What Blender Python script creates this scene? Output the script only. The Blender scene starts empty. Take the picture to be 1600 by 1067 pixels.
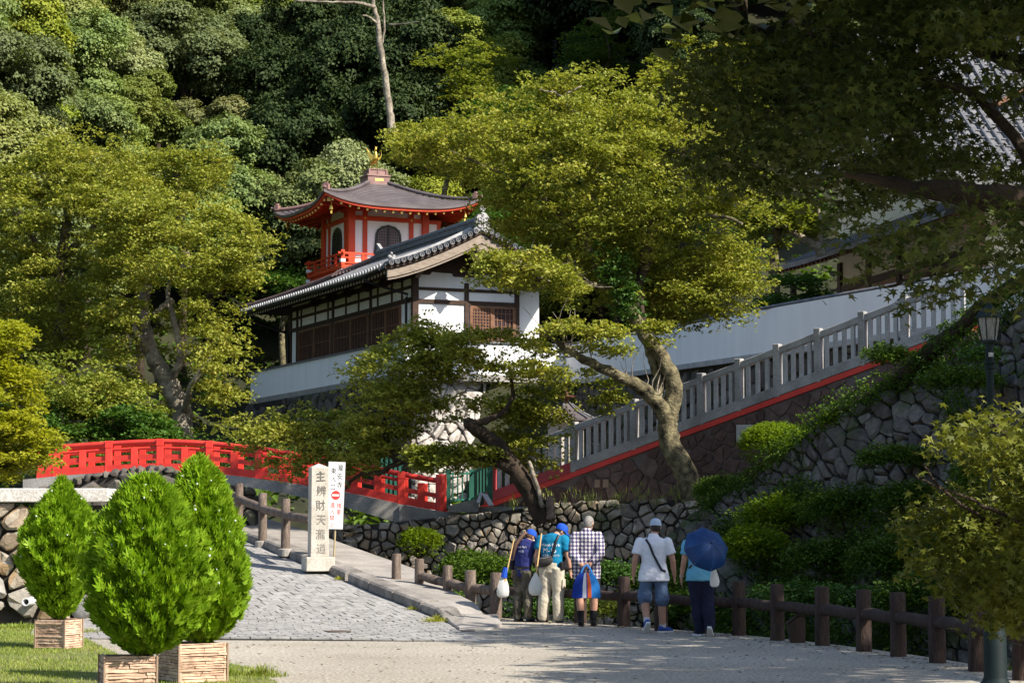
import bpy, bmesh, math, random
import numpy as np
from mathutils import Vector, Matrix, Quaternion, noise as mnoise
R_ = math.radians
SC = bpy.context.scene
COL = SC.collection
random.seed(7)
rng = np.random.default_rng(11)

# ------------------------------------------------------------------ camera
FPX, PITCH, EYE = 3385.0, R_(4.755), 1.6
cam_d = bpy.data.cameras.new('camera'); cam = bpy.data.objects.new('camera', cam_d); COL.objects.link(cam)
cam.location = (0, 0, EYE); cam.rotation_euler = (R_(90) + PITCH, 0, 0)
cam_d.sensor_width = 36; cam_d.lens = 36 * FPX / 1600; cam_d.clip_end = 2000; cam_d.clip_start = 0.3
SC.camera = cam
# ------------------------------------------------------------------ light
SUN_AZ, SUN_EL = Vector((0.84, -0.543)), R_(41)
SUNV = Vector((SUN_AZ.x * math.cos(SUN_EL), SUN_AZ.y * math.cos(SUN_EL), math.sin(SUN_EL))).normalized()
world = bpy.data.worlds.new('World'); SC.world = world; world.use_nodes = True
wn = world.node_tree; wn.nodes.clear()
sky = wn.nodes.new('ShaderNodeTexSky'); sky.sky_type = 'NISHITA'; sky.sun_disc = False
sky.sun_elevation = SUN_EL; sky.sun_rotation = math.atan2(SUN_AZ.x, SUN_AZ.y)
bg = wn.nodes.new('ShaderNodeBackground'); bg.inputs['Strength'].default_value = 0.115
wo = wn.nodes.new('ShaderNodeOutputWorld')
wn.links.new(sky.outputs[0], bg.inputs[0]); wn.links.new(bg.outputs[0], wo.inputs[0])
sun_d = bpy.data.lights.new('sun', 'SUN'); sun_d.energy = 5.0; sun_d.angle = R_(0.5); sun_d.color = (1.0, 0.93, 0.82)
sun = bpy.data.objects.new('sun', sun_d); COL.objects.link(sun); sun.location = (30, -30, 60)
sun.rotation_euler = (-SUNV).to_track_quat('-Z', 'Y').to_euler()
SC.view_settings.view_transform = 'Standard'; SC.view_settings.look = 'None'
SC.view_settings.exposure = 0.88; SC.view_settings.gamma = 1.0; SC.view_settings.use_curve_mapping = False
SC.render.engine = 'CYCLES'
SC.cycles.max_bounces = 5; SC.cycles.diffuse_bounces = 2; SC.cycles.glossy_bounces = 2
SC.cycles.transmission_bounces = 4; SC.cycles.transparent_max_bounces = 6
SC.cycles.caustics_reflective = False; SC.cycles.caustics_refractive = False

# ------------------------------------------------------------------ helpers
def P(px, py, Y):
    """a measured point of the photograph at distance Y in front of the camera"""
    u = (px - 800) / FPX; v = (533.5 - py) / FPX
    dy = math.cos(PITCH) - v * math.sin(PITCH); dz = math.sin(PITCH) + v * math.cos(PITCH)
    t = Y / dy
    return Vector((u * t, Y, EYE + dz * t))
def ppm(Y): return FPX / Y                        # picture units per metre
Z = Vector((0, 0, 1))
class Frame:
    def __init__(s, o, u, v, w=Z): s.o, s.u, s.v, s.w = Vector(o), Vector(u), Vector(v), Vector(w)
    def __call__(s, a, b=None, c=None):
        if b is None: a, b, c = a
        return s.o + s.u * a + s.v * b + s.w * c
ID = Frame((0, 0, 0), (1, 0, 0), (0, 1, 0))
BOXF = [(0, 3, 2, 1), (4, 5, 6, 7), (0, 1, 5, 4), (1, 2, 6, 5), (2, 3, 7, 6), (3, 0, 4, 7)]
class MB:
    def __init__(s): s.v = []; s.f = []
    def add(s, V, F):
        o = len(s.v); s.v += [Vector(p) for p in V]; s.f += [tuple(i + o for i in f) for f in F]; return s
    def box(s, a, b, fr=ID):
        (x0, y0, z0), (x1, y1, z1) = a, b
        return s.add([fr(x0, y0, z0), fr(x1, y0, z0), fr(x1, y1, z0), fr(x0, y1, z0), fr(x0, y0, z1), fr(x1, y0, z1), fr(x1, y1, z1), fr(x0, y1, z1)], BOXF)
    def beam(s, p0, p1, w, h, up=Z):
        p0, p1 = Vector(p0), Vector(p1); d = (p1 - p0).normalized(); sd = d.cross(up).normalized(); u2 = sd.cross(d)
        a, b = sd * w / 2, u2 * h / 2
        return s.add([p0 - a - b, p0 + a - b, p0 + a + b, p0 - a + b, p1 - a - b, p1 + a - b, p1 + a + b, p1 - a + b], BOXF)
    def tube(s, pts, rad, n=8, cap=True, ell=1.0, jit=0.0, side=None):
        pts = [Vector(p) for p in pts]
        if not hasattr(rad, '__len__'): rad = [rad] * len(pts)
        o = len(s.v); m = len(pts); ref = None
        for i, p in enumerate(pts):
            d = (pts[min(i + 1, m - 1)] - pts[max(i - 1, 0)]).normalized()
            if ref is None:
                ref = Vector(side) if side else (Vector((1, 0, 0)) if abs(d.x) < .8 else Vector((0, 1, 0)))
            a = (ref - d * ref.dot(d)).normalized(); b = d.cross(a); ref = a
            for k in range(n):
                t = 2 * math.pi * k / n; r = rad[i] * (1 + (random.uniform(-jit, jit) if jit else 0))
                s.v.append(p + a * (math.cos(t) * r) + b * (math.sin(t) * r * ell))
        for i in range(m - 1):
            for k in range(n):
                k2 = (k + 1) % n
                s.f.append((o + i * n + k, o + i * n + k2, o + (i + 1) * n + k2, o + (i + 1) * n + k))
        if cap:
            s.f.append(tuple(o + k for k in reversed(range(n)))); s.f.append(tuple(o + (m - 1) * n + k for k in range(n)))
        return s
    def prism(s, poly, vec):
        o = len(s.v); n = len(poly); vec = Vector(vec)
        s.v += [Vector(p) for p in poly] + [Vector(p) + vec for p in poly]
        s.f.append(tuple(o + i for i in reversed(range(n)))); s.f.append(tuple(o + n + i for i in range(n)))
        for i in range(n):
            j = (i + 1) % n; s.f.append((o + i, o + j, o + n + j, o + n + i))
        return s
    def lathe(s, c, prof, n=16, axis=None):
        c = Vector(c); fr = Frame(c, (1, 0, 0), (0, 1, 0)) if axis is None else axis
        o = len(s.v); m = len(prof)
        for r, z in prof:
            for k in range(n):
                t = 2 * math.pi * k / n; s.v.append(fr(r * math.cos(t), r * math.sin(t), z))
        for i in range(m - 1):
            for k in range(n):
                k2 = (k + 1) % n; s.f.append((o + i * n + k, o + i * n + k2, o + (i + 1) * n + k2, o + (i + 1) * n + k))
        s.f.append(tuple(o + k for k in reversed(range(n)))); s.f.append(tuple(o + (m - 1) * n + k for k in range(n)))
        return s
    def ball(s, c, r, n=10, m=7, rz=None, fr=None):
        c = Vector(c); r3 = (r, r, r) if not hasattr(r, '__len__') else r
        fr = fr or Frame(c, (1, 0, 0), (0, 1, 0)); o = len(s.v)
        s.v.append(fr(0, 0, -r3[2]))
        for i in range(1, m):
            a = -math.pi / 2 + math.pi * i / m
            for k in range(n):
                t = 2 * math.pi * k / n
                s.v.append(fr(r3[0] * math.cos(a) * math.cos(t), r3[1] * math.cos(a) * math.sin(t), r3[2] * math.sin(a)))
        s.v.append(fr(0, 0, r3[2])); e = len(s.v) - 1
        for k in range(n):
            k2 = (k + 1) % n; s.f.append((o, o + 1 + k2, o + 1 + k)); s.f.append((e, o + 1 + (m - 2) * n + k, o + 1 + (m - 2) * n + k2))
            for i in range(m - 2):
                s.f.append((o + 1 + i * n + k, o + 1 + i * n + k2, o + 1 + (i + 1) * n + k2, o + 1 + (i + 1) * n + k))
        return s
    def grid(s, fn, nu, nv, thick=None):
        o = len(s.v)
        for j in range(nv + 1):
            for i in range(nu + 1): s.v.append(Vector(fn(i / nu, j / nv)))
        w = nu + 1
        for j in range(nv):
            for i in range(nu): s.f.append((o + j * w + i, o + j * w + i + 1, o + (j + 1) * w + i + 1, o + (j + 1) * w + i))
        if thick is not None:
            t = Vector(thick); q = len(s.v); N = w * (nv + 1)
            s.v += [p + t for p in s.v[o:o + N]]
            for j in range(nv):
                for i in range(nu): s.f.append((q + j * w + i, q + (j + 1) * w + i, q + (j + 1) * w + i + 1, q + j * w + i + 1))
            ring = list(range(w)) + [w * j + nu for j in range(1, nv + 1)] + [w * nv + i for i in range(nu - 1, -1, -1)] + [w * j for j in range(nv - 1, 0, -1)]
            for a, b in zip(ring, ring[1:] + ring[:1]): s.f.append((o + a, q + a, q + b, o + b))
        return s
def world_loc(o):
    p = Vector((0, 0, 0))
    while o is not None: p = p + o.location; o = o.parent
    return p
def link(name, me, parent=None, loc=None):
    o = bpy.data.objects.new(name, me); COL.objects.link(o)
    if parent is not None: o.parent = parent
    if loc is not None: o.location = loc
    return o
def obj(name, mb, m=None, parent=None, smooth=False, bevel=0.0, origin=None, kind=None, fix=True):
    """one mesh object out of world-space geometry; a child is stored relative to its parent"""
    V = mb.v
    if parent is not None:
        off = world_loc(parent); loc = Vector((0, 0, 0))
    else:
        if origin is None:
            xs = [p.x for p in V]; ys = [p.y for p in V]; zs = [p.z for p in V]
            origin = Vector(((min(xs) + max(xs)) / 2, (min(ys) + max(ys)) / 2, min(zs)))
        off = Vector(origin); loc = off
    me = bpy.data.meshes.new(name); me.from_pydata([p - off for p in V], [], mb.f)
    if fix:
        bm = bmesh.new(); bm.from_mesh(me); bmesh.ops.recalc_face_normals(bm, faces=bm.faces); bm.to_mesh(me); bm.free()
    if m is not None: me.materials.append(m)
    if smooth:
        me.polygons.foreach_set('use_smooth', [True] * len(me.polygons))
        if smooth != True: me.set_sharp_from_angle(angle=R_(smooth))
    me.update()
    o = link(name, me, parent, loc)
    if bevel:
        b = o.modifiers.new('bevel', 'BEVEL'); b.width = bevel; b.segments = 1; b.limit_method = 'ANGLE'
    if kind: o['kind'] = kind
    return o
def np_mesh(name, V, F, m=None, smooth=False):
    V = np.asarray(V, np.float32); F = np.asarray(F, np.int32); k = F.shape[1]
    me = bpy.data.meshes.new(name)
    me.vertices.add(len(V)); me.vertices.foreach_set('co', V.ravel())
    me.loops.add(F.size); me.loops.foreach_set('vertex_index', F.ravel())
    me.polygons.add(len(F)); me.polygons.foreach_set('loop_start', np.arange(0, F.size, k, dtype=np.int32))
    me.polygons.foreach_set('loop_total', np.full(len(F), k, np.int32))
    if smooth: me.polygons.foreach_set('use_smooth', np.ones(len(F), bool))
    if m is not None: me.materials.append(m)
    me.update(calc_edges=True)
    return me
def tag(o, label, cat, group=None):
    o['label'] = label; o['category'] = cat
    if group: o['group'] = group
    return o
def thing(name, label, cat, loc=(0, 0, 0), group=None):
    o = bpy.data.objects.new(name, None); COL.objects.link(o); o.location = loc; o.empty_display_size = .3
    return tag(o, label, cat, group)
def struct(o): o['kind'] = 'structure'; return o
def stuff(o): o['kind'] = 'stuff'; return o
def copy_tree(o, parent=None):
    c = o.copy(); COL.objects.link(c)
    if parent is not None: c.parent = parent
    for ch in list(o.children): copy_tree(ch, c)
    return c
def lerp(a, b, t): return a + (b - a) * t
def polyline(pts, n):
    """n+1 points evenly along a Catmull-Rom curve"""
    pts = [Vector(p) for p in pts]; out = []; m = len(pts) - 1
    for i in range(n + 1):
        t = i / n * m; k = min(int(t), m - 1); f = t - k
        p0, p1, p2, p3 = pts[max(k - 1, 0)], pts[k], pts[k + 1], pts[min(k + 2, m)]
        out.append(0.5 * ((2 * p1) + (p2 - p0) * f + (2 * p0 - 5 * p1 + 4 * p2 - p3) * f * f + (3 * p1 - p0 - 3 * p2 + p3) * f ** 3))
    return out
def interp(x, xs, ys): return float(np.interp(x, xs, ys))

# ------------------------------------------------------------------ materials
class NT:
    def __init__(s, name):
        s.m = bpy.data.materials.new(name); s.m.use_nodes = True; s.t = s.m.node_tree; s.n = s.t.nodes; s.l = s.t.links
        s.b = s.n['Principled BSDF']; s.out = s.n['Material Output']
    def node(s, ty, **kw):
        n = s.n.new(ty)
        for k, v in kw.items(): setattr(n, k, v)
        return n
    def noise(s, vec, scale, detail=4, rough=.6):
        n = s.node('ShaderNodeTexNoise'); n.inputs['Scale'].default_value = scale; n.inputs['Detail'].default_value = detail
        n.inputs['Roughness'].default_value = rough
        if vec: s.l.new(vec, n.inputs['Vector'])
        return n.outputs['Fac']
    def ramp(s, fac, stops):
        r = s.node('ShaderNodeValToRGB'); e = r.color_ramp.elements
        while len(e) < len(stops): e.new(.5)
        for el, (p, c) in zip(e, stops): el.position = p; el.color = (*c, 1) if len(c) == 3 else c
        s.l.new(fac, r.inputs[0]); return r.outputs[0]
    def math(s, op, a, b):
        n = s.node('ShaderNodeMath', operation=op)
        for i, x in enumerate((a, b)):
            if isinstance(x, (int, float)): n.inputs[i].default_value = x
            else: s.l.new(x, n.inputs[i])
        return n.outputs[0]
    def mix(s, fac, a, b, mode='MIX'):
        n = s.node('ShaderNodeMix', data_type='RGBA', blend_type=mode)
        for sock, x in ((n.inputs[0], fac), (n.inputs[6], a), (n.inputs[7], b)):
            if isinstance(x, (int, float)): sock.default_value = x
            elif isinstance(x, tuple): sock.default_value = (*x, 1)
            else: s.l.new(x, sock)
        return n.outputs[2]
    def bump(s, h, strength=.4, dist=.02):
        b = s.node('ShaderNodeBump'); b.inputs['Strength'].default_value = strength; b.inputs['Distance'].default_value = dist
        s.l.new(h, b.inputs['Height']); s.l.new(b.outputs[0], s.b.inputs['Normal'])
    def pos(s): return s.node('ShaderNodeNewGeometry').outputs['Position']
    def objc(s): return s.node('ShaderNodeTexCoord').outputs['Object']
    def fin(s, col, rough=.8, spec=.3, metal=0):
        if isinstance(col, tuple): s.b.inputs['Base Color'].default_value = (*col, 1)
        else: s.l.new(col, s.b.inputs['Base Color'])
        s.b.inputs['Roughness'].default_value = rough; s.b.inputs['Specular IOR Level'].default_value = spec
        s.b.inputs['Metallic'].default_value = metal
        return s.m
def pmat(name, c1, c2, scale=3, rough=.8, bump=.3, bscale=25, dist=.01, spec=.3, metal=0, fine=None, local=False, stretch=None):
    t = NT(name); p = t.objc() if local else t.pos()
    if stretch:
        mp = t.node('ShaderNodeMapping'); mp.inputs['Scale'].default_value = stretch; t.l.new(p, mp.inputs[0]); p = mp.outputs[0]
    col = t.ramp(t.noise(p, scale, 5), [(.32, c1), (.68, c2)])
    if fine:
        col = t.mix(fine[1], col, t.ramp(t.noise(p, fine[0], 2), [(.35, (.25, .25, .25)), (.65, (.9, .9, .9))]), 'OVERLAY')
    if bump: t.bump(t.noise(p, bscale, 4), bump, dist)
    return t.fin(col, rough, spec, metal)
def plain(name, c, rough=.6, spec=.3, metal=0): return NT(name).fin(c, rough, spec, metal)
def stone_mat(name, cols, moss=0.0, bump=.6, mossc=(.05, .07, .02)):
    """each stone its own tone, mottled and pitted"""
    t = NT(name); p = t.pos()
    oi = t.node('ShaderNodeObjectInfo').outputs['Random']; isl = t.node('ShaderNodeNewGeometry').outputs['Random Per Island']
    f = t.math('FRACT', t.math('ADD', oi, t.math('MULTIPLY', isl, 1.37)), 0)
    col = t.ramp(f, [(i / max(1, len(cols) - 1), c) for i, c in enumerate(cols)])
    n1 = t.noise(p, 7, 6, .7)
    col = t.mix(.75, col, t.ramp(n1, [(.3, (.22, .22, .22)), (.7, (.8, .8, .8))]), 'OVERLAY')
    if moss: col = t.mix(t.ramp(t.noise(p, 1.3, 5), [(.62 - moss * .3, (0, 0, 0)), (.72, (1, 1, 1))]), col, mossc)
    t.bump(t.noise(p, 16, 6, .7), bump, .03)
    return t.fin(col, .9, .2)
def leaf_mat(name, dark, light, warm=None, rough=.5, trans=.35, nscale=.9, objvar=.0, spec=.35):
    t = NT(name); p = t.pos()
    isl = t.node('ShaderNodeNewGeometry').outputs['Random Per Island']
    f = t.math('ADD', t.math('MULTIPLY', isl, .30), t.math('MULTIPLY', t.noise(p, nscale, 4, .75), .92))
    stops = [(.25, dark), (.8, light)]
    if warm: stops = [(.2, dark), (.62, light), (.92, warm)]
    col = t.ramp(f, stops)
    if objvar:
        oi = t.node('ShaderNodeObjectInfo').outputs['Random']
        h = t.node('ShaderNodeHueSaturation'); t.l.new(col, h.inputs['Color'])
        t.l.new(t.math('ADD', .5 - objvar * .5, t.math('MULTIPLY', oi, objvar)), h.inputs['Hue'])
        oi2 = t.math('FRACT', t.math('MULTIPLY', oi, 7.31), 0)
        t.l.new(t.math('ADD', .7, t.math('MULTIPLY', oi2, .6)), h.inputs['Value'])
        oi3 = t.math('FRACT', t.math('MULTIPLY', oi, 3.77), 0)
        t.l.new(t.math('ADD', .7, t.math('MULTIPLY', oi3, .45)), h.inputs['Saturation'])
        col = h.outputs[0]
    t.fin(col, rough, spec)
    tr = t.node('ShaderNodeBsdfTranslucent'); t.l.new(t.mix(1.0, col, (1.0, 1.0, .45), 'MULTIPLY'), tr.inputs[0])
    mx = t.node('ShaderNodeMixShader'); mx.inputs[0].default_value = trans
    t.l.new(t.b.outputs[0], mx.inputs[1]); t.l.new(tr.outputs[0], mx.inputs[2]); t.l.new(mx.outputs[0], t.out.inputs[0])
    return t.m
M = {}
t = NT('path_paving'); p_ = t.pos(); c_ = t.ramp(t.noise(p_, .45, 5), [(.32, (.25, .22, .175)), (.68, (.37, .335, .275))])
c_ = t.mix(.8, c_, t.ramp(t.noise(p_, 26, 2), [(.35, (.25, .25, .25)), (.65, (.9, .9, .9))]), 'OVERLAY')
c_ = t.mix(t.ramp(t.noise(p_, .9, 6, .7), [(.50, (0, 0, 0)), (.70, (.45, .45, .45))]), c_, (.17, .15, .125)); c_ = t.mix(t.ramp(t.noise(p_, 2.3, 3), [(.66, (0, 0, 0)), (.70, (.35, .35, .35))]), c_, (.46, .43, .37))
t.bump(t.noise(p_, 60, 4), .8, .012); M['path'] = t.fin(c_, .9, .3)
M['lawn'] = pmat('lawn_soil', (.10, .13, .03), (.19, .17, .08), 1.2, .95, .5, 60)
M['gravel'] = pmat('pale_grit', (.30, .29, .27), (.42, .41, .39), 3, .95, .6, 90, fine=(60, .5))
M['paver'] = None
M['kerb'] = pmat('kerb_stone', (.10, .09, .08), (.27, .245, .22), 2.2, .9, .6, 40, fine=(45, .5))
M['slab'] = pmat('verge_concrete', (.21, .19, .165), (.33, .30, .27), 1.6, .9, .5, 60, fine=(60, .4))
def worn_paint(name, c1, c2, dirt):
    t = NT(name); p = t.pos(); col = t.ramp(t.noise(p, 1.8, 5, .7), [(.3, c1), (.7, c2)])
    col = t.mix(t.ramp(t.noise(p, 9, 6, .75), [(.52, (0, 0, 0)), (.74, (.65, .65, .65))]), col, dirt)
    t.bump(t.noise(p, 35, 4), .25, .006); rg = t.node('ShaderNodeMapRange'); t.l.new(t.noise(p, 5, 4), rg.inputs[0]); rg.inputs[3].default_value = .35; rg.inputs[4].default_value = .7
    m = t.fin(col, .5, .4); t.l.new(rg.outputs[0], t.b.inputs['Roughness']); return m
M['red'] = worn_paint('bridge_red_paint', (.62, .030, .022), (.74, .055, .036), (.42, .045, .035))
M['vermilion'] = pmat('vermilion_paint', (.52, .045, .012), (.62, .065, .018), 2, .5, .1, 20)
M['plaster'] = pmat('white_plaster', (.82, .815, .81), (.90, .895, .89), 1.6, .85, .1, 12, stretch=(1.6, 1.6, .22), fine=(1.1, .10))
M['cream'] = pmat('cream_plaster', (.60, .55, .42), (.68, .63, .50), .8, .85, .1, 12)
M['wood'] = pmat('dark_timber', (.035, .019, .012), (.07, .04, .027), 4, .7, .3, 30, stretch=(1, 1, 3))
M['lattice'] = pmat('lattice_timber', (.14, .065, .035), (.22, .11, .06), 6, .65, .2, 30)
M['barge'] = pmat('weathered_timber', (.20, .155, .12), (.33, .27, .215), 5, .8, .3, 40, stretch=(1, 1, 4))
M['tile'] = pmat('roof_tile', (.075, .078, .085), (.17, .17, .18), 5, .58, .3, 30, spec=.5)
M['tile_dark'] = pmat('roof_tile_brown', (.075, .045, .04), (.13, .085, .075), 6, .5, .3, 30)
M['copper'] = pmat('roof_sheet', (.075, .06, .062), (.125, .105, .105), 1.5, .5, .2, 25, spec=.4)
M['rustcopper'] = pmat('roof_crest_sheet', (.20, .11, .095), (.30, .18, .16), 5, .5, .2, 25)
M['gold'] = NT('gilding').fin((.75, .48, .10), .3, .5, 1.0)
M['goldpaint'] = plain('gold_cap', (.80, .55, .15), .45)
M['black'] = plain('black_lacquer', (.012, .010, .012), .4)
M['glassdark'] = plain('dark_window_pane', (.05, .035, .04), .25, .5)
M['granite'] = pmat('granite', (.30, .30, .30), (.44, .43, .42), 2.5, .85, .4, 80, fine=(70, .45))
M['granite_dk'] = pmat('weathered_granite', (.20, .195, .19), (.38, .37, .36), 1.8, .85, .4, 60, fine=(60, .5))
M['sandstone'] = pmat('carved_post_stone', (.36, .33, .28), (.50, .46, .40), 2.5, .85, .4, 70, fine=(55, .4))
M['capstone'] = pmat('wall_cap_stone', (.42, .39, .36), (.58, .55, .51), 1.7, .85, .5, 60, fine=(40, .5))
M['log'] = pmat('weathered_log', (.075, .052, .040), (.20, .155, .125), 5, .9, .8, 22, .02, stretch=(3, 3, .5), fine=(30, .5))
M['logdark'] = pmat('dark_shade_toned_log', (.022, .013, .010), (.062, .038, .030), 5, .85, .8, 22, .02, stretch=(3, 3, .5), fine=(30, .5))  # log darkened, fence shade put into the colour; also serves as dark wood
M['logcut'] = pmat('log_cut_end', (.22, .16, .11), (.32, .24, .17), 8, .9)
M['mortar'] = pmat('dark_mortar', (.018, .016, .014), (.045, .04, .034), 3, .95, .5, 30)
M['soil'] = pmat('forest_floor', (.012, .014, .006), (.035, .038, .015), .6, .95, .6, 8)
M['riverbed'] = pmat('riverbed', (.05, .045, .035), (.13, .12, .10), 1.5, .8, .8, 6, .08)
M['concrete'] = pmat('grey_concrete', (.22, .21, .195), (.36, .34, .31), 1.2, .9, .4, 50, fine=(40, .4))
M['green'] = pmat('green_fence_paint', (.02, .10, .07), (.035, .14, .10), 3, .5, .1, 20)
M['lamp'] = pmat('lamp_post_paint', (.004, .010, .011), (.008, .018, .019), 5, .65, .2, 40, spec=.2)
M['bark'] = pmat('lichened_bark', (.026, .020, .013), (.22, .19, .105), 5.5, .95, 1.0, 18, .05, fine=(9, .5))
M['barkgrey'] = pmat('grey_bark', (.10, .082, .062), (.32, .28, .22), 2.5, .95, .8, 20, .04, fine=(9, .5))
M['barkdark'] = pmat('dark_bark', (.02, .014, .009), (.06, .042, .028), 3.5, .95, .8, 18, .04)
M['mossy'] = pmat('mossy_bark', (.09, .085, .02), (.22, .14, .035), 4, .95, .8, 30, .03)
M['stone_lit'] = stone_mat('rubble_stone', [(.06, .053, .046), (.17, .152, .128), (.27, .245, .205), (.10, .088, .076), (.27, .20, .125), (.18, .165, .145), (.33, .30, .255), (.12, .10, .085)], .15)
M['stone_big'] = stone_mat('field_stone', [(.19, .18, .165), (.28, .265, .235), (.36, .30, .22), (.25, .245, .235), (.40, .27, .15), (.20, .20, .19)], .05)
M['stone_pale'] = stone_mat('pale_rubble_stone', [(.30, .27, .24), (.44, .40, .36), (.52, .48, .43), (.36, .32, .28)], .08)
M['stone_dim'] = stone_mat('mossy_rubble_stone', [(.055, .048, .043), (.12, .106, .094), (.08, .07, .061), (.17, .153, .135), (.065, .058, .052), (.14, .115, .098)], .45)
M['flag'] = stone_mat('brown_flagstone', [(.075, .046, .040), (.125, .076, .064), (.095, .062, .056), (.15, .105, .09)], 0, .4)
M['joint'] = pmat('pale_joint', (.10, .08, .075), (.17, .14, .13), 3, .95, .3, 30)
M['paver'] = stone_mat('stone_paver', [(.235, .226, .216), (.275, .265, .253), (.305, .294, .28), (.255, .246, .234)], 0, .35)
M['soilbed'] = plain('paver_bed', (.05, .047, .044), .95)
# foliage
M['maple'] = leaf_mat('maple_leaf', (.065, .10, .017), (.315, .345, .057), (.45, .395, .095), trans=.40, nscale=.8, spec=.2)
M['maple2'] = leaf_mat('maple_leaf_green', (.07, .11, .018), (.26, .31, .05), (.37, .35, .075), trans=.40, nscale=.6, spec=.2)
M['mapleyel'] = leaf_mat('young_maple_leaf', (.17, .20, .015), (.36, .38, .03), (.45, .42, .05), nscale=1.1, trans=.5)
M['mapleshade'] = leaf_mat('shade_toned_maple_leaf', (.026, .042, .009), (.068, .09, .017), (.105, .115, .022), trans=.2, nscale=2, spec=.2)  # darker maple leaf, the shade of the canopy is put into its colour
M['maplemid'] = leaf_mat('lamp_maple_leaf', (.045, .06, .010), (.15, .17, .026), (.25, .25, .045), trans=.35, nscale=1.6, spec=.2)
M['forestshade'] = leaf_mat('shade_toned_leaf', (.014, .026, .009), (.045, .068, .02), trans=.1, nscale=.4, spec=.1)  # darker leaf for forest crowns, hillside shade is put into the colour
M['forest'] = leaf_mat('broad_leaf', (.06, .095, .022), (.205, .255, .058), (.29, .30, .08), nscale=.35, objvar=.055, trans=.3, rough=.75, spec=.12)
M['fern'] = leaf_mat('fresh_leaf', (.03, .075, .015), (.10, .20, .035), nscale=.5, trans=.35)
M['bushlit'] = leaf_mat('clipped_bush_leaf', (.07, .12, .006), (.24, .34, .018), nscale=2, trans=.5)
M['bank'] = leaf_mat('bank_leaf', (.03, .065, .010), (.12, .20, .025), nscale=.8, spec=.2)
M['thuja'] = leaf_mat('thuja_spray', (.05, .13, .005), (.20, .35, .012), (.37, .50, .04), nscale=9, trans=.38, spec=.2)
M['grass'] = leaf_mat('grass_blade', (.11, .18, .02), (.26, .33, .05), (.38, .36, .12), nscale=1.2)
# ================================================================== geometry tools
def clip_half(poly, px, py, nx, ny):
    out = []; m = len(poly)
    for i in range(m):
        a, b = poly[i], poly[(i + 1) % m]
        da = (a[0] - px) * nx + (a[1] - py) * ny; db = (b[0] - px) * nx + (b[1] - py) * ny
        if da <= 0: out.append(a)
        if (da < 0) != (db < 0) and abs(da - db) > 1e-12:
            t = da / (da - db); out.append((a[0] + (b[0] - a[0]) * t, a[1] + (b[1] - a[1]) * t))
    return out
def in_poly(x, y, poly):
    c = False; n = len(poly)
    for i in range(n):
        x1, y1 = poly[i]; x2, y2 = poly[(i + 1) % n]
        if (y1 > y) != (y2 > y) and x < (x2 - x1) * (y - y1) / (y2 - y1) + x1: c = not c
    return c
def cells(poly, cell, aspect=1.2, seed=1, jitter=.42, sizes=.0):
    """irregular stone outlines (Voronoi) inside a polygon"""
    r = random.Random(seed); xs = [p[0] for p in poly]; ys = [p[1] for p in poly]
    cx, cy = cell * math.sqrt(aspect), cell / math.sqrt(aspect)
    pts = []; j = 0; y = min(ys) - cy
    while y < max(ys) + cy:
        x = min(xs) - cx + (j % 2) * cx * .5
        while x < max(xs) + cx:
            pts.append((x + r.uniform(-jitter, jitter) * cx, y + r.uniform(-jitter, jitter) * cy)); x += cx
        y += cy; j += 1
    if sizes: pts = [p for p in pts if r.random() > sizes]
    bk = {}; G = max(cx, cy) * 1.6
    for i, p in enumerate(pts): bk.setdefault((int(p[0] // G), int(p[1] // G)), []).append(i)
    out = []
    for i, p in enumerate(pts):
        if not in_poly(p[0], p[1], poly): continue
        R = G; c = [(p[0] - R, p[1] - R), (p[0] + R, p[1] - R), (p[0] + R, p[1] + R), (p[0] - R, p[1] + R)]
        gx, gy = int(p[0] // G), int(p[1] // G)
        nb = [k for a in (-1, 0, 1) for b in (-1, 0, 1) for k in bk.get((gx + a, gy + b), []) if k != i]
        nb.sort(key=lambda k: (pts[k][0] - p[0]) ** 2 + (pts[k][1] - p[1]) ** 2)
        for k in nb[:16]:
            q = pts[k]; c = clip_half(c, (p[0] + q[0]) / 2, (p[1] + q[1]) / 2, q[0] - p[0], q[1] - p[1])
            if len(c) < 3: break
        for e in range(len(poly)):                          # trim at the nearby edges of the wall
            (ax, ay), (bx, by) = poly[e], poly[(e + 1) % len(poly)]; l2 = (bx - ax) ** 2 + (by - ay) ** 2
            if l2 < 1e-9 or len(c) < 3: continue
            t = ((p[0] - ax) * (bx - ax) + (p[1] - ay) * (by - ay)) / l2; t2 = min(1, max(0, t))
            if math.hypot(p[0] - ax - t2 * (bx - ax), p[1] - ay - t2 * (by - ay)) > G: continue
            nx, ny = by - ay, ax - bx
            if (p[0] - ax) * nx + (p[1] - ay) * ny > 0: nx, ny = -nx, -ny
            if -.15 < t < 1.15: c = clip_half(c, ax, ay, nx, ny)
        if len(c) >= 3: out.append(c)
    return out
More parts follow.
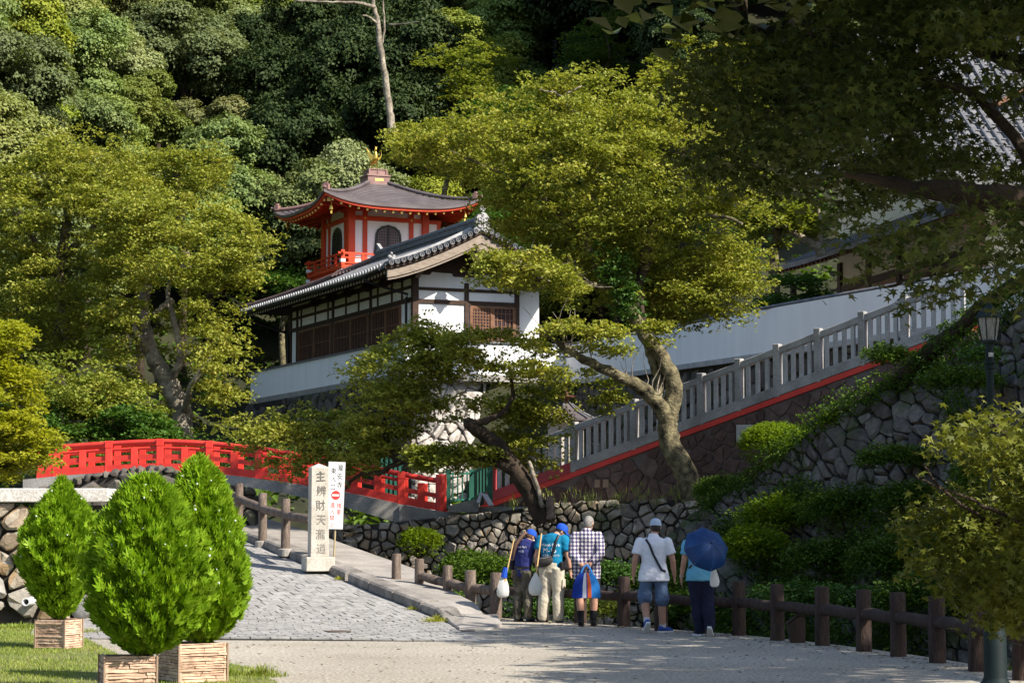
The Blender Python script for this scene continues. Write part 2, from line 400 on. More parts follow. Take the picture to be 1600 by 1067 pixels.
def stone_geo(c, gap, depth, fr, r, flat=.0, sink=.05):
    """one stone: a rounded outline, a bulged uneven face"""
    mx = sum(p[0] for p in c) / len(c); my = sum(p[1] for p in c) / len(c)
    size = math.sqrt(max(1e-6, abs(sum(c[i][0] * c[(i + 1) % len(c)][1] - c[(i + 1) % len(c)][0] * c[i][1] for i in range(len(c)))) / 2))
    k = max(.55, 1 - gap / max(size, .02))
    ch = []
    for i in range(len(c)):                                 # cut the corners once
        a, b = c[i], c[(i + 1) % len(c)]
        if math.hypot(b[0] - a[0], b[1] - a[1]) < size * .22: ch.append(((a[0] + b[0]) / 2, (a[1] + b[1]) / 2)); continue
        ch.append((a[0] * .8 + b[0] * .2, a[1] * .8 + b[1] * .2)); ch.append((a[0] * .2 + b[0] * .8, a[1] * .2 + b[1] * .8))
    if len(ch) > 11: ch = c
    n = len(ch); d = depth * r.uniform(.6, 1.25); V = []
    tx, ty = r.uniform(-.35, .35) * (1 - flat), r.uniform(-.35, .35) * (1 - flat)
    for sc, w in ((k, -sink), (k, d * .6), (k * (.80 + .10 * flat), d)):
        for p in ch:
            x, y = (p[0] - mx) * sc, (p[1] - my) * sc
            x += r.uniform(-.05, .05) * size * (1 - flat); y += r.uniform(-.05, .05) * size * (1 - flat)
            ww = w if w < 0 else w * (1 + r.uniform(-.25, .25) * (1 - flat)) + (tx * x + ty * y) * .5
            V.append(fr(mx + x, my + y, ww))
    F = []
    for L in range(2):
        for i in range(n):
            j = (i + 1) % n; F.append((L * n + i, L * n + j, (L + 1) * n + j, (L + 1) * n + i))
    V.append(fr(mx + r.uniform(-.1, .1) * size, my + r.uniform(-.1, .1) * size, d * (1.12 + r.uniform(-.1, .2) * (1 - flat)))); e = len(V) - 1
    for i in range(n): F.append((2 * n + i, 2 * n + (i + 1) % n, e))
    return V, F, size
def lay_stones(parent, name, fr, poly, cell, depth, m, gap=.05, aspect=1.2, seed=1, flat=0.0, limit=290, smooth=True, sizes=.30, jitter=.5, key=None):
    r = random.Random(seed); geo = [stone_geo(c, gap, depth, fr, r, flat) for c in cells(poly, cell, aspect, seed, jitter, sizes)]
    geo.sort(key=(lambda g: -g[2]) if key is None else (lambda g: key(g[0][0])))
    for V, F, s in geo[:limit]:
        mb = MB(); mb.add(V, F); obj(name, mb, m, parent, smooth=(32 if smooth else False), fix=False)
    if len(geo) > limit:
        mb = MB()
        for V, F, s in geo[limit:]: mb.add(V, F)
        stuff(obj('small_' + name + 's', mb, m, parent, smooth=(32 if smooth else False), fix=False))
    return len(geo)
class PathFrame:
    """a wall along a plan polyline: u along it, v up, w out of the face (towards the right-hand side of travel)"""
    def __init__(s, pts, z0, batter=0.0):
        s.p = [Vector((p[0], p[1])) for p in pts]; s.z0 = z0; s.batter = batter; s.l = [0]
        for a, b in zip(s.p, s.p[1:]): s.l.append(s.l[-1] + (b - a).length)
    def at(s, u):
        k = 0
        while k < len(s.p) - 2 and u > s.l[k + 1]: k += 1
        t = (u - s.l[k]) / max(1e-6, s.l[k + 1] - s.l[k]); q = s.p[k].lerp(s.p[k + 1], t); d = (s.p[k + 1] - s.p[k]).normalized()
        return q, Vector((d.y, -d.x))
    def __call__(s, u, v, w):
        q, n = s.at(u); q = q + n * (w - s.batter * v)
        return Vector((q.x, q.y, s.z0 + v))

# ---- leaves
def leaf_arrays(C, size, up=.6, aspect=.62, fold=.18, r=rng, outward=None):
    N = len(C); n = r.normal(size=(N, 3)); n /= np.linalg.norm(n, axis=1, keepdims=True)
    n[:, 2] = np.abs(n[:, 2]); n = n * (1 - up) + np.array([0, 0, 1.0]) * up
    if outward is not None: n = n + outward * .6
    n /= np.linalg.norm(n, axis=1, keepdims=True) + 1e-9
    t = r.normal(size=(N, 3)); t -= n * (t * n).sum(1, keepdims=True); t /= np.linalg.norm(t, axis=1, keepdims=True) + 1e-9
    b = np.cross(n, t); s = size * r.uniform(.65, 1.35, (N, 1))
    v0 = C - t * s * .5; v2 = C + t * s * .5 - n * s * .12
    v1 = C + b * s * aspect * .5 + n * s * fold - t * s * .08; v3 = C - b * s * aspect * .5 + n * s * fold - t * s * .08
    V = np.stack([v0, v1, v2, v3], 1).reshape(-1, 3); q = np.arange(N)[:, None] * 4
    F = np.concatenate([q + np.array([[0, 1, 2]]), q + np.array([[0, 2, 3]])], 1).reshape(-1, 3)
    return V, F
def twig_leaves(T, per, rad, flat=.3, droop=.25, r=rng):
    """leaf positions: around each twig tip a loose, flattened, slightly drooping spray"""
    M_ = len(T); a = r.uniform(0, 2 * np.pi, (M_, per)); q = rad * np.sqrt(r.uniform(0, 1, (M_, per))) * r.uniform(.7, 1.3, (M_, 1))
    tilt = r.normal(0, .22, (M_, 1, 2))
    x, y = q * np.cos(a), q * np.sin(a)
    z = r.normal(0, flat * rad * .45, (M_, per)) - droop * q * q / rad + x * tilt[..., 0] + y * tilt[..., 1]
    return (T[:, None, :] + np.stack([x, y, z], 2)).reshape(-1, 3)
def blob_points(c, rad, n, shell=.55, top=.25, r=rng):
    """points in the outer shell of an ellipsoid, more on its upper side"""
    d = r.normal(size=(n, 3)); d /= np.linalg.norm(d, axis=1, keepdims=True); d[:, 2] = np.where((d[:, 2] < -.2) & (r.uniform(size=n) < .5 + top), -d[:, 2], d[:, 2])
    q = (shell + (1 - shell) * r.uniform(size=(n, 1)) ** .7) * r.uniform(.86, 1.08, (n, 1))
    return np.asarray(c) + d * q * np.asarray(rad)

# ================================================================== terrain
FENCE_Y = [-20, 10, 20, 23.3, 25.8, 28.1, 30.6, 33.2, 34.9, 36.6, 38.5, 40.8, 46.5, 52, 60]
FENCE_X = [7.4, 6.2, 5.45, 5.1, 4.66, 4.05, 3.2, 1.72, .55, -.62, -1.9, -3.2, -5.7, -8.2, -11]
def fence_x(y): return interp(y, FENCE_Y, FENCE_X)
def G(px, py, z=0.0):
    d0 = P(px, py, 10.0) - Vector((0, 0, EYE)); t = (z - EYE) / d0.z
    return Vector((0, 0, EYE)) + d0 * t
W1P = [(-5.4, 51.5), (-4.6, 48.2), (-3.55, 45.75), (-1.3, 46.15), (1.6, 45.5), (5.2, 44.0)]      # the bank wall in plan
def w1_y(x): return interp(x, [p[0] for p in W1P], [p[1] for p in W1P])
def sm(a, b, x):
    t = min(1, max(0, (x - a) / (b - a))); return t * t * (3 - 2 * t)
def hill(x, y):
    left = -1.5 + 4.4 * sm(56, 66, y) + max(0, y - 66) * (.10 + .30 * sm(-9, -26, x)) + max(0, y - 92) * (.34 - .2 * sm(-9, -26, x)) + max(0, y - 125) * .10
    yb = w1_y(x)
    mid = -1.5 + 3.0 * sm(yb + .5, yb + 1.8, y) + 4.6 * sm(68.6, 69.6, y) + max(0, y - 94) * .62
    right = -1.5 + 3.0 * sm(45.2, 46.6, y) + 2.8 * sm(49.6, 51, y) + 1.5 * sm(58, 64, y) + max(0, y - 74) * .66
    h = lerp(left, mid, sm(-7, -4.3, x)) if x < 0 else lerp(mid, right, sm(5.5, 8.5, x))

    return h + .5 * mnoise.noise(Vector((x * .07, y * .07, 0))) * sm(60, 90, y) * 3
def ground_h(x, y):
    if y < 62 and x < fence_x(y) + .3: 
        z = -.5 if y < 36 else -.5 + (y - 36) * .115
        return z if y < 54 else lerp(z, hill(x, y), sm(54, 62, y))
    return hill(x, y)
xs = np.concatenate([np.arange(-160, -16, 6), np.arange(-16, 16, .8), np.arange(16, 165, 6)])
ys = np.concatenate([np.arange(-40, 20, 5), np.arange(20, 74, .8), np.arange(74, 130, 3), np.arange(130, 330, 8)])
TV = [(x, y, ground_h(x, y)) for y in ys for x in xs]; w = len(xs)
TF = [(j * w + i, j * w + i + 1, (j + 1) * w + i + 1, (j + 1) * w + i) for j in range(len(ys) - 1) for i in range(w - 1)]
struct(link('terrain', np_mesh('terrain', TV, TF, M['soil'], True)))

# ---- the path (one sheet with a skirt down to the terrain)
edge = [(fence_x(y) + .35, y) for y in np.linspace(-10, 38.6, 40)]
poly = [Vector((x, y, 0)) for x, y in edge] + [Vector((-40, 38.6, 0)), Vector((-40, -10, 0))]
struct(obj('path', MB().prism(poly, (0, 0, -.7)), M['path'], origin=(0, 20, 0)))
lawn_px = [(-260, 977), (60, 977), (118, 991), (168, 1016), (235, 1046), (350, 1036), (392, 1044), (452, 1078), (520, 1250), (-420, 1250)]
LAWN = [G(*p) for p in lawn_px]
struct(obj('lawn', MB().add([p + Vector((0, 0, .012)) for p in LAWN], [tuple(range(len(LAWN)))]), M['lawn'], origin=(-4, 22, 0)))

# ---- the paved road climbing to the bridge
RR = [(-.22, 29.2, .01), (-.75, 32.0, .012), (-1.13, 34.7, .05), (-2.2, 37.2, .32), (-3.25, 39.9, .60), (-4.4, 42.6, .90), (-5.6, 45.4, 1.22), (-7.3, 49.5, 1.6), (-8.6, 53, 1.9)]
RL = [(-6.6, 30.0, .01), (-7.0, 31.8, .03), (-7.2, 34.0, .12), (-7.7, 36.6, .36), (-8.4, 39.6, .66), (-9.2, 42.4, .95), (-10.1, 45.4, 1.25), (-11.6, 49.5, 1.62), (-13, 53, 1.9)]
RRc, RLc = polyline(RR, 48), polyline(RL, 48)
def road(s, t, h=0.0):
    k = min(int(t * 48), 47); f = t * 48 - k
    a = RLc[k].lerp(RLc[k + 1], f); b = RRc[k].lerp(RRc[k + 1], f)
    p = a.lerp(b, s); p.z += h + .03 * math.sin(s * math.pi); return p
rd = struct(obj('road', MB().grid(lambda s, t: road(s, t, -.018), 8, 48, (0, 0, -.9)), M['soilbed'], origin=(-6, 40, 0)))
geo = []; r = random.Random(4); t = 0.0; row = 0
while t < .985:
    k = int(t * 48); length = max(.2, (RRc[min(k + 1, 48)] - RRc[k]).length * 48 / 1.0)
    stp = (.30 if t < .30 else .42) / length
    wd = (road(1, t) - road(0, t)).length; n = max(6, int(wd / (.27 if t < .30 else .36))); off = (row % 2) * .5 / n
    for i in range(n + 1):
        s0, s1 = max(0, (i - 1) / n + off), min(1, i / n + off)
        if s1 - s0 < .02: continue
        g = .0065 / wd; gt = .004 / length; z0 = r.uniform(-.003, .003); tl = r.uniform(-.004, .004)
        V = [road(a, b, -.03) for a, b in ((s0 + g, t + gt), (s1 - g, t + gt), (s1 - g, t + stp - gt), (s0 + g, t + stp - gt))]
        V += [road(a, b, z0 + q * tl) for a, b, q in ((s0 + g * 1.7, t + gt * 1.7, 1), (s1 - g * 1.7, t + gt * 1.7, -1), (s1 - g * 1.7, t + stp - gt * 1.7, -1), (s0 + g * 1.7, t + stp - gt * 1.7, 1))]
        geo.append((V, BOXF, (V[0].x < -4.6, t)))
    t += stp; row += 1
geo.sort(key=lambda g: g[2])
for V, F, _ in geo[:290]: obj('paver', MB().add(V, F), M['paver'], rd, fix=False)
mb = MB()
for V, F, _ in geo[290:]: mb.add(V, F)
stuff(obj('far_pavers', mb, M['paver'], rd, fix=False))
# cast iron cover in the paving
c = road(.70, .09, .0); mb = MB(); mb.lathe(c + Vector((0, 0, .004)), [(.19, 0), (.19, .012), (.16, .014), (.15, .008), (.0, .010)], 18)
tag(obj('drain_cover', mb, plain('rusty_iron', (.10, .075, .06), .7), smooth=40), 'small round brown iron cover let into the grey setts', 'drain cover')

# ---- kerb, verge slab
kerb = struct(obj('kerb_bed', MB().grid(lambda s, t: [RRc[6 + int(t * 40)] + (Vector((.34, .14, -.02))) * s for _ in [0]][0] + Vector((0.01, 0, 0)), 1, 40, (0, 0, -.6)), M['mortar'], origin=(-3, 40, 0)))
kc = polyline(RR[1:], 60)
def kpt(u, side, z):
    k = min(int(u * 60), 59); f = u * 60 - k; p = kc[k].lerp(kc[k + 1], f); d = (kc[k + 1] - kc[k]); n = Vector((d.y, -d.x, 0)).normalized()
    return p + n * side + Vector((0, 0, z))
cuts = [.135, .20, .265, .33, .392, .398, .46, .525, .59, .655, .72, .785, .85, .915, .98]
for a, b in zip(cuts, cuts[1:]):
    if b - a < .02: continue
    hz = .17 if a > .16 else .15
    mb = MB(); m_ = 3; sec = [(.0, -.25), (.02, hz - .03), (.06, hz), (.34, hz + .005), (.34, -.25)]
    o = []
    for i in range(m_ + 1):
        u = lerp(a + .001, b - .001, i / m_); hh = 1 if not (a < .14 and i == 0) else .3
        mb.v += [kpt(u, x + .01 * mnoise.noise(Vector((u * 30, x * 9, 0))), z * hh if z > 0 else z) for x, z in sec]
    for i in range(m_):
        for k in range(5): mb.f.append((i * 5 + k, i * 5 + (k + 1) % 5, (i + 1) * 5 + (k + 1) % 5, (i + 1) * 5 + k))
    mb.f += [(4, 3, 2, 1, 0), tuple(m_ * 5 + k for k in range(5))]
    obj('kerb_stone', mb, M['kerb'], kerb)
def vpt(s, t):
    u = .12 + .86 * t; p = kpt(u, .345 + s * (.35 + .8 * min(1, t * 3)), .155 if t > .05 else .05); return p
struct(obj('verge', MB().grid(vpt, 4, 40, (0, 0, -1.3)), M['slab'], origin=(-3, 40, 0)))
# rounded end of the verge running out on to the path
ap = [kpt(.02, -.02, .006), kpt(.05, .02, .01), kpt(.10, .0, .03), kpt(.13, .02, .07), kpt(.135, .36, .10), kpt(.135, .9, .09), kpt(.08, .75, .02), kpt(.03, .45, .006)]
struct(obj('kerb_apron', MB().prism(ap, (0, 0, -.2)), M['slab'], bevel=.02))

# ================================================================== stone walls
# left garden wall with its cap
t = thing('garden_wall', 'low wall of big rounded field stones with pale flat cap behind the clipped thujas', 'stone wall', P(140, 975, 33.8))
fr = Frame(P(-140, 975, 33.95) * 1, (1, 0, 0), (0, 0, 1), (0, -1, 0)); fr.o.z = 0
obj('wall_core', MB().box((0, -.3, -.6), (4.75, 1.86, -.02), fr), M['mortar'], t)
lay_stones(t, 'stone', fr, [(0, -.1), (4.8, -.1), (4.8, 1.2), (3.3, 1.55), (3.05, 1.9), (0, 1.9)], .40, .13, M['stone_big'], .045, 1.25, 21, sizes=.12)
for a, b in ((0, 1.1), (1.112, 2.24), (2.252, 3.08)): obj('cap_stone', MB().box((a, 1.905, -.55), (b, 2.12, .16), fr), M['capstone'], t, bevel=.015)
mb = MB(); c = P(50, 939, 33.8); ax = Frame(c, (1, 0, 0), (0, 0, 1), (-.15, -1, 0))
mb.lathe(c, [(.062, -.2), (.062, .26), (.046, .26), (.046, .0), (.001, .0)], 20, ax)
tag(obj('drain_pipe', mb, pmat('grey_pvc', (.55, .55, .56), (.65, .65, .66), 4, .5, 0), smooth=40), 'short round grey plastic pipe sticking out of the field stone wall', 'pipe')
mb = MB().lathe(c, [(.001, .01), (.045, .012)], 16, ax)
# rough parapet below the red bridge
t = thing('stone_parapet', 'arched parapet of rough upright rocks below the red bridge railing', 'stone wall', P(230, 790, 47))
fr = Frame(P(60, 815, 47.3), (1, 0, 0), (0, 0, 1), (0, -1, 0))
pk = 47.3 / FPX
top = [(60, 770), (100, 758), (150, 746), (200, 738), (240, 735), (262, 737), (285, 748), (345, 762), (400, 775)]
pol = [((x - 60) * pk, (815 - y) * pk) for x, y in reversed(top)]
obj('wall_core', MB().prism([fr(0, -1.2, -.05), fr(4.7, -1.2, -.05)] + [fr(u, v - .03, -.05) for u, v in pol], (0, 1.2, 0)), M['mortar'], t)
lay_stones(t, 'stone', fr, [(0, -1.0), (4.75, -1.0)] + pol, .34, .13, M['stone_dim'], .03, .62, 5)
fr2 = fr
mb = MB(); rr = random.Random(3)
for i in range(24):                                   # coping of tilted rocks
    u = i * .195 + .05; v = interp(u, [p[0] for p in reversed(pol)], [p[1] for p in reversed(pol)])
    m2 = MB(); cpt = fr(u, v + .02, -.42); m2.ball(cpt, (.13 * rr.uniform(.8, 1.2), .5, .10 * rr.uniform(.8, 1.4)), 8, 5)
    m2.v = [cpt + Quaternion((0, 1, 0), rr.uniform(.1, .7)) @ (p - cpt) + Vector([rr.uniform(-.025, .025) for _ in range(3)]) for p in m2.v]
    obj('coping_rock', m2, M['stone_dim'], t, smooth=60)

# river bank wall under the bridge end and behind the people
t = thing('bank_wall', 'long dry rubble bank wall behind the strolling people, sunlit at its bridge end', 'stone wall', (0, 45.5, -1.5))
pf = PathFrame(W1P, -1.6, .10)
L = pf.l[-1]; topx = [(-5.2, 1.2), (-4.3, 1.45), (-3.2, 1.56), (-2.35, 1.62), (-1.6, 1.72), (-.9, 1.78), (.1, 1.92), (1.2, 2.05), (3.4, 2.1), (5.2, 1.95)]
def w1_top(u): q, n = pf.at(u); return interp(q.x, [a for a, b in topx], [b for a, b in topx]) + 1.6
us = np.linspace(0, L, 30)
mb = MB()
mb.grid(lambda s, v: pf(s * L, v * (w1_top(s * L) - .04), -.03), 30, 4)
mb.grid(lambda s, v: pf(s * L, w1_top(s * L) - .04, -.03 - v * 1.2), 30, 1)
obj('wall_core', mb, M['mortar'], t)
lay_stones(t, 'stone', pf, [(0, 0), (L, 0)] + [(u, w1_top(u)) for u in us[::-1]], .168, .07, M['stone_lit'], .032, 1.25, 33, key=lambda p: abs(p.z - .9) + (0 if p.x < 3.6 else 1))

# the great sloping revetment on the far bank to the right
BLr, BRr, TRr, TLr = P(1040, 985, 42.3), P(1680, 1110, 31.5), P(1680, 425, 36.5), P(1040, 838, 43.9)
lenb = (BRr - BLr).length
def rev_h(u): return lerp((TLr - BLr).length, (TRr - BRr).length, u / lenb)
def rev(u, v, w_):
    s = u / lenb; b = BLr.lerp(BRr, s); tp = TLr.lerp(TRr, s); k = v / rev_h(u); n = (BRr - BLr).cross(tp - b).normalized()
    if n.y > 0: n = -n
    return b.lerp(tp, k) + n * (w_ + .25 * math.sin(u * .9) * math.sin(v * .6 + 1))
t = thing('revetment_wall', 'steep mossy rubble revetment overgrown with plants right of the dark ramp wall', 'stone wall', (7, 38, -1))
obj('wall_core', MB().grid(lambda s, v: rev(s * lenb, v * rev_h(s * lenb), -.02), 30, 12), M['mortar'], t, smooth=True)
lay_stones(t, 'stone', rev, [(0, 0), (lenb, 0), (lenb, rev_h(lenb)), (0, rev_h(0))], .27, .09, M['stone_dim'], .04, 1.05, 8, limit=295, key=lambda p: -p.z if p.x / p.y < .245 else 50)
struct(obj('bank', MB().grid(lambda s, v: rev(s * lenb, rev_h(s * lenb) * 1.005, -.05) + Vector((1.2, 1.0, .0)) * v * 6 + Vector((0, 0, .25 * v - .02)), 20, 6), M['soil'], smooth=True))
# ================================================================== temple hall with gable
RD, LD = Vector((.916, .400, 0)), Vector((-.400, .916, 0))          # gable direction, depth direction
B0 = Vector((-3.2, 70, 0))
T = Frame(B0, RD, LD)
def v_at(px): k = (px - 800) / FPX; return (-3.2 - 70 * k) / (.4 + .916 * k)
t = thing('temple_hall', 'white and dark timber temple hall with grey tiled gable roof before the red pagoda', 'temple', T(1.85, 6, 6.2))
temple = t
UC, HW, V0, V1, VR = 1.85, 3.35, -1.4, 14.3, 8.4
def roof_z(u, v, lift=0.0):
    w = abs(u - UC) / HW; h = (v - VR) / (V1 - VR) if v > VR else 0
    e = max(w, h); z = 9.62 + 1.42 * max(0, 1 - e) ** 1.25
    if v < 1: z += .10 * ((1 - v) / 2.4) ** 2 * (w ** 2)
    return z + lift
obj('plaster_wall', MB().box((0, 0, 6.2), (3.7, 12.8, 9.78), T).prism([T(0, -.001, 9.78), T(3.7, -.001, 9.78), T(1.85, -.001, 10.7)], LD * 8), M['plaster'], t)
obj('side_wall', MB().box((3.7, .5, 6.2), (4.7, 8, 9.3), T), M['plaster'], t)
# left face timber
def lpost(v, w_=.16, z0=6.2, z1=9.62): obj('post', MB().box((-.05, v - w_ / 2, z0), (.04, v + w_ / 2, z1), T), M['wood'], t, bevel=.01)
wins = [(466, 518), (522, 577), (581, 627)]
vp = [0.02, v_at(579), v_at(520), v_at(464), v_at(454)]
for v in vp: lpost(v, .17)
for z, h in ((8.80, .15), (9.22, .10), (9.58, .16)):
    obj('beam', MB().box((-.043, 0, z - h / 2), (.03, 12.8, z + h / 2), T), M['wood'], t)
for px in (470, 492, 512, 540, 560, 590, 612, 628):
    obj('stud', MB().box((-.036, v_at(px) - .05, 8.87), (.03, v_at(px) + .05, 9.5), T), M['wood'], t)
for px in (497, 522, 548, 578, 606, 630):
    v = v_at(px)
    obj('bracket', MB().box((-.34, v - .09, 9.44), (-.05, v + .09, 9.62), T).box((-.22, v - .26, 9.56), (-.06, v + .26, 9.68), T), M['wood'], t)
def lattice_window(parent, a, b, z0, z1, face, pitch=.10, hbar=3):
    """a, b along the wall; face(x, z, out) gives a point"""
    W = obj('window', MB().add([face(a, z0, .0), face(b, z0, .0), face(b, z1, .0), face(a, z1, .0)], [(0, 1, 2, 3)]), M['glassdark'], parent)
    def bar(x0, x1, y0, y1, o0, o1): return MB().add([face(x, y, o) for o in (o0, o1) for x, y in ((x0, y0), (x1, y0), (x1, y1), (x0, y1))], BOXF)
    for r4 in ((a - .05, a + .05, z0, z1), (b - .05, b + .05, z0, z1), (a + .05, b - .05, z1 - .07, z1), (a + .05, b - .05, z0, z0 + .07)):
        obj('frame', bar(*r4, -.005, .05), M['lattice'], W)
    mb = MB(); n = max(2, int((b - a) / pitch))
    for i in range(1, n): x = lerp(a, b, i / n); m2 = bar(x - .016, x + .016, z0 + .07, z1 - .07, .004, .022); mb.add(m2.v, m2.f)
    for i in range(1, hbar + 1): z = lerp(z0, z1, i / (hbar + 1)); m2 = bar(a + .05, b - .05, z - .014, z + .014, .006, .026); mb.add(m2.v, m2.f)
    stuff(obj('lattice', mb, M['lattice'], W)); return W
lf = lambda x, z, o: T(-.012 - o, x, z)
for a, b in wins:
    va, vb = v_at(b), v_at(a); h = (va + vb) / 2
    for q0, q1 in ((va + .08, h - .04), (h + .04, vb - .08)): lattice_window(t, q0, q1, 6.9, 8.7, lf, .15, 2)
# gable face
gf = lambda x, z, o: T(x, -.012 - o, z)
for u, w_ in ((.07, .2), (1.86, .15), (3.66, .17)): obj('post', MB().box((u - w_ / 2, -.055, 6.2), (u + w_ / 2, .04, 9.72 if u != 1.86 else 9.4), T), M['wood'], t, bevel=.01)
for z, h in ((9.16, .10), (8.75, .14)): obj('beam', MB().box((0, -.045, z - h / 2), (3.75, .03, z + h / 2), T), M['wood'], t)
kr = [(.25, 9.62), (.55, 9.62), (.62, 9.72), (1.35, 9.70), (1.4, 9.60), (2.3, 9.60), (2.35, 9.70), (3.08, 9.72), (3.15, 9.62), (3.45, 9.62), (3.45, 9.86), (3.0, 9.98), (2.5, 10.22), (1.85, 10.38), (1.2, 10.22), (.7, 9.98), (.25, 9.86)]
obj('arched_tie_beam', MB().prism([T(u, -.075, z) for u, z in kr], LD * .12), M['wood'], t)
obj('king_post', MB().box((1.76, -.12, 10.1), (1.94, .0, 10.75), T), M['wood'], t)
obj('bracket', MB().prism([T(.0, -.08, 9.5), T(.16, -.08, 9.5), T(.2, -.08, 9.62), T(.75, -.08, 9.98), T(.75, -.08, 10.1), T(.6, -.08, 10.12), T(.1, -.08, 9.78)], LD * -.1), M['barge'], t)
lattice_window(t, 2.02, 2.75, 7.35, 8.66, gf, .10, 12); lattice_window(t, 2.80, 3.55, 7.35, 8.66, gf, .15, 5)
# roof skin
us = [0, .08, .2, .35, .5, .65, .8, .92, 1]
def rs(s, k):
    v = lerp(V0, V1, k); u = lerp(UC - HW, UC + HW, s); return T(u, v, roof_z(u, v))
obj('roof', MB().grid(rs, 26, 34, (0, 0, -.11)), M['tile'], t, smooth=30)
obj('soffit', MB().grid(lambda s, k: rs(.01 + s * .98, .004 + k * .99) + Vector((0, 0, -.125)), 26, 20), M['wood'], t)
# rolls of cover tiles running down the left slope and the hip (too small to tell apart singly)
mb = MB(); rr = random.Random(2)
for i in range(int((V1 - V0) / .27)):
    v = V0 + .45 + i * .27
    if v > V1 - .2: break
    e0 = (v - VR) / (V1 - VR) if v > VR else .06
    pts = [T(UC - HW * lerp(e0, 1.004, q), v, roof_z(UC - HW * lerp(e0, 1.0, q), v) + .03) for q in np.linspace(0, 1, 10)]
    if e0 < .96: mb.tube(pts, .06, 6)
    if e0 < .96:
        pts = [T(2 * UC - (UC - HW * lerp(e0, 1.004, q)), v, roof_z(UC - HW * lerp(e0, 1.0, q), v) + .03) for q in np.linspace(0, 1, 6)]; mb.tube(pts, .06, 5)
stuff(obj('tile_rolls', mb, M['tile'], t, smooth=50))
mb = MB()
for i in range(int((V1 - V0) / .27)):                  # tile ends along the eave
    v = V0 + .45 + i * .27; u = UC - HW; z = roof_z(u, v)
    mb.lathe(T(u - .02, v, z + .03), [(.07, -.02), (.07, .02), (.05, .03)], 8, Frame(T(u - .02, v, z + .03), LD, Z, -RD))
stuff(obj('eave_tile_ends', mb, M['granite'], t))
# courses across the slope near the gable, seen edge on
mb = MB()
for k in range(1, 15):
    e = k / 15.0
    pts = [T(UC - HW * e, v, roof_z(UC - HW * e, v) + .012) for v in np.linspace(V0 + .3, VR, 12)]
    mb.tube(pts, .02, 4)
stuff(obj('tile_courses', mb, M['tile'], t))
# verge: round tiles with discs facing the gable, bedded on a pale band
for sgn in (-1, 1):
    n = 15
    for i in range(n):
        e = .05 + .93 * (i + .5) / n; u = UC + sgn * HW * e; z = roof_z(u, V0)
        mb = MB(); ax = Frame(T(u, V0 - .02, z + .03), RD, Z, -LD)
        mb.lathe(ax.o, [(.085, -.4), (.085, .10), (.06, .10), (.055, .075), (.025, .075), (.02, .10), (.0, .10)], 10, ax)
        obj('verge_tile', mb, M['tile'], t, smooth=40)
    pts = [(UC + sgn * HW * e, roof_z(UC + sgn * HW * e, V0)) for e in np.linspace(.0, 1.0, 14)]
    mb = MB(); o = []
    for (u, z) in pts: mb.v += [T(u, V0 - .01, z - .02), T(u, V0 + .5, z - .02), T(u, V0 + .5, z - .16), T(u, V0 - .01, z - .14)]
    for i in range(13): mb.f += [(i * 4 + a, i * 4 + b, i * 4 + 4 + b, i * 4 + 4 + a) for a, b in ((0, 1), (1, 2), (2, 3), (3, 0))]
    obj('verge_board', mb, M['wood'], t)
    # bargeboard: a wide curved plank under the verge
    mb = MB()
    for e in np.linspace(.0, .97, 14):
        u = UC + sgn * HW * e; z = roof_z(u, V0) - .17; d = .30 - .05 * e
        mb.v += [T(u, V0 + .06, z), T(u, V0 + .16, z), T(u, V0 + .16, z - d), T(u, V0 + .06, z - d)]
    for i in range(13): mb.f += [(i * 4 + a, i * 4 + b, i * 4 + 4 + b, i * 4 + 4 + a) for a, b in ((0, 1), (1, 2), (2, 3), (3, 0))]
    mb.f += [(3, 2, 1, 0), (52, 53, 54, 55)]
    obj('bargeboard', mb, M['barge'], t)
    mb = MB()
    for e in np.linspace(.0, .96, 14):
        u = UC + sgn * HW * e; z = roof_z(u, V0) - .50 + .05 * e
        mb.v += [T(u, V0 + .10, z), T(u, V0 + .24, z), T(u, V0 + .24, z - .05), T(u, V0 + .10, z - .05)]
    for i in range(13): mb.f += [(i * 4 + a, i * 4 + b, i * 4 + 4 + b, i * 4 + 4 + a) for a, b in ((0, 1), (1, 2), (2, 3), (3, 0))]
    obj('bargeboard_moulding', mb, M['barge'], t)
    # descending ridge just inside the verge
    pts = [T(UC + sgn * HW * e, V0 + .55, roof_z(UC + sgn * HW * e, V0 + .55) + .10) for e in np.linspace(.04, .86 if sgn < 0 else .98, 12)]
    obj('descending_ridge', MB().tube(pts, .10, 8), M['granite_dk'], t, smooth=50)
# pendant under the apex
gp = [(0, .05), (.12, .02), (.20, -.10), (.17, -.2), (.26, -.27), (.25, -.40), (.14, -.44), (.10, -.55), (0, -.66), (-.10, -.55), (-.14, -.44), (-.25, -.40), (-.26, -.27), (-.17, -.2), (-.20, -.10), (-.12, .02)]
mb = MB().prism([T(UC + a, V0 - .005, 10.45 + b) for a, b in gp], LD * .09)
for a, b, r3 in ((-.13, -.32, .075), (.13, -.32, .075), (0, -.15, .07), (0, -.48, .05)): mb.ball(T(UC + a, V0 - .02, 10.45 + b), (r3, .04, r3), 10, 6, fr=Frame(T(UC + a, V0 - .01, 10.45 + b), RD, LD))
obj('gable_pendant', mb, M['barge'], t, smooth=40)
# main ridge
obj('ridge', MB().box((UC - .15, V0 + .1, 10.98), (UC + .15, VR, 11.30), T).box((UC - .20, V0 + .05, 11.12), (UC + .20, VR, 11.16), T).box((UC - .18, V0 + .05, 11.30), (UC + .18, VR + .05, 11.35), T), M['tile'], t)
mb = MB()
for i in range(34): mb.tube([T(UC, V0 + .1 + i * .287, 11.38), T(UC, V0 + .1 + i * .287 + .27, 11.38)], .10, 8)
stuff(obj('ridge_cap_tiles', mb, M['tile'], t, smooth=40))
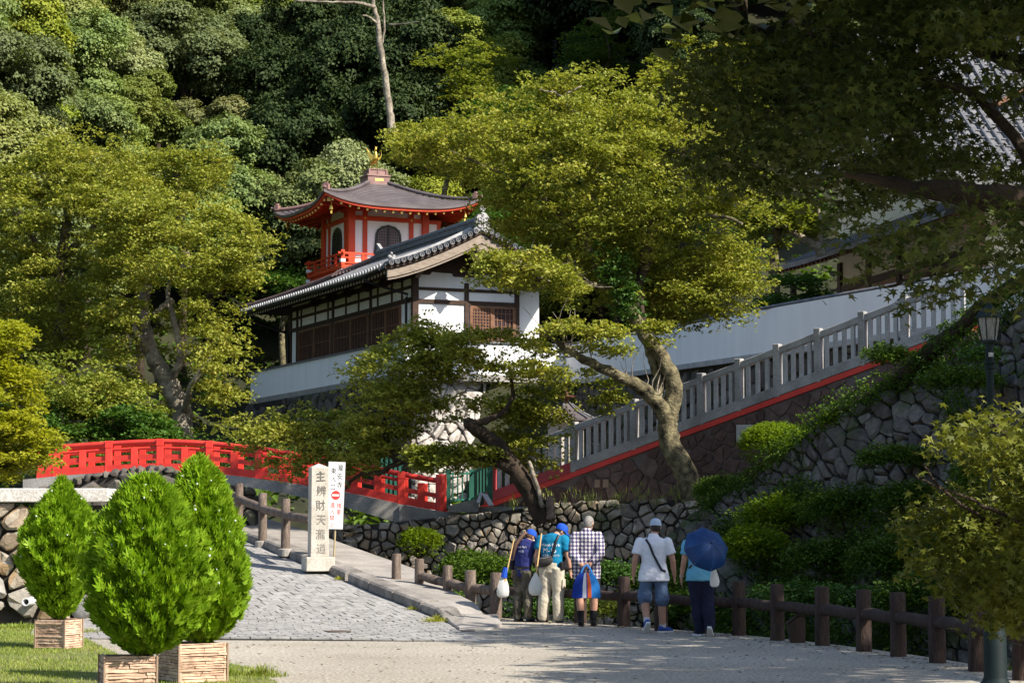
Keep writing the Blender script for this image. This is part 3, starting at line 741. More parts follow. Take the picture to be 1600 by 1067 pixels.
# demon-face end tile: arched shield with curls
sh = [(-.34, 0), (-.30, .10), (-.22, .16), (-.24, .36), (-.20, .52), (-.10, .62), (0, .65), (.10, .62), (.20, .52), (.24, .36), (.22, .16), (.30, .10), (.34, 0)]
mb = MB().prism([T(UC + a, V0 - .02, 10.92 + b) for a, b in sh], LD * .16)
for a, b, r3 in ((-.09, .42, .075), (.09, .42, .075), (-.1, .22, .085), (.1, .22, .085), (0, .1, .07), (0, .32, .05), (0, .55, .04), (-.26, .06, .07), (.26, .06, .07)):
    q = T(UC + a, V0 - .03, 10.92 + b); ax = Frame(q, RD, Z, -LD); mb.lathe(q, [(r3, -.03), (r3, .03), (r3 * .6, .03), (r3 * .5, .005), (.0, .005)], 12, ax)
mb.lathe(T(UC, V0 + .05, 11.7), [(.09, -.05), (.09, .05), (.04, .05), (.0, .06)], 12, Frame(T(UC, V0 + .02, 11.68), RD, Z, -LD))
obj('ridge_end_tile', mb, M['granite_dk'], t, smooth=35)
for e, v in ((.87, V0 + .55), ):
    q = T(UC - HW * e, v, roof_z(UC - HW * e, v) + .12); mb = MB()
    for a, b, c3, r3 in ((0, 0, 0, .13), (-.08, 0, .13, .08), (.06, 0, .15, .07), (0, -.1, .05, .09), (-.02, 0, .25, .045)): mb.ball(q + RD * a + LD * b + Z * c3, r3, 8, 6)
    obj('ridge_foot_ornament', mb, M['granite_dk'], t, smooth=50)
# hip ridge falling to the far corner
pts = [T(UC - HW * e, VR + (V1 - VR) * e, roof_z(UC - HW * e, VR + (V1 - VR) * e) + .14) for e in np.linspace(.0, .97, 10)]
obj('hip_ridge', MB().tube(pts, .13, 8), M['tile_dark'], t, smooth=50)
q = T(UC, VR, 11.36); obj('ridge_tail_tile', MB().prism([q, q + Z * .38 + LD * .22, q + Z * .22 - LD * .05, q + Z * .06 - LD * .3], RD * .12), M['granite_dk'], t)
mb = MB()
for e in np.linspace(.1, .95, 12): mb.tube([T(UC - .95 * e * 1.0, VR + .12 + (V1 - VR) * .30 * e, 11.25 - .9 * e * .5), T(UC - 1.25 * e, VR + .05 + (V1 - VR) * .30 * e, 11.0 - .9 * e * .5)], .09, 6)
stuff(obj('hip_tiles', mb, M['tile_dark'], t, smooth=40))
# rafters with pale tips under the left eave, gutter and down pipes
mb, m2 = MB(), MB()
for i in range(52):
    v = V0 + .35 + i * .29
    if v > V1 - .2: break
    z = roof_z(UC - HW, v) - .19
    mb.beam(T(-.05, v, 9.78), T(UC - HW + .12, v, z), .08, .09); q = T(UC - HW + .11, v, z)
    m2.beam(q, q - RD * .025, .085, .095)
stuff(obj('rafters', mb, M['wood'], t)); stuff(obj('rafter_tips', m2, M['cream'], t))
gp_ = [T(UC - HW - .1, v, roof_z(UC - HW, v) - .13) for v in np.linspace(V0 + .2, V1, 12)]
obj('gutter', MB().tube(gp_, .06, 8), M['black'], t, smooth=50)
obj('downpipe', MB().tube([T(UC - HW - .1, .2, 9.45), T(UC - HW - .1, .2, 9.33), T(-.2, -.0, 8.95), T(-.14, .3, 8.85), T(-.14, .3, 6.2)], .045, 8), M['black'], t, smooth=50)
obj('downpipe', MB().tube([T(UC - HW - .1, V1 - .3, 9.4), T(UC - HW - .1, V1 - .3, 9.3), T(-.2, 13.1, 8.75), T(-.1, 13.0, 8.65), T(-.1, 13.0, 6.2)], .045, 8), M['black'], t, smooth=50)

# ---- low white walls round the terrace and the rubble below
CW = Vector((-3.38, 68.17, 0)); C2 = Frame(CW, RD, LD)
t = thing('terrace_wall', 'low white plaster wall skirting the left side of the gabled temple hall', 'wall', C2(0, 8, 6.2))
obj('wall', MB().box((0, .0, 6.3), (.25, 16.8, 7.30), C2), M['plaster'], t)
obj('coping', MB().box((-.06, -.02, 7.303), (.31, 16.86, 7.36), C2), M['tile'], t)
obj('plinth', MB().box((-.04, -.02, 6.08), (.3, 16.84, 6.297), C2), M['concrete'], t)
t = thing('gable_terrace_wall', 'low sunlit white plaster wall under the gable end of the temple hall', 'wall', C2(3, 0, 6.2))
obj('wall', MB().box((.253, 0, 6.3), (5.6, .25, 7.30), C2), M['plaster'], t)
obj('coping', MB().box((.32, -.06, 7.303), (5.6, .31, 7.36), C2), M['tile'], t)
obj('plinth', MB().box((.305, -.04, 6.08), (5.6, .3, 6.297), C2), M['concrete'], t)
t = thing('terrace_footing', 'pale sunlit rubble retaining wall under the temple gable behind the leaning maple', 'stone wall', C2(3, -.2, 1.5))
fr = Frame(C2(-.15, -.12, 1.2), RD, Z, -LD)
ft = Frame(fr.o, fr.u, Z + LD * .10, fr.w)
obj('wall_core', MB().box((0, 0, -.3), (7.2, 4.9, -.02), ft), M['joint'], t)
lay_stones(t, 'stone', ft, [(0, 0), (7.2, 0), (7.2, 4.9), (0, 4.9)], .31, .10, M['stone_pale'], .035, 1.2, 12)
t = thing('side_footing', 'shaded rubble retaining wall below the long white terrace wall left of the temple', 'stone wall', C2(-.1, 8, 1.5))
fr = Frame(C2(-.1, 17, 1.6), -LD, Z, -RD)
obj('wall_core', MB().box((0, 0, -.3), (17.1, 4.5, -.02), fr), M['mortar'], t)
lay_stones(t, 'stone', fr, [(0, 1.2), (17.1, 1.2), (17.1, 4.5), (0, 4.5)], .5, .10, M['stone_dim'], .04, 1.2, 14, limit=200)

# ---- the shaded white wall climbing beside the stair
WP = [C2(5.6, .1, 0), P(1195, 500, 53), P(1420, 500, 48.5), P(1640, 500, 44.5)]
t = thing('stair_side_wall', 'long shaded white plaster wall with tiled coping behind the stone balustrade', 'wall', (5, 60, 6))
pf = PathFrame(WP, 0); L = pf.l[-1]
def wz(u): q, n = pf.at(u); return interp(q.y, [44.5, 48.5, 53, 70.4], [5.95, 5.90, 5.74, 6.16])
def wt(u): q, n = pf.at(u); return interp(q.y, [44.5, 48.5, 53, 61, 70.4], [7.0, 6.93, 6.80, 6.98, 7.30])
for nm, m_, f0, f1, o0, o1, cx in (('wall', 'plaster', lambda u: wz(u), lambda u: wt(u), 0, -.25, 0), ('plinth', 'granite', lambda u: wz(u) - .14, lambda u: wz(u) - .002, .03, -.28, 0)):
    mb = MB(); n = 24
    for i in range(n + 1): u = L * i / n; mb.v += [pf(u, f0(u), o0), pf(u, f1(u), o0), pf(u, f1(u), o1), pf(u, f0(u), o1)]
    for i in range(n): mb.f += [(i * 4 + a, i * 4 + b, i * 4 + 4 + b, i * 4 + 4 + a) for a, b in ((0, 1), (1, 2), (2, 3), (3, 0))]
    mb.f += [(3, 2, 1, 0), (n * 4, n * 4 + 1, n * 4 + 2, n * 4 + 3)]; obj(nm, mb, M[m_], t)
u = 0
while u < L - .2:
    a, b = pf(u, wt(u) + .045, -.12), pf(min(L, u + .29), wt(min(L, u + .29)) + .045, -.12); d = (b - a); q, n = pf.at(u); n3 = Vector((n.x, n.y, 0))
    mb = MB(); mb.tube([a, a + d * .97], [.12, .105], 8, ell=.5, side=n3); obj('coping_tile', mb, M['tile'], t, smooth=50); u += .30
t = thing('stair_wall_footing', 'dark rubble footing under the shaded white wall beside the small hexagonal roof', 'stone wall', (3, 62, 3))
pf2 = PathFrame([(p.x, p.y) for p in WP[:3]], 2.6, .06); L2 = pf2.l[-1]
obj('wall_core', MB().grid(lambda s, v: pf2(s * L2, v * (wz(s * L2) - 2.75), .02), 24, 3), M['mortar'], t)
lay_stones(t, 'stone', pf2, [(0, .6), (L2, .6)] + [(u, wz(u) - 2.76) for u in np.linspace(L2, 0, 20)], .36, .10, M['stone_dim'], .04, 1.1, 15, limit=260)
# ================================================================== red pagoda
QC = Vector((-5.5, 86.04, 0)); Q = Frame(QC, RD, LD); H = 1.55
t = thing('pagoda', 'red and white two-tier pagoda with curved dark roof and bell-shaped windows above the temple roof', 'pagoda', Q(0, 0, 6))
pagoda = t
obj('lower_storey', MB().box((-1.75, -1.75, 5.6), (1.75, 1.75, 10.95), Q), M['plaster'], t)
obj('upper_wall', MB().box((-H, -H, 10.96), (H, H, 13.95), Q), M['plaster'], t)
# faces: A looks towards the gable side (-v), B looks left (-u)
FA = lambda a, z, o: Q(a, -H - o, z)
FB = lambda a, z, o: Q(-H - o, -a, z)                    # a runs from the far end (-) to the near corner (+)
FC = lambda a, z, o: Q(H + o, a, z)
def fbox(f, a0, a1, z0, z1, o0, o1): return MB().add([f(a, z, o) for o in (o0, o1) for a, z in ((a0, z0), (a1, z0), (a1, z1), (a0, z1))], BOXF)
for sx, sy in ((-1, -1), (1, -1), (-1, 1), (1, 1)):
    obj('corner_post', MB().box((sx * H - .14, sy * H - .14, 10.9), (sx * H + .14, sy * H + .14, 13.98), Q), M['vermilion'], t, bevel=.015)
for f in (FA, FB, FC):
    for a in (-.97, .97): obj('post', fbox(f, a - .09, a + .09, 10.95, 13.5, .0, .055), M['vermilion'], t)
    obj('tie_beam', fbox(f, -H - .12, H + .12, 13.36, 13.54, .002, .065), M['vermilion'], t)
    obj('head_beam', fbox(f, -H - .12, H + .12, 13.86, 14.0, .002, .09), M['vermilion'], t)
    for a in (-.97, .97): obj('strut', fbox(f, a - .1, a + .1, 13.54, 13.86, .0, .05), M['vermilion'], t)
    for a in (-1.2, 1.2): obj('bracket_arm', fbox(f, a - .42, a + .42, 13.72, 13.86, .001, .16), M['vermilion'], t)
    mb = MB()
    for a in (-.97, .97, -H, H): m2 = fbox(f, a - .035, a + .035, 13.42, 13.49, .066, .08); mb.add(m2.v, m2.f)
    stuff(obj('gilt_studs', mb, M['goldpaint'], t))
    # cusped window: black frame, dark panes with a fine lattice
    half = [(.62, 11.75), (.60, 12.1), (.55, 12.6), (.53, 12.86), (.46, 13.03), (.36, 13.10), (.28, 13.17), (.14, 13.19), (0, 13.24)]
    out = half + [(-x, z) for x, z in reversed(half[:-1])]
    inn = [(x * .86, z if z < 11.8 else 11.75 + (z - 11.75) * .94) for x, z in out]
    W = obj('window', MB().prism([f(x, z, .012) for x, z in out], f(0, 0, .035) - f(0, 0, .012)), M['black'], t)
    n = len(out); mb = MB()
    mb.v = [f(x, z, .06) for x, z in out] + [f(x, z, .06) for x, z in inn] + [f(x, z, .03) for x, z in out] + [f(x, z, .03) for x, z in inn]
    for i in range(n - 1): mb.f += [(i, i + 1, n + i + 1, n + i), (i, 2 * n + i, 2 * n + i + 1, i + 1), (n + i, n + i + 1, 3 * n + i + 1, 3 * n + i)]
    obj('frame', mb, M['black'], W)
    obj('mullion', fbox(f, -.035, .035, 11.75, 13.2, .04, .065), M['black'], W)
    obj('pane', MB().prism([f(x, z, .037) for x, z in inn], f(0, 0, .04) - f(0, 0, .037)), pmat('lattice_pane', (.13, .085, .09), (.19, .13, .13), 2, .4, 0) if f is FA else M['glassdark'], W)
    mb = MB()
    for i in range(-6, 7):
        if i == 0: continue
        x = i * .076; zt = interp(abs(x), [0, .28, .36, .46, .53], [13.1, 13.0, 12.95, 12.85, 12.6]); m2 = fbox(f, x - .01, x + .01, 11.75, zt, .041, .05); mb.add(m2.v, m2.f)
    for z in np.arange(11.85, 13.1, .11): w_ = interp(z, [11.7, 12.6, 12.85, 13.1], [.52, .46, .44, .24]); m2 = fbox(f, -w_, w_, z - .01, z + .01, .042, .051); mb.add(m2.v, m2.f)
    stuff(obj('lattice', mb, M['black'], W))
# small link wing at the right corner
obj('wing_wall', MB().box((H + .142, -H + .25, 10.9), (H + .62, -.3, 13.4), Q), M['plaster'], t)
obj('wing_post', MB().box((H + .623, -H + .22, 10.9), (H + .76, -H + .36, 13.5), Q), M['vermilion'], t)
obj('wing_beam', MB().box((H + .142, -H + .2, 13.402), (H + .78, -.25, 13.55), Q), M['vermilion'], t)
# roof: concave pyramid with swept corners
HS, ZC, ZE, ZT = 3.22, 15.3, 13.80, 14.24
def pz(u, v):
    e = max(abs(u), abs(v)) / HS; c = min(abs(u), abs(v)) / max(1e-6, max(abs(u), abs(v)))
    return ZE + (ZC - ZE) * (1 - e) ** 1.35 + (ZT - ZE) * (c ** 3.2) * e ** 2
N = 32
def rp(s, k):
    return Q(lerp(-HS, HS, s), lerp(-HS, HS, k), pz(lerp(-HS, HS, s), lerp(-HS, HS, k)))
obj('roof', MB().grid(rp, N, N), M['copper'], t, smooth=35)
mb = MB()                                                # eave edge board
ring = [(-1 + 2 * i / 24, -1) for i in range(24)] + [(1, -1 + 2 * i / 24) for i in range(24)] + [(1 - 2 * i / 24, 1) for i in range(24)] + [(-1, 1 - 2 * i / 24) for i in range(24)]
n = len(ring)
for a, b in ring:
    u, v = a * HS, b * HS; z = pz(u, v); mb.v += [Q(u * 1.005, v * 1.005, z + .01), Q(u * 1.005, v * 1.005, z - .10), Q(u * .97, v * .97, z - .11)]
for i in range(n):
    j = (i + 1) % n; mb.f += [(i * 3, j * 3, j * 3 + 1, i * 3 + 1), (i * 3 + 1, j * 3 + 1, j * 3 + 2, i * 3 + 2)]
obj('eave_edge', mb, M['copper'], t)
mb = MB()
for a, b in ring: mb.v += [Q(a * HS * .985, b * HS * .985, pz(a * HS, b * HS) - .105), Q(a * HS * .985, b * HS * .985, pz(a * HS, b * HS) - .20), Q(a * HS * .93, b * HS * .93, pz(a * HS, b * HS) - .21)]
for i in range(n):
    j = (i + 1) % n; mb.f += [(i * 3, j * 3, j * 3 + 1, i * 3 + 1), (i * 3 + 1, j * 3 + 1, j * 3 + 2, i * 3 + 2)]
obj('eave_board', mb, M['vermilion'], t)
mb = MB()
for a, b in ring: mb.v += [Q(a * HS * .96, b * HS * .96, pz(a * HS, b * HS) - .15), Q(a * H * .99, b * H * .99, 14.02)]
for i in range(n): j = (i + 1) % n; mb.f += [(i * 2, j * 2, j * 2 + 1, i * 2 + 1)]
obj('soffit', mb, M['vermilion'], t)
# rafters with gilt tips
tips = MB()
for sd in range(4):
    mb = MB()
    for i in range(17):
        a = -.92 + 1.84 * i / 16
        pt = [(a, -1), (1, a), (-a, 1), (-1, -a)][sd]
        o = Q(pt[0] * HS * .95, pt[1] * HS * .95, pz(pt[0] * HS, pt[1] * HS) - .26); i_ = Q(*[(a * H, -H), (H, a * H), (-a * H, H), (-H, -a * H)][sd], 13.98)
        mb.beam(i_, o, .07, .08); d = (o - i_).normalized(); tips.beam(o, o + d * .03, .075, .085)
    obj('rafter_row', mb, M['vermilion'], t, kind='stuff')
stuff(obj('rafter_tips', tips, M['goldpaint'], t))
for sx, sy in ((-1, -1), (1, -1), (-1, 1), (1, 1)):
    pts = [Q(sx * HS * e, sy * HS * e, pz(sx * HS * e, sy * HS * e) + .05) for e in np.linspace(.13, .97, 12)]
    obj('hip_ridge', MB().tube(pts, .085, 8, ell=.9), M['rustcopper'] if (sx, sy) == (-1, 1) else M['copper'], t, smooth=50)
    q = Q(sx * HS * .965, sy * HS * .965, pz(sx * HS * .96, sy * HS * .96) + .07); d = (RD * sx + LD * sy).normalized(); s2 = d.cross(Z)
    fr = Frame(q, d, s2)
    obj('hip_end_tile', MB().box((-.10, -.12, -.06), (.06, .12, .16), fr).box((-.06, -.07, .16), (.03, .07, .24), fr).tube([fr(.05, 0, .03), fr(.26, 0, .05)], .05, 8), M['rustcopper'], t)
    c = Q(sx * 1.62, sy * 1.62, 13.9); obj('corner_bracket', MB().beam(c, Q(sx * HS * .9, sy * HS * .9, pz(sx * HS, sy * HS) - .33), .13, .16), M['vermilion'], t)
    c = Q(sx * HS * .9, sy * HS * .9, pz(sx * HS, sy * HS) - .33); d3 = (c - Q(sx * 1.62, sy * 1.62, 13.9)).normalized(); obj('gilt_cap', MB().beam(c, c + d3 * .05, .14, .17), M['goldpaint'], t)
    for o in (1.28,): obj('gilt_bracket', MB().box((sx * H - .12, sy * H - .12, 13.99), (sx * H + .12, sy * H + .12, 14.16), Frame(QC + RD * sx * .2 + LD * sy * .2, RD, LD)), M['goldpaint'], t)
# sheet courses on the roof
mb = MB()
for k in range(1, 15):
    e = .14 + .84 * k / 15
    for sd in range(4):
        P_ = []
        for a in np.linspace(-1, 1, 14):
            pt = [(a, -1), (1, a), (-a, 1), (-1, -a)][sd]; u, v = pt[0] * HS * e, pt[1] * HS * e; P_.append(Q(u, v, pz(u, v) + .006))
        mb.tube(P_, .014, 4)
stuff(obj('roof_courses', mb, M['copper'], t))
obj('roof_crown', MB().box((-.46, -.46, 14.95), (.46, .46, 15.36), Q).box((-.50, -.50, 15.33), (.50, .50, 15.40), Q).box((-.36, -.36, 15.4), (.36, .36, 15.60), Q).box((-.39, -.39, 15.6), (.39, .39, 15.64), Q)
    .box((-.40, -.40, 15.402), (-.33, -.33, 15.6), Q).box((.33, -.40, 15.402), (.40, -.33, 15.6), Q).box((-.03, -.385, 15.402), (.03, -.35, 15.6), Q), M['rustcopper'], t, bevel=.01)
obj('crown_plate', MB().box((-.16, -.47, 15.14), (.2, -.462, 15.24), Q), M['goldpaint'], t)
# balcony
bh = 2.12
obj('balcony_floor', MB().box((-bh, -bh, 11.38), (bh, bh, 11.52), Q).box((-bh + .08, -bh + .08, 11.20), (bh - .08, bh - .08, 11.378), Q), M['vermilion'], t, bevel=.01)
obj('balcony_girder', MB().box((-1.9, -1.9, 10.98), (1.9, 1.9, 11.1), Q), M['vermilion'], t)
for sd in range(4):
    def bp(a, z, sd=sd): return Q(*[(a, -bh + .06), (bh - .06, a), (-a, bh - .06), (-bh + .06, -a)][sd], z)
    for z, w_ in ((11.98, .075), (11.80, .05), (11.60, .06)): obj('rail', MB().beam(bp(-bh - (.12 if z > 11.9 else -.06), z), bp(bh + (.12 if z > 11.9 else -.06), z), w_, w_), M['vermilion'], t)
    for a in np.linspace(-bh + .06, bh - .06, 6)[:-1]: obj('baluster', MB().beam(bp(a, 11.5), bp(a, 12.02 if abs(a) > 2 else 11.95), .09, .09, RD), M['vermilion'], t)
    for a in (-1.5, -.5, .5, 1.5):
        i_ = Q(*[(a, -H), (H, a), (-a, H), (-H, -a)][sd], 11.14); o = bp(a, 11.16)
        obj('bracket', MB().beam(i_, o, .13, .15), M['vermilion'], t); d = (o - i_).normalized(); obj('white_tip', MB().beam(o + d * .001, o + d * .05, .135, .155), M['plaster'], t)
for sx, sy in ((-1, -1), (1, -1), (-1, 1)):
    c = Q(sx * (bh - .06), sy * (bh - .06), 0); fr = Frame(c, RD, LD)
    obj('newel', MB().box((-.07, -.07, 11.5), (.07, .07, 12.1), fr), M['vermilion'], t)
    obj('white_tip', MB().box((-.09, -.09, 11.62), (.09, .09, 11.74), fr), M['plaster'], t); obj('white_tip', MB().box((-.10, -.10, 11.22), (.10, .10, 11.34), fr), M['plaster'], t)
# wind bells hung from the eave corners
for (sx, sy), w_ in zip(((-1, -1), (1, -1), (-1, 1)), ('near', 'right', 'left')):
    q = Q(sx * HS * .86, sy * HS * .86, pz(sx * HS, sy * HS) - .40)
    mb = MB().lathe(q, [(.01, .0), (.01, -.10), (.05, -.12), (.075, -.20), (.09, -.31), (.0, -.31)], 10).box((-.035, -.004, -.46), (.035, .004, -.35), Frame(q, RD, LD)).tube([q - Z * .3, q - Z * .36], .006, 4)
    tag(obj('wind_bell', mb, M['gold'], smooth=40), {'near': 'small gilt wind bell under the pagoda roof corner nearest the viewer', 'right': 'small gilt wind bell under the right-hand roof corner of the pagoda', 'left': 'small gilt wind bell under the left-hand roof corner of the pagoda'}[w_], 'wind bell', 'wind bells at the pagoda eaves')
# gilt phoenix on the crown
ph = thing('phoenix_statue', 'golden long-legged bird statue with raised wings standing on the pagoda crown', 'statue', Q(-.05, 0, 15.64))
F_ = Frame(Q(-.05, 0, 15.64), (1, 0, 0), (0, 1, 0))
mb = MB()
mb.tube([F_(.02, 0, .30), F_(.05, -.02, .36), F_(.07, -.04, .48), F_(.08, -.05, .60), F_(.085, -.07, .68), F_(.07, -.07, .74)], [.05, .10, .115, .095, .055, .045], 10)
mb.tube([F_(.07, -.07, .72), F_(.075, -.09, .80), F_(.09, -.10, .86), F_(.10, -.10, .92)], [.045, .055, .035, .012], 8)
mb.tube([F_(.085, -.12, .80), F_(.14, -.22, .78)], [.022, .004], 6)
for a in (-.02, .0, .03): mb.tube([F_(.08 + a, -.08, .86), F_(.09 + a * 2, -.04, .97)], [.014, .004], 5)
obj('body', mb, M['gold'], ph, smooth=60)
for x in (-.04, .10):
    obj('leg', MB().tube([F_(x + .02, -.02, .42), F_(x, 0, .28), F_(x - .01, .02, .02)], [.05, .03, .022], 7).tube([F_(x - .01, .02, .015), F_(x, -.11, .012)], [.02, .012], 5), M['gold'], ph, smooth=60)
wl = [(.0, .62), (-.10, .66), (-.22, .74), (-.33, .92), (-.31, .74), (-.28, .60), (-.22, .46), (-.12, .38), (0, .40)]
obj('wing', MB().prism([F_(x + .03, .02 + abs(x) * .15, z) for x, z in wl], (0, .035, 0)), M['gold'], ph, bevel=.008)
wr = [(.0, .62), (.06, .55), (.16, .52), (.22, .62), (.235, .82), (.26, .62), (.22, .48), (.12, .40), (.02, .42)]
obj('wing', MB().prism([F_(x + .06, .02 + abs(x) * .15, z) for x, z in wr], (0, .035, 0)), M['gold'], ph, bevel=.008)
for k, (dx, dz) in enumerate(((-.16, -.02), (-.20, .06), (-.10, -.08))): obj('tail_feather', MB().tube([F_(.0, .08, .42), F_(dx * .5, .18, .38 + dz), F_(dx, .28, .26 + dz)], [.035, .045, .008], 6, ell=.4), M['gold'], ph, smooth=60)

# ================================================================== upper hall at the right, behind the foreground maple
MD, ND = Vector((-.2, .98, 0)), Vector((.98, .2, 0))
E0 = P(1205, 425, 66); U = Frame(Vector((E0.x, E0.y, 0)), ND, MD)
t = thing('upper_hall', 'large temple hall with two grey tiled roofs half hidden by the dark foreground maple', 'temple', U(3, -6, 6.5))
zr = E0.z
obj('plaster_wall', MB().box((1.9, -13, 6.3), (9, -.8, zr + 3.2), U), M['cream'], t)
for v in (-1, -3.4, -5.8, -8.2, -10.6, -12.9): obj('post', MB().box((1.8, v - .12, 6.3), (1.95, v + .12, zr + .2), U), M['wood'], t)
for v in (-2.2, -4.6, -7.0, -9.4, -11.7): 
    obj('lattice_door', MB().box((1.86, v - .9, 6.5), (1.905, v + .9, 8.5), U), M['lattice'], t)
obj('beam', MB().box((1.82, -13.05, 8.52), (1.93, -.75, 8.72), U), M['wood'], t)
def lower(s, k): return U(lerp(0, 2.4, s), lerp(-13.5, -.1 + .0, k), zr + 1.15 * s ** 1.3 + .25 * abs(k - .0) ** 6 * (1 - s) * .6)
obj('lower_roof', MB().grid(lower, 10, 20, (0, 0, -.14)), M['tile'], t, smooth=30)
mb = MB()
for i in range(50):
    k = i / 49; pts = [lower(s, k) + Z * .03 for s in np.linspace(-.005, 1, 6)]; mb.tube(pts, .055, 6)
stuff(obj('tile_rolls', mb, M['tile'], t, smooth=50))
obj('lower_soffit', MB().grid(lambda s, k: lower(s, k) - Z * .16, 6, 6), M['lattice'], t)
mb = MB()
for i in range(40): k = i / 39; mb.beam(lower(.03, k) - Z * .2, lower(.95, k) - Z * .3, .07, .09)
stuff(obj('rafters', mb, M['lattice'], t))
obj('upper_wall', MB().box((2.4, -13, zr + 1.2), (9, -1.2, zr + 3.4), U), M['lattice'], t)
obj('upper_panel', MB().box((2.36, -5.8, zr + 1.5), (2.398, -1.5, zr + 2.6), U), M['cream'], t)
for v in (-1.3, -3.6, -6, -8.4, -10.8): obj('post', MB().box((2.3, v - .12, zr + 1.0), (2.42, v + .12, zr + 3.2), U), M['wood'], t)
mb = MB(); q = U(2.28, -1.3, zr + 2.1); ax = Frame(q, MD, Z, -ND); mb.lathe(q, [(.22, 0), (.22, .03), (.16, .03), (.15, .0), (0, .0)], 18, ax); obj('crest', mb, M['capstone'], t)
zu = zr + 2.75
def upper(s, k): v = lerp(-14.2, .5, k); return U(lerp(1.0, 6.5, s), v - 2.5 * s * k, zu + 4.2 * s ** 1.2 + .35 * k ** 8 * (1 - s))
obj('upper_roof', MB().grid(upper, 14, 20, (0, 0, -.16)), M['tile'], t, smooth=30)
mb = MB()
for i in range(52):
    k = i / 51; pts = [upper(s, k) + Z * .03 for s in np.linspace(-.003, 1, 8)]; mb.tube(pts, .06, 6)
for j in range(1, 18): mb.tube([upper(j / 18, k) + Z * .02 for k in np.linspace(0, 1, 14)], .025, 4)
stuff(obj('tile_rolls', mb, M['tile'], t, smooth=50))
mb = MB()
for i in range(52): k = i / 51; q = upper(0, k); mb.lathe(q, [(.075, -.02), (.075, .03), (.0, .03)], 8, Frame(q + Z * .03, MD, Z, -ND))
stuff(obj('eave_tile_ends', mb, M['granite'], t))
obj('upper_soffit', MB().grid(lambda s, k: upper(s * .5, k) - Z * .18, 6, 6), M['lattice'], t)
mb = MB()
for i in range(44): k = i / 43; mb.beam(upper(.02, k) - Z * .24, upper(.28, k) - Z * .30, .08, .10)
stuff(obj('upper_rafters', mb, M['lattice'], t))
def front(s, k): return U(lerp(-1.5, 7.5, s), lerp(-17.0, -11.6, k), 9.3 + 4.6 * k ** 1.15 + .3 * (1 - s) ** 6 * (1 - k))
obj('front_roof', MB().grid(front, 20, 12, (0, 0, -.16)), M['tile'], t, smooth=30)
mb = MB()
for i in range(34): mb.tube([front(i / 33, k) + Z * .03 for k in np.linspace(-.01, 1, 7)], .06, 6)
for j in range(1, 20): mb.tube([front(s, j / 20) + Z * .02 for s in np.linspace(0, 1, 10)], .028, 4)
stuff(obj('front_tile_rolls', mb, M['tile'], t, smooth=50))
obj('front_soffit', MB().grid(lambda s, k: front(s, k * .6) - Z * .18, 6, 6), M['lattice'], t)
obj('front_wall', MB().box((-.3, -15.6, 6), (7, -15.3, 9.6), U), M['lattice'], t); obj('front_panel', MB().box((.1, -15.66, 7.6), (3, -15.604, 8.9), U), M['cream'], t)
obj('hip_ridge', MB().tube([upper(s, 1) + Z * .12 for s in np.linspace(.0, 1, 10)], .13, 8), M['tile'], t, smooth=50)

# ---- small hexagonal roof beside the stair
c = P(884, 640, 53); t = thing('hexagonal_shelter', 'small hexagonal wooden shelter with dark metal roof behind the balustrade foot', 'shelter', (c.x, c.y, 2.2))
fr = Frame((c.x, c.y, 0), (1, 0, 0), (0, 1, 0)); ze = P(884, 655, 53).z
hexa = [(math.cos(R_(60 * i + 12)), math.sin(R_(60 * i + 12))) for i in range(6)]
mb = MB(); mb.v = [fr(.08 * a, .08 * b, ze + .42) for a, b in hexa] + [fr(.42 * a, .42 * b, ze + .16) for a, b in hexa] + [fr(.74 * a, .74 * b, ze) for a, b in hexa] + [fr(.74 * a, .74 * b, ze - .05) for a, b in hexa] + [fr(.3 * a, .3 * b, ze - .04) for a, b in hexa]
mb.f = [(k * 6 + i, k * 6 + (i + 1) % 6, k * 6 + 6 + (i + 1) % 6, k * 6 + 6 + i) for k in range(4) for i in range(6)]
obj('roof', mb, M['copper'], t)
for a, b in hexa: obj('roof_rib', MB().tube([fr(.08 * a, .08 * b, ze + .44), fr(.42 * a, .42 * b, ze + .18), fr(.76 * a, .76 * b, ze + .015)], .025, 6), M['tile'], t)
obj('body', MB().prism([fr(.45 * a, .45 * b, 2.0) for a, b in hexa], (0, 0, ze - 2.02)), M['sandstone'], t)
obj('roof_crown', MB().lathe(fr(0, 0, 0), [(.12, ze + .60), (.30, ze + .55), (.10, ze + .50), (.08, ze + .4)], 12).lathe(fr(0, 0, 0), [(.08, ze + .60), (.05, ze + .75), (.0, ze + .78)], 8), pmat('maroon_sheet', (.12, .03, .03), (.18, .05, .05), 4, .5), t, smooth=40)
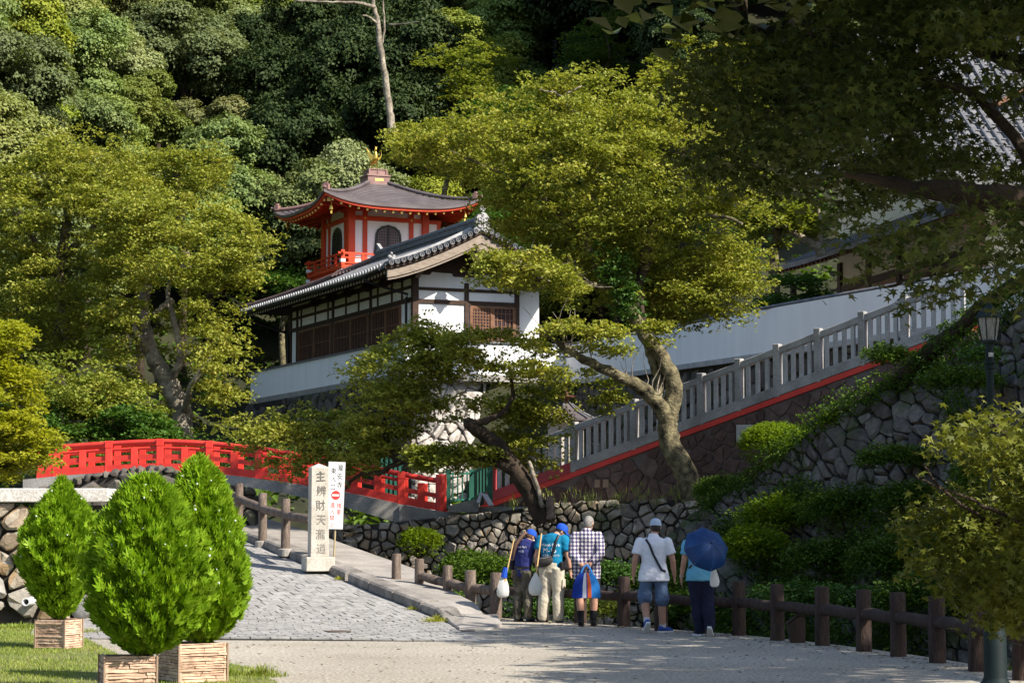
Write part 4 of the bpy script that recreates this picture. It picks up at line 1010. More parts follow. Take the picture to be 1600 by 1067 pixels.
# ================================================================== red arched bridge
t = thing('red_bridge', 'arched vermilion-red footbridge with round top rails crossing behind the planted thujas', 'bridge', P(300, 790, 52))
BY0, BY1 = 53.0, 51.0
def byy(px): return lerp(BY0, BY1, (px - 55) / 635)
BX = [40, 100, 174, 250, 327, 404, 477, 553, 627, 700]; BYp = [748, 741, 736.5, 733, 736.5, 745.5, 756, 769, 786, 799]
def bpt(px, up, back=0.0):
    k = 0; y = interp(px, BX, BYp)
    # smooth the sampled arch
    y = (interp(px - 25, BX, BYp) + 2 * y + interp(px + 25, BX, BYp)) / 4
    q = P(px, y, byy(px)); return q + Vector((.03 * back, back, up))
posts_px = [63, 88, 170, 250, 327, 404, 478, 553, 627, 689]
for side, back in (('near', 0.0), ('far', 1.0)):
    for i, px in enumerate(posts_px):
        tall = .70 if i not in (0, 9) else .60
        w_ = .17
        if i == 9: obj('end_post', MB().lathe(bpt(px, 0, back), [(.13, -.05), (.13, .80), (.12, .83), (.0, .84)], 16), M['red'], t, smooth=40); continue
        q = bpt(px, 0, back); mb = MB().box((-w_ / 2, -w_ / 2, -.06), (w_ / 2, w_ / 2, tall - .12), Frame(q, (1, 0, 0), (0, 1, 0)))
        mb.box((-w_ / 2 - .008, -w_ / 2 - .008, tall - .13), (w_ / 2 + .008, w_ / 2 + .008, tall + .045), Frame(q, (1, 0, 0), (0, 1, 0)))
        obj('post', mb, M['red'], t, bevel=.012)
    for a, b in zip(posts_px[1:], posts_px[2:]):
        m_ = (a + b) / 2; q = bpt(m_, 0, back)
        obj('short_post', MB().box((-.085, -.07, .05), (.085, .07, .56), Frame(q, (1, 0, 0), (0, 1, 0))), M['red'], t, bevel=.01)
    pxs = np.linspace(66, 689, 40)
    obj('top_rail', MB().tube([bpt(p, .68 if p < 640 else .68 - .0 * (p - 640), back) for p in pxs], .062, 10), M['red'], t, smooth=50)
    obj('middle_rail', MB().tube([bpt(p, .53, back) for p in np.linspace(90, 620, 36)], .04, 8), M['red'], t, smooth=50)
    def board(z0, z1, d, p0=60, p1=689):
        mb = MB(); n = 40
        for p in np.linspace(p0, p1, n + 1): mb.v += [bpt(p, z0, back - d), bpt(p, z1, back - d), bpt(p, z1, back + d), bpt(p, z0, back + d)]
        for i in range(n): mb.f += [(i * 4 + a, i * 4 + b, i * 4 + 4 + b, i * 4 + 4 + a) for a, b in ((0, 1), (1, 2), (2, 3), (3, 0))]
        mb.f += [(3, 2, 1, 0), (n * 4, n * 4 + 1, n * 4 + 2, n * 4 + 3)]; return mb
    obj('lower_rail', board(.27, .38, .05), M['red'], t); obj('sill_beam', board(-.02, .155, .09), M['red'], t)
mb = MB(); n = 40; 
for p in np.linspace(40, 745, n + 1):
    hz = .20 + .32 * (abs(p - 250) / 420) ** 2 if p < 640 else .55
    mb.v += [bpt(p, -.03, -.25), bpt(p, -.03, 1.4), bpt(p, -.03 - hz, 1.4), bpt(p, -.03 - hz, -.25)]
for i in range(n): mb.f += [(i * 4 + a, i * 4 + b, i * 4 + 4 + b, i * 4 + 4 + a) for a, b in ((0, 1), (1, 2), (2, 3), (3, 0))]
mb.f += [(3, 2, 1, 0), (n * 4, n * 4 + 1, n * 4 + 2, n * 4 + 3)]
obj('deck', mb, M['concrete'], t)
q = bpt(630, -.6, -.28); obj('deck_pillar', MB().box((-.07, -.02, -.7), (.07, .3, .55), Frame(q, (1, 0, 0), (0, 1, 0))), M['concrete'], t)

# ================================================================== green fence between bridge and stair
t = thing('green_fence', 'short green painted picket fence between the bridge end post and the stair foot', 'fence', P(735, 790, 51.5))
g0, g1, g2 = P(700, 788, 51.2), P(737, 786, 52.6), P(766, 772, 50.6)
for q in (g0, g1, g2): obj('post', MB().box((-.06, -.06, -.15), (.06, .06, .82), Frame(q, (1, 0, 0), (0, 1, 0))), M['green'], t)
for a, b, n in ((g0, g1, 4), (g1, g2, 5)):
    for z in (.10, .72): obj('rail', MB().beam(a + Z * z, b + Z * z, .025, .05), M['green'], t)
    for i in range(1, n + 1): q = a.lerp(b, i / (n + 1)); obj('picket', MB().box((-.018, -.012, .12), (.018, .012, .78), Frame(q, (1, 0, 0), (0, 1, 0))), M['green'], t)
h0 = P(590, 772, 53.6)
t = thing('green_gate', 'green painted picket panel seen through the red bridge railing', 'gate', h0)
for i in range(6): obj('picket', MB().box((i * .11 - .03, -.02, -.2), (i * .11 + .03, .02, .95), Frame(h0, (1, 0, 0), (0, 1, 0))), M['green'], t)
obj('rail', MB().box((-.05, .021, .7), (.62, .05, .78), Frame(h0, (1, 0, 0), (0, 1, 0))), M['green'], t)

# ================================================================== stair ramp: dark facing, red band, granite balustrade
SL, SR = P(752, 790, 52.0), P(1520, 508, 44.6)
dS = (SR - SL); dh = Vector((dS.x, dS.y, 0)); Ls = dh.length; dh.normalize(); slope = dS.z / Ls; nS = Vector((dh.y, -dh.x, 0))
S = lambda u, h, o: SL + dh * u + Z * (slope * u + h) + nS * o            # h above the slope line, o out of the face
SV = lambda u, z, o: Vector((*(SL + dh * u + nS * o).xy, z))
t = thing('stair_ramp', 'rising stair ramp faced in dark brown flagstones with a red painted edge', 'stair ramp', SL + dh * Ls * .5 - Z * 1)
zb = 1.35
obj('facing_core', MB().prism([SV(0, SL.z - .06, -.03), SV(Ls, SR.z - .06, -.03), SV(Ls, zb - 2, -.03), SV(0, zb - 2, -.03)], -nS * 2.2), M['joint'], t)
FS = lambda x, y, w_: SV(x, y, w_ - .03)
lay_stones(t, 'flagstone', FS, [(.2, zb), (Ls, zb), (Ls, SR.z - .1), (.5, SL.z - .05), (.2, SL.z - .1)], .27, .035, M['flag'], .018, .85, 17, flat=1.0, limit=295, smooth=False, jitter=.48, key=lambda p: -p.z)
obj('red_band', MB().add([S(u, h, o) for u in (0, Ls) for h, o in ((-.12, .02), (.0, .02), (.0, -.3), (-.12, -.3))], BOXF), M['red'], t)
def sbox(u0, u1, h0, h1, o0, o1): return MB().add([S(u, h, o) for u in (u0, u1) for h, o in ((h0, o0), (h1, o0), (h1, o1), (h0, o1))], BOXF)
for i in range(10): obj('stair_tread', MB().add([S(u, h, o) for u in (Ls * i / 10, Ls * (i + 1) / 10) for h, o in ((-.4, -.4), (-.02, -.4), (-.02, -2.2), (-.4, -2.2))], BOXF), M['granite_dk'], t)
# notice block on the facing and two vents
q = P(1183, 672, 48.2); u_ = (q - SL).dot(dh); obj('stone_panel', MB().add([SV(a, b, o) for o in (-.01, .05) for a, b in ((u_ - .2, q.z - .28), (u_ + .2, q.z - .28), (u_ + .2, q.z + .1), (u_ - .2, q.z + .1))], BOXF), M['granite'], t, bevel=.01)
for px in (932, 952):
    q = P(px, 755, 50); u_ = (q - SL).dot(dh); obj('vent_block', MB().add([SV(a, b, o) for o in (-.01, .03) for a, b in ((u_ - .07, q.z - .09), (u_ + .07, q.z - .09), (u_ + .07, q.z + .09), (u_ - .07, q.z + .09))], BOXF), M['logcut'], t)
b_ = thing('balustrade', 'long grey granite balustrade with square bars and capped posts climbing the stair', 'balustrade', SL + dh * Ls * .5)
obj('base_beam', sbox(0.1, Ls, .012, .24, .03, -.16), M['granite_dk'], b_, bevel=.01)
redb = pmat('faded_red_paint', (.36, .045, .05), (.45, .08, .085), 2, .8, .3, 30)
obj('base_beam', sbox(0.12, 2.6, .006, .246, .036, -.166), redb, b_).__setitem__('label', 'lower end of the base beam painted faded red')
obj('top_rail', sbox(.1, Ls, .93, 1.08, .02, -.13), M['granite_dk'], b_, bevel=.012)
main_px = [773, 828, 895, 989, 1094, 1153, 1213, 1277, 1346]
main_px = [895, 992, 1097, 1155, 1216, 1280, 1348, 1420]
mu = sorted((P(px, 600, 48) - SL).dot(dh) for px in main_px)
def u_of(px):
    lo, hi = 0.0, Ls
    for _ in range(40):
        m_ = (lo + hi) / 2; q = S(m_, .5, 0); X = 800 + FPX * (q.x / (math.cos(PITCH) * q.y + math.sin(PITCH) * (q.z - EYE)))
        if X < px: lo = m_
        else: hi = m_
    return lo
mu = [.28] + [u_of(p) for p in (828, 895, 989, 1094, 1153, 1213, 1277, 1346, 1412)]
for i, u in enumerate(mu):
    m_ = M['granite_dk'] if i else redb
    obj('post', MB().add([SV(u + a, S(u, h, 0).z, o) for h in (.0, 1.17) for a, o in ((-.078, .028), (.078, .028), (.078, -.15), (-.078, -.15))], BOXF), m_, b_, bevel=.012)
for a, b in zip(mu, mu[1:] + [Ls]):
    n = max(1, round((b - a) / .215)) 
    for i in range(1, n):
        u = lerp(a, b, i / n)
        bal = obj('baluster', MB().add([SV(u + x, S(u, h, 0).z, o) for h in (.23, .94) for x, o in ((-.044, .0), (.044, .0), (.044, -.075), (-.044, -.075))], BOXF), M['granite'], b_, bevel=.006)
# metal channel leaning at the stair foot
a = P(800, 786, 51.4); tag(obj('leaning_board', MB().beam(P(757, 772, 50.4), P(768, 790, 50.0), .12, .03).beam(P(752, 770, 50.5), P(747, 786, 50.2), .08, .03), M['granite']), 'loose pale boards leaning at the red foot of the stair', 'board')
obj_k = tag(obj('stair_foot_block', MB().prism([P(700, 790, 50.4), P(748, 778, 50.4), P(748, 800, 50.4), P(700, 800, 50.4)], (0, 1.2, 0)), M['concrete']), 'grey concrete block at the stair foot below the green fence', 'concrete block')
tag(obj('footing_ledge', MB().prism([SV(.5, 1.78, .02), SV(.5, 1.95, .02), SV(4.6, 1.95, .02), SV(4.6, 1.72, .02)], nS * 1.0), M['concrete']), 'pale concrete ledge along the foot of the dark ramp facing', 'ledge')

# ================================================================== log fences
def log_post(parent, q, h, r_, m=None, cut=True):
    pts = [q + Vector((0, 0, z)) for z in (-.4, 0, h * .3, h * .6, h - .02, h)]
    o = obj('post', MB().tube(pts, [r_ * 1.05, r_ * 1.02, r_, r_ * .97, r_ * .96, r_ * .86], 12, jit=.035), m or M['log'], parent, smooth=45)
    return o
def log_rail(parent, a, b, r_, m=None):
    pts = [a.lerp(b, i / 5) + Vector((0, 0, .008 * math.sin(i * 1.3))) for i in range(6)]
    return obj('rail', MB().tube(pts, [r_ * random.uniform(.94, 1.06) for _ in pts], 10, jit=.05), m or M['log'], parent, smooth=45)
t = thing('river_log_fence', 'long rustic fence of thick dark logs along the path edge behind the walkers', 'fence', (2, 32, 0))
fy = [36.9 + .0, 35.6, 34.2, 32.75, 31.9, 30.55, 29.25, 28.05, 26.85, 25.75, 24.55, 23.3, 22.2, 21.1, 20.0, 18.8]
fp = [(-2.05, 38.6, .28), (-1.62, 38.05, .2), (-1.10, 37.3, .1), (-.70, 36.7, .03)]
pxs = [(775, 966), (848, 970), (907, 973), (975, 978), (1033, 985), (1100, 989)]
fp += [(G(a, b).x, G(a, b).y, 0) for a, b in pxs]
fp += [(G(a, b).x, G(a, b).y, 0) for a, b in ((1155, 992), (1215, 1000), (1285, 1008), (1350, 1017), (1404, 1025), (1465, 1035), (1527, 1048), (1597, 1062))]
fp += [(5.35, 20.6, 0), (5.5, 19.3, 0)]
prev = None
for i, (x, y, z) in enumerate(fp):
    q = Vector((x, y, z)); log_post(t, q, .76, .098 if i > 2 else .085, M['logdark'] if i > 4 else M['log'])  # posts standing in shade get the darkened log colour
    if prev is not None and i > 1: log_rail(t, prev + Z * .46, q + Z * .46, .075, M['logdark'] if i > 4 else M['log'])
    prev = q
c = Vector((fp[3][0] + .0, fp[3][1] - .1, .70)); 
t2 = thing('road_log_fence', 'weathered grey log fence along the raised kerb of the paved ramp', 'fence', kpt(.6, .7, .15))
prev = None
for px, pb, Y in ((446, 859, 42.6), (410, 847, 44.2), (373, 829, 45.9), (338, 812, 47.6), (305, 798, 49.3)):
    q = P(px, pb, Y); log_post(t2, q, 1.0, .09); obj('post_foot', MB().lathe(q - Z * .02, [(.15, -.1), (.15, .03), (.10, .05)], 12), M['slab'], t2)
    if prev is not None: log_rail(t2, prev + Z * .68, q + Z * .68, .085)
    else: log_rail(t2, P(487, 812, 41.0), q + Z * .68, .085)
    prev = q
# ================================================================== carved pillar and sign
pb = P(497, 882, 40.4); px_m = 40.4 / FPX
t = thing('stone_pillar', 'tall square carved stone marker pillar with pointed top beside the log fence', 'stone marker', pb)
fr = Frame(pb, Vector((.965, .26, 0)), Vector((-.26, .965, 0)))
obj('plinth', MB().box((-.27, -.27, -.12), (.27, .27, .145), fr), M['sandstone'], t, bevel=.015)
w0 = .17; hz = 1.80
mb = MB(); mb.v = [fr(a * w0, b * w0, .145) for a, b in ((-1, -1), (1, -1), (1, 1), (-1, 1))] + [fr(a * w0 * .97, b * w0 * .97, hz) for a, b in ((-1, -1), (1, -1), (1, 1), (-1, 1))] + [fr(0, 0, hz + .075)]
mb.f = [(3, 2, 1, 0), (0, 1, 5, 4), (1, 2, 6, 5), (2, 3, 7, 6), (3, 0, 4, 7), (4, 5, 8), (5, 6, 8), (6, 7, 8), (7, 4, 8)]
obj('shaft', mb, M['sandstone'], t, bevel=.008)
def text_mesh(s, size, depth=.003):
    cu = bpy.data.curves.new('lettering', 'FONT'); cu.body = s; cu.size = size; cu.align_x = 'CENTER'; cu.align_y = 'CENTER'; cu.extrude = depth; cu.resolution_u = 3
    o = bpy.data.objects.new('lettering', cu); COL.objects.link(o); dg = bpy.context.evaluated_depsgraph_get(); dg.update()
    me = bpy.data.meshes.new_from_object(o.evaluated_get(dg)); bpy.data.objects.remove(o); return me
def lettering(parent, s, size, c, ux, uy, m, name='lettering', sx=1.0, sy=1.0, rot=0.0, depth=.003):
    me = text_mesh(s, size, depth); ux, uy = Vector(ux).normalized(), Vector(uy).normalized(); nn = ux.cross(uy); off = world_loc(parent)
    cs, sn = math.cos(rot), math.sin(rot)
    for v in me.vertices:
        x, y = v.co.x * sx, v.co.y * sy; x, y = x * cs - y * sn, x * sn + y * cs
        v.co = Vector(c) + ux * x + uy * y + nn * v.co.z - off
    me.materials.clear(); me.materials.append(m); return link(name, me, parent)
ink = pmat('carved_grey', (.09, .08, .07), (.24, .22, .195), 12, .9, 0)
for i, ch in enumerate('主辨財天瀧道'):
    lettering(t, ch, .205, fr(.01 + .012 * (i % 2), -w0 - .0035 + .001 * i, 1.62 - i * .268), fr.u, Z, ink, sx=.92, rot=.04 * (-1) ** i)
sb = P(520, 882, 41.6)
t = thing('notice_sign', 'white upright notice board with black and red writing on a thin pole', 'sign', Vector((sb.x, sb.y, .6)))
f2 = Frame(sb, Vector((.985, .17, -.02)).normalized(), Vector((-.17, .985, 0)), Vector((.035, 0, 1)).normalized())
zc = .0
obj('board', MB().box((-.155, -.012, .685), (.155, .012, 1.955), f2), plain('sign_white', (.80, .80, .80), .5), t)
obj('board_edge', MB().box((-.165, -.008, .675), (-.156, .014, 1.965), f2).box((.156, -.008, .675), (.165, .014, 1.965), f2).box((-.156, -.008, 1.956), (.156, .014, 1.965), f2).box((-.156, -.008, .675), (.156, .014, .684), f2), M['granite_dk'], t)
obj('pole', MB().tube([f2(.02, .03, -.3), f2(.02, .03, 1.6)], .018, 8), pmat('tan_pole', (.33, .26, .15), (.42, .34, .2), 8, .6), t, smooth=50)
blk, redi = plain('sign_ink', (.012, .012, .014), .6), plain('sign_red', (.55, .05, .04), .5)
for s, x, z0, st, m_, sz in (('瀧安寺', .065, 1.84, .165, blk, .135), ('東入口', -.06, 1.78, .155, blk, .125), ('諸車', .07, 1.12, .125, redi, .115), ('進入禁止', -.055, 1.13, .125, redi, .115)):
    for i, ch in enumerate(s): lettering(t, ch, sz, f2(x, -.0135, z0 - i * st), f2.u, f2.w, m_, sx=.9, depth=.0015)
q = f2(0.0, -.0125, 1.325); ax = Frame(q, f2.u, f2.w, -f2.v)
obj('no_entry_disc', MB().lathe(q, [(.088, 0), (.088, .002), (.0, .002)], 28, ax), redi, t)
obj('no_entry_bar', MB().box((-.068, -.0172, 1.307), (.068, -.0152, 1.343), f2), plain('sign_white_bar', (.8, .8, .8), .5), t)
# ================================================================== lamp post
lp = G(1556, 1082); t = thing('lamp_post', 'slim dark green iron lamp post with small glass lantern beside the maple branches', 'lamp post', lp)
LY = lp.y; Lz = P(1550, 566, LY).z; lp0 = lp.copy()
obj('base', MB().lathe(lp, [(.145, -.05), (.145, .09), (.125, .11), (.11, .15), (.105, .80), (.085, .84), (.07, .90), (.05, .96)], 20), M['lamp'], t, smooth=40)
obj('pole', MB().lathe(lp, [(.042, .9), (.040, 1.6), (.037, Lz - .06)], 16), M['lamp'], t, smooth=40)
for z in (Lz - .05, Lz + .0): obj('collar', MB().lathe(lp, [(.040, z - .02), (.054, z - .01), (.054, z + .012), (.042, z + .022), (.04, z + .03)], 16), M['lamp'], t, smooth=40)
obj('neck', MB().lathe(lp, [(.042, Lz + .02), (.044, Lz + .1), (.038, Lz + .13), (.042, Lz + .18)], 16), M['lamp'], t, smooth=40)
obj('label_plate', MB().box((-.02, -.048, Lz + .05), (.025, -.043, Lz + .09), Frame(lp, (1, 0, 0), (0, 1, 0))), M['granite'], t)
gl = NT('lantern_glass'); gl.b.inputs['Transmission Weight'].default_value = .8; gl.b.inputs['IOR'].default_value = 1.2; gm = gl.fin((.8, .82, .8), .08, .5)
lz = Lz + .19
hexs = [(math.cos(R_(60 * i)), math.sin(R_(60 * i))) for i in range(6)]
obj('lantern_base', MB().lathe(lp, [(.05, lz - .02), (.085, lz), (.085, lz + .018), (.06, lz + .02)], 6), M['lamp'], t)
for i in range(6):
    (a, b), (c2, d) = hexs[i], hexs[(i + 1) % 6]
    obj('pane', MB().prism([lp + Vector((a * .07, b * .07, lz + .02)), lp + Vector((c2 * .07, d * .07, lz + .02)), lp + Vector((c2 * .105, d * .105, lz + .23)), lp + Vector((a * .105, b * .105, lz + .23))], (0, 0.003, 0)), gm, t)
    obj('lantern_bar', MB().beam(lp + Vector((a * .072, b * .072, lz + .01)), lp + Vector((a * .108, b * .108, lz + .235)), .009, .009, Vector((0, 1, .1))), M['lamp'], t)
obj('lantern_roof', MB().lathe(lp, [(.125, lz + .23), (.125, lz + .25), (.075, lz + .32), (.03, lz + .35), (.025, lz + .39), (.0, lz + .41)], 6), M['lamp'], t)
obj('bulb', MB().lathe(lp, [(.018, lz + .02), (.028, lz + .08), (.028, lz + .14), (.0, lz + .17)], 12), plain('lamp_bulb', (.75, .74, .7), .3), t, smooth=50)
# small slanted post with a plate by the fence
q = G(1246, 1004); fr = Frame(q, (1, 0, 0), (0, 1, 0)); t = thing('path_marker', 'squat dark wooden marker with slanted top beside the log fence', 'marker', q)
obj('block', MB().prism([fr(-.075, 0, -.05), fr(.105, 0, -.05), fr(.11, 0, .33), fr(.04, 0, .36), fr(-.12, 0, .25), fr(-.12, 0, .17)], (0, .14, 0)), M['logdark'], t, bevel=.01)
obj('top_plate', MB().prism([fr(-.135, -.01, .25), fr(.045, -.01, .37), fr(.12, -.01, .335), fr(.125, -.01, .352), fr(.045, -.01, .392), fr(-.14, -.01, .266)], (0, .16, 0)), M['logdark'], t)
# ================================================================== tree tools
def inside_many(px, py, poly):
    c = np.zeros(len(px), bool); n = len(poly)
    for i in range(n):
        x1, y1 = poly[i]; x2, y2 = poly[(i + 1) % n]
        k = (y1 > py) != (y2 > py); xx = (x2 - x1) * (py - y1) / ((y2 - y1) if y2 != y1 else 1e-9) + x1
        c ^= k & (px < xx)
    return c
def edge_dist(px, py, poly):
    d = np.full(len(px), 1e9); n = len(poly)
    for i in range(n):
        x1, y1 = poly[i]; x2, y2 = poly[(i + 1) % n]; L2 = (x2 - x1) ** 2 + (y2 - y1) ** 2 + 1e-9
        t = np.clip(((px - x1) * (x2 - x1) + (py - y1) * (y2 - y1)) / L2, 0, 1)
        d = np.minimum(d, np.hypot(px - x1 - t * (x2 - x1), py - y1 - t * (y2 - y1)))
    return d
def crown_twigs(poly, Y, thick, pad, dens=1.0, twigs=26, flat=.34, front=.6, holes=.0, seed=0, voids=()):
    """layered pads of twigs filling a measured outline: poly in picture units at distance Y, pad radius in metres"""
    r = np.random.default_rng(seed + 100); k = ppm(Y); xs = [p[0] for p in poly]; ys = [p[1] for p in poly]
    area = abs(sum(poly[i][0] * poly[(i + 1) % len(poly)][1] - poly[(i + 1) % len(poly)][0] * poly[i][1] for i in range(len(poly)))) / 2
    n = int(area / (pad * k) ** 2 * dens); out = []
    px = r.uniform(min(xs), max(xs), n * 6); py = r.uniform(min(ys), max(ys), n * 6); ok = inside_many(px, py, poly); px, py = px[ok][:n], py[ok][:n]
    e = edge_dist(px, py, poly); em = max(e.max(), 1); h = thick * np.sqrt(np.clip(e / em, .08, 1))
    for x, y, hh, ee in zip(px, py, h, e):
        d = hh * (1 - 2 * r.uniform() ** front); c = np.array(P(x, y, Y + d)); rad = pad * r.uniform(.65, 1.25) * min(1, .45 + ee / (pad * k))
        if r.uniform() < holes: continue
        if d < hh * .35 and any(((x - a) / c2) ** 2 + ((y - b) / e2) ** 2 < 1 for a, b, c2, e2 in voids): continue
        m = int(twigs * (rad / pad) ** 2) + 3
        a = r.uniform(0, 2 * np.pi, m); q = np.sqrt(r.uniform(0, 1, m)) * rad
        z = flat * rad * (1 - (q / rad) ** 2) + r.normal(0, .10 * rad, m)
        out.append(c + np.stack([q * np.cos(a), q * np.sin(a), z], 1))
    return np.concatenate(out)
def wisps(poly, Y, thick, n, seed, grow=14, voids=()):
    """single loose sprays through and just outside an outline"""
    r = np.random.default_rng(seed + 900); xs = [p[0] for p in poly]; ys = [p[1] for p in poly]; cx, cy = sum(xs) / len(xs), sum(ys) / len(ys)
    big_ = [(x + grow * (1 if x > cx else -1) * min(1, abs(x - cx) / 40), y + grow * .7 * (1 if y > cy else -1) * min(1, abs(y - cy) / 40)) for x, y in poly]
    px = r.uniform(min(xs) - grow, max(xs) + grow, n * 5); py = r.uniform(min(ys) - grow, max(ys) + grow, n * 5); ok = inside_many(px, py, big_); px, py = px[ok][:n], py[ok][:n]
    e = edge_dist(px, py, big_); h = thick * np.sqrt(np.clip(e / max(e.max(), 1), .05, 1))
    return np.array([P(x, y, Y + hh * (1 - 2 * r.uniform() ** .7)) for x, y, hh in zip(px, py, h) if not any(((x - a) / c2) ** 2 + ((y - b) / e2) ** 2 < 1 for a, b, c2, e2 in voids)])
def crown_obj(parent, T_, per, rad, leaf, m, up=.62, name='crown', flat=.3, droop=.3, aspect=.62):
    C = twig_leaves(T_, per, rad, flat, droop); V, F = leaf_arrays(C, leaf, up, aspect)
    o = link(name, np_mesh(name, V - np.array(world_loc(parent)), F, m), parent); return o
def limb(parent, pts, r0, r1, m, name='limb', n=9, wob=.02, seed=0, power=1.0):
    pp = polyline([P(*p) for p in pts], max(8, len(pts) * 4)); k = len(pp); rr = random.Random(seed + int(pts[0][0]))
    pp = [p + Vector((rr.uniform(-1, 1), rr.uniform(-1, 1), rr.uniform(-1, 1))) * wob * min(1, i / 3) for i, p in enumerate(pp)]
    rad = [lerp(r0, r1, (i / (k - 1)) ** power) * (1 + rr.uniform(-.07, .07)) for i in range(k)]
    return obj(name, MB().tube(pp, rad, n, jit=.06), m, parent, smooth=60, fix=False)
def twiglets(parent, pts, count, ln, m, seed=1, name='bare_twigs'):
    rr = random.Random(seed); mb = MB(); base = polyline([P(*p) for p in pts], 20)
    for i in range(count):
        b = base[rr.randint(4, 20)]; d = Vector((rr.uniform(-1, 1), rr.uniform(-.6, .6), rr.uniform(-.1, 1))).normalized(); p = [b]
        for s in range(3): d = (d + Vector((rr.uniform(-.5, .5), rr.uniform(-.5, .5), rr.uniform(-.3, .4)))).normalized(); p.append(p[-1] + d * ln / 3)
        mb.tube(p, [.016, .011, .007, .004], 4)
    return stuff(obj(name, mb, m, parent, fix=False))

# ---- the big leaning maple in the middle
t = thing('leaning_maple', 'large leaning maple with forked lichened trunk spreading over the stair balustrade', 'tree', P(1086, 788, 45.4))
limb(t, [(1098, 815, 45.1), (1086, 785, 45.2), (1070, 742, 45.2), (1050, 700, 45.2), (1043, 668, 45.2), (1047, 640, 45.2), (1054, 605, 45.2), (1040, 568, 45.2), (1012, 530, 45.2), (988, 492, 45.2), (962, 452, 45.3), (930, 405, 45.4), (912, 372, 45.6), (925, 320, 45.9), (935, 270, 46.2)], .29, .06, M['bark'], 'trunk', 12, .03, power=.8)
LB = {'A': [(1046, 668, 45.2), (1030, 632, 45.0), (1002, 606, 44.7), (968, 588, 44.4), (930, 570, 44.1), (895, 552, 43.8), (855, 520, 43.6)],
      'C': [(1024, 628, 45.1), (1031, 596, 45.3), (1018, 560, 45.3), (1010, 532, 45.3)],
      'G': [(1000, 512, 45.3), (996, 450, 45.6), (1012, 398, 45.9), (1022, 322, 46.2), (1030, 250, 46.5)],
      'E': [(1006, 420, 45.7), (1015, 366, 45.4), (1052, 351, 45.1), (1112, 336, 44.7), (1160, 350, 44.3)],
      'H': [(940, 300, 46), (923, 217, 46.3), (950, 182, 46.5), (975, 165, 46.6)],
      'I': [(918, 372, 45.7), (880, 340, 45.2), (835, 300, 44.8), (780, 270, 44.6), (700, 235, 44.6)],
      'K': [(960, 450, 45.2), (900, 440, 44.6), (840, 420, 44.2), (790, 425, 44.0)]}
for k_, (r0, r1) in {'A': (.19, .05), 'C': (.12, .09), 'G': (.15, .04), 'E': (.11, .03), 'H': (.07, .02), 'I': (.10, .02), 'K': (.08, .02)}.items(): limb(t, LB[k_], r0, r1, M['bark'] if k_ != 'G' else M['barkdark'])
limb(t, [(905, 178, 45), (891, 172, 45), (884, 152, 45.1), (896, 142, 45.1), (908, 134, 45.2)], .045, .012, M['barkgrey'], 'dead_branch'); limb(t, [(886, 156, 45), (866, 145, 44.9), (845, 140, 44.8)], .03, .008, M['barkgrey'], 'dead_branch')
big = [(612, 222), (650, 205), (690, 200), (735, 182), (765, 150), (815, 150), (850, 122), (905, 112), (950, 122), (985, 150), (1025, 150), (1060, 170), (1110, 200), (1165, 230), (1195, 290), (1190, 335), (1150, 345), (1120, 372), (1080, 380), (1050, 400), (1010, 405), (975, 385), (950, 420), (905, 425), (870, 395), (835, 400), (800, 362), (765, 330), (752, 300), (720, 275), (670, 262), (630, 250)]
tw = [crown_twigs(big, 46, 3.0, .40, 2.5, 13, flat=.26, seed=1)]
tw.append(crown_twigs([(870, 395), (950, 420), (1010, 405), (1060, 400), (1040, 450), (1000, 490), (940, 480), (900, 455)], 46.6, 1.2, .45, 1.6, 20, seed=41, holes=.25))
tw.append(crown_twigs([(1000, 410), (1060, 395), (1110, 372), (1165, 385), (1198, 420), (1188, 465), (1150, 490), (1090, 505), (1030, 512), (1000, 480)], 46.9, 1.3, .38, 2.7, 13, flat=.26, seed=2))
tw.append(crown_twigs([(742, 430), (770, 395), (830, 385), (880, 410), (890, 440), (850, 452), (800, 452), (755, 440)], 44.0, 1.0, .32, 2.3, 11, flat=.26, seed=3))
tw.append(crown_twigs([(835, 508), (890, 495), (950, 505), (1000, 520), (995, 555), (930, 560), (870, 545), (840, 535)], 43.8, .8, .35, 1.6, 20, seed=4, holes=.3))
tw.append(crown_twigs([(905, 560), (960, 600), (985, 640), (950, 652), (910, 630), (895, 590)], 45.9, .5, .3, 1.0, 16, seed=5, holes=.3))
tw.append(crown_twigs([(840, 395), (890, 420), (915, 455), (900, 490), (850, 460)], 44.5, .7, .30, 1.5, 12, flat=.26, seed=42, holes=.1))
tw.append(crown_twigs([(1000, 495), (1040, 505), (1035, 545), (1005, 535)], 44.6, .3, .24, 1.2, 10, seed=43)); tw.append(wisps(big, 46, 3.0, 1100, 1, 22)); tw.append(wisps([(1000, 410), (1110, 372), (1165, 385), (1198, 420), (1150, 490), (1030, 512)], 46.9, 1.3, 260, 2, 22)); tw.append(wisps([(742, 430), (770, 395), (880, 410), (890, 435), (800, 445)], 44, 1, 130, 3, 22))
tw.append(wisps([(860, 400), (1000, 405), (1050, 420), (1010, 500), (900, 470)], 46.6, 1.0, 150, 4))
crown_obj(t, np.concatenate(tw), 12, .22, .09, M['maple'], .42)
twiglets(t, LB['A'], 26, .9, M['barkgrey']); twiglets(t, LB['K'], 12, .7, M['barkgrey'], 2)
# ivy climbing the upper trunk
iv = np.concatenate([np.array(P(lerp(952, 985, k), lerp(400, 485, k), 45.0))[None] + rng.normal(0, .16, (14, 3)) for k in np.linspace(0, 1, 16)])
crown_obj(t, iv, 9, .12, .09, M['fern'], .3, 'ivy')

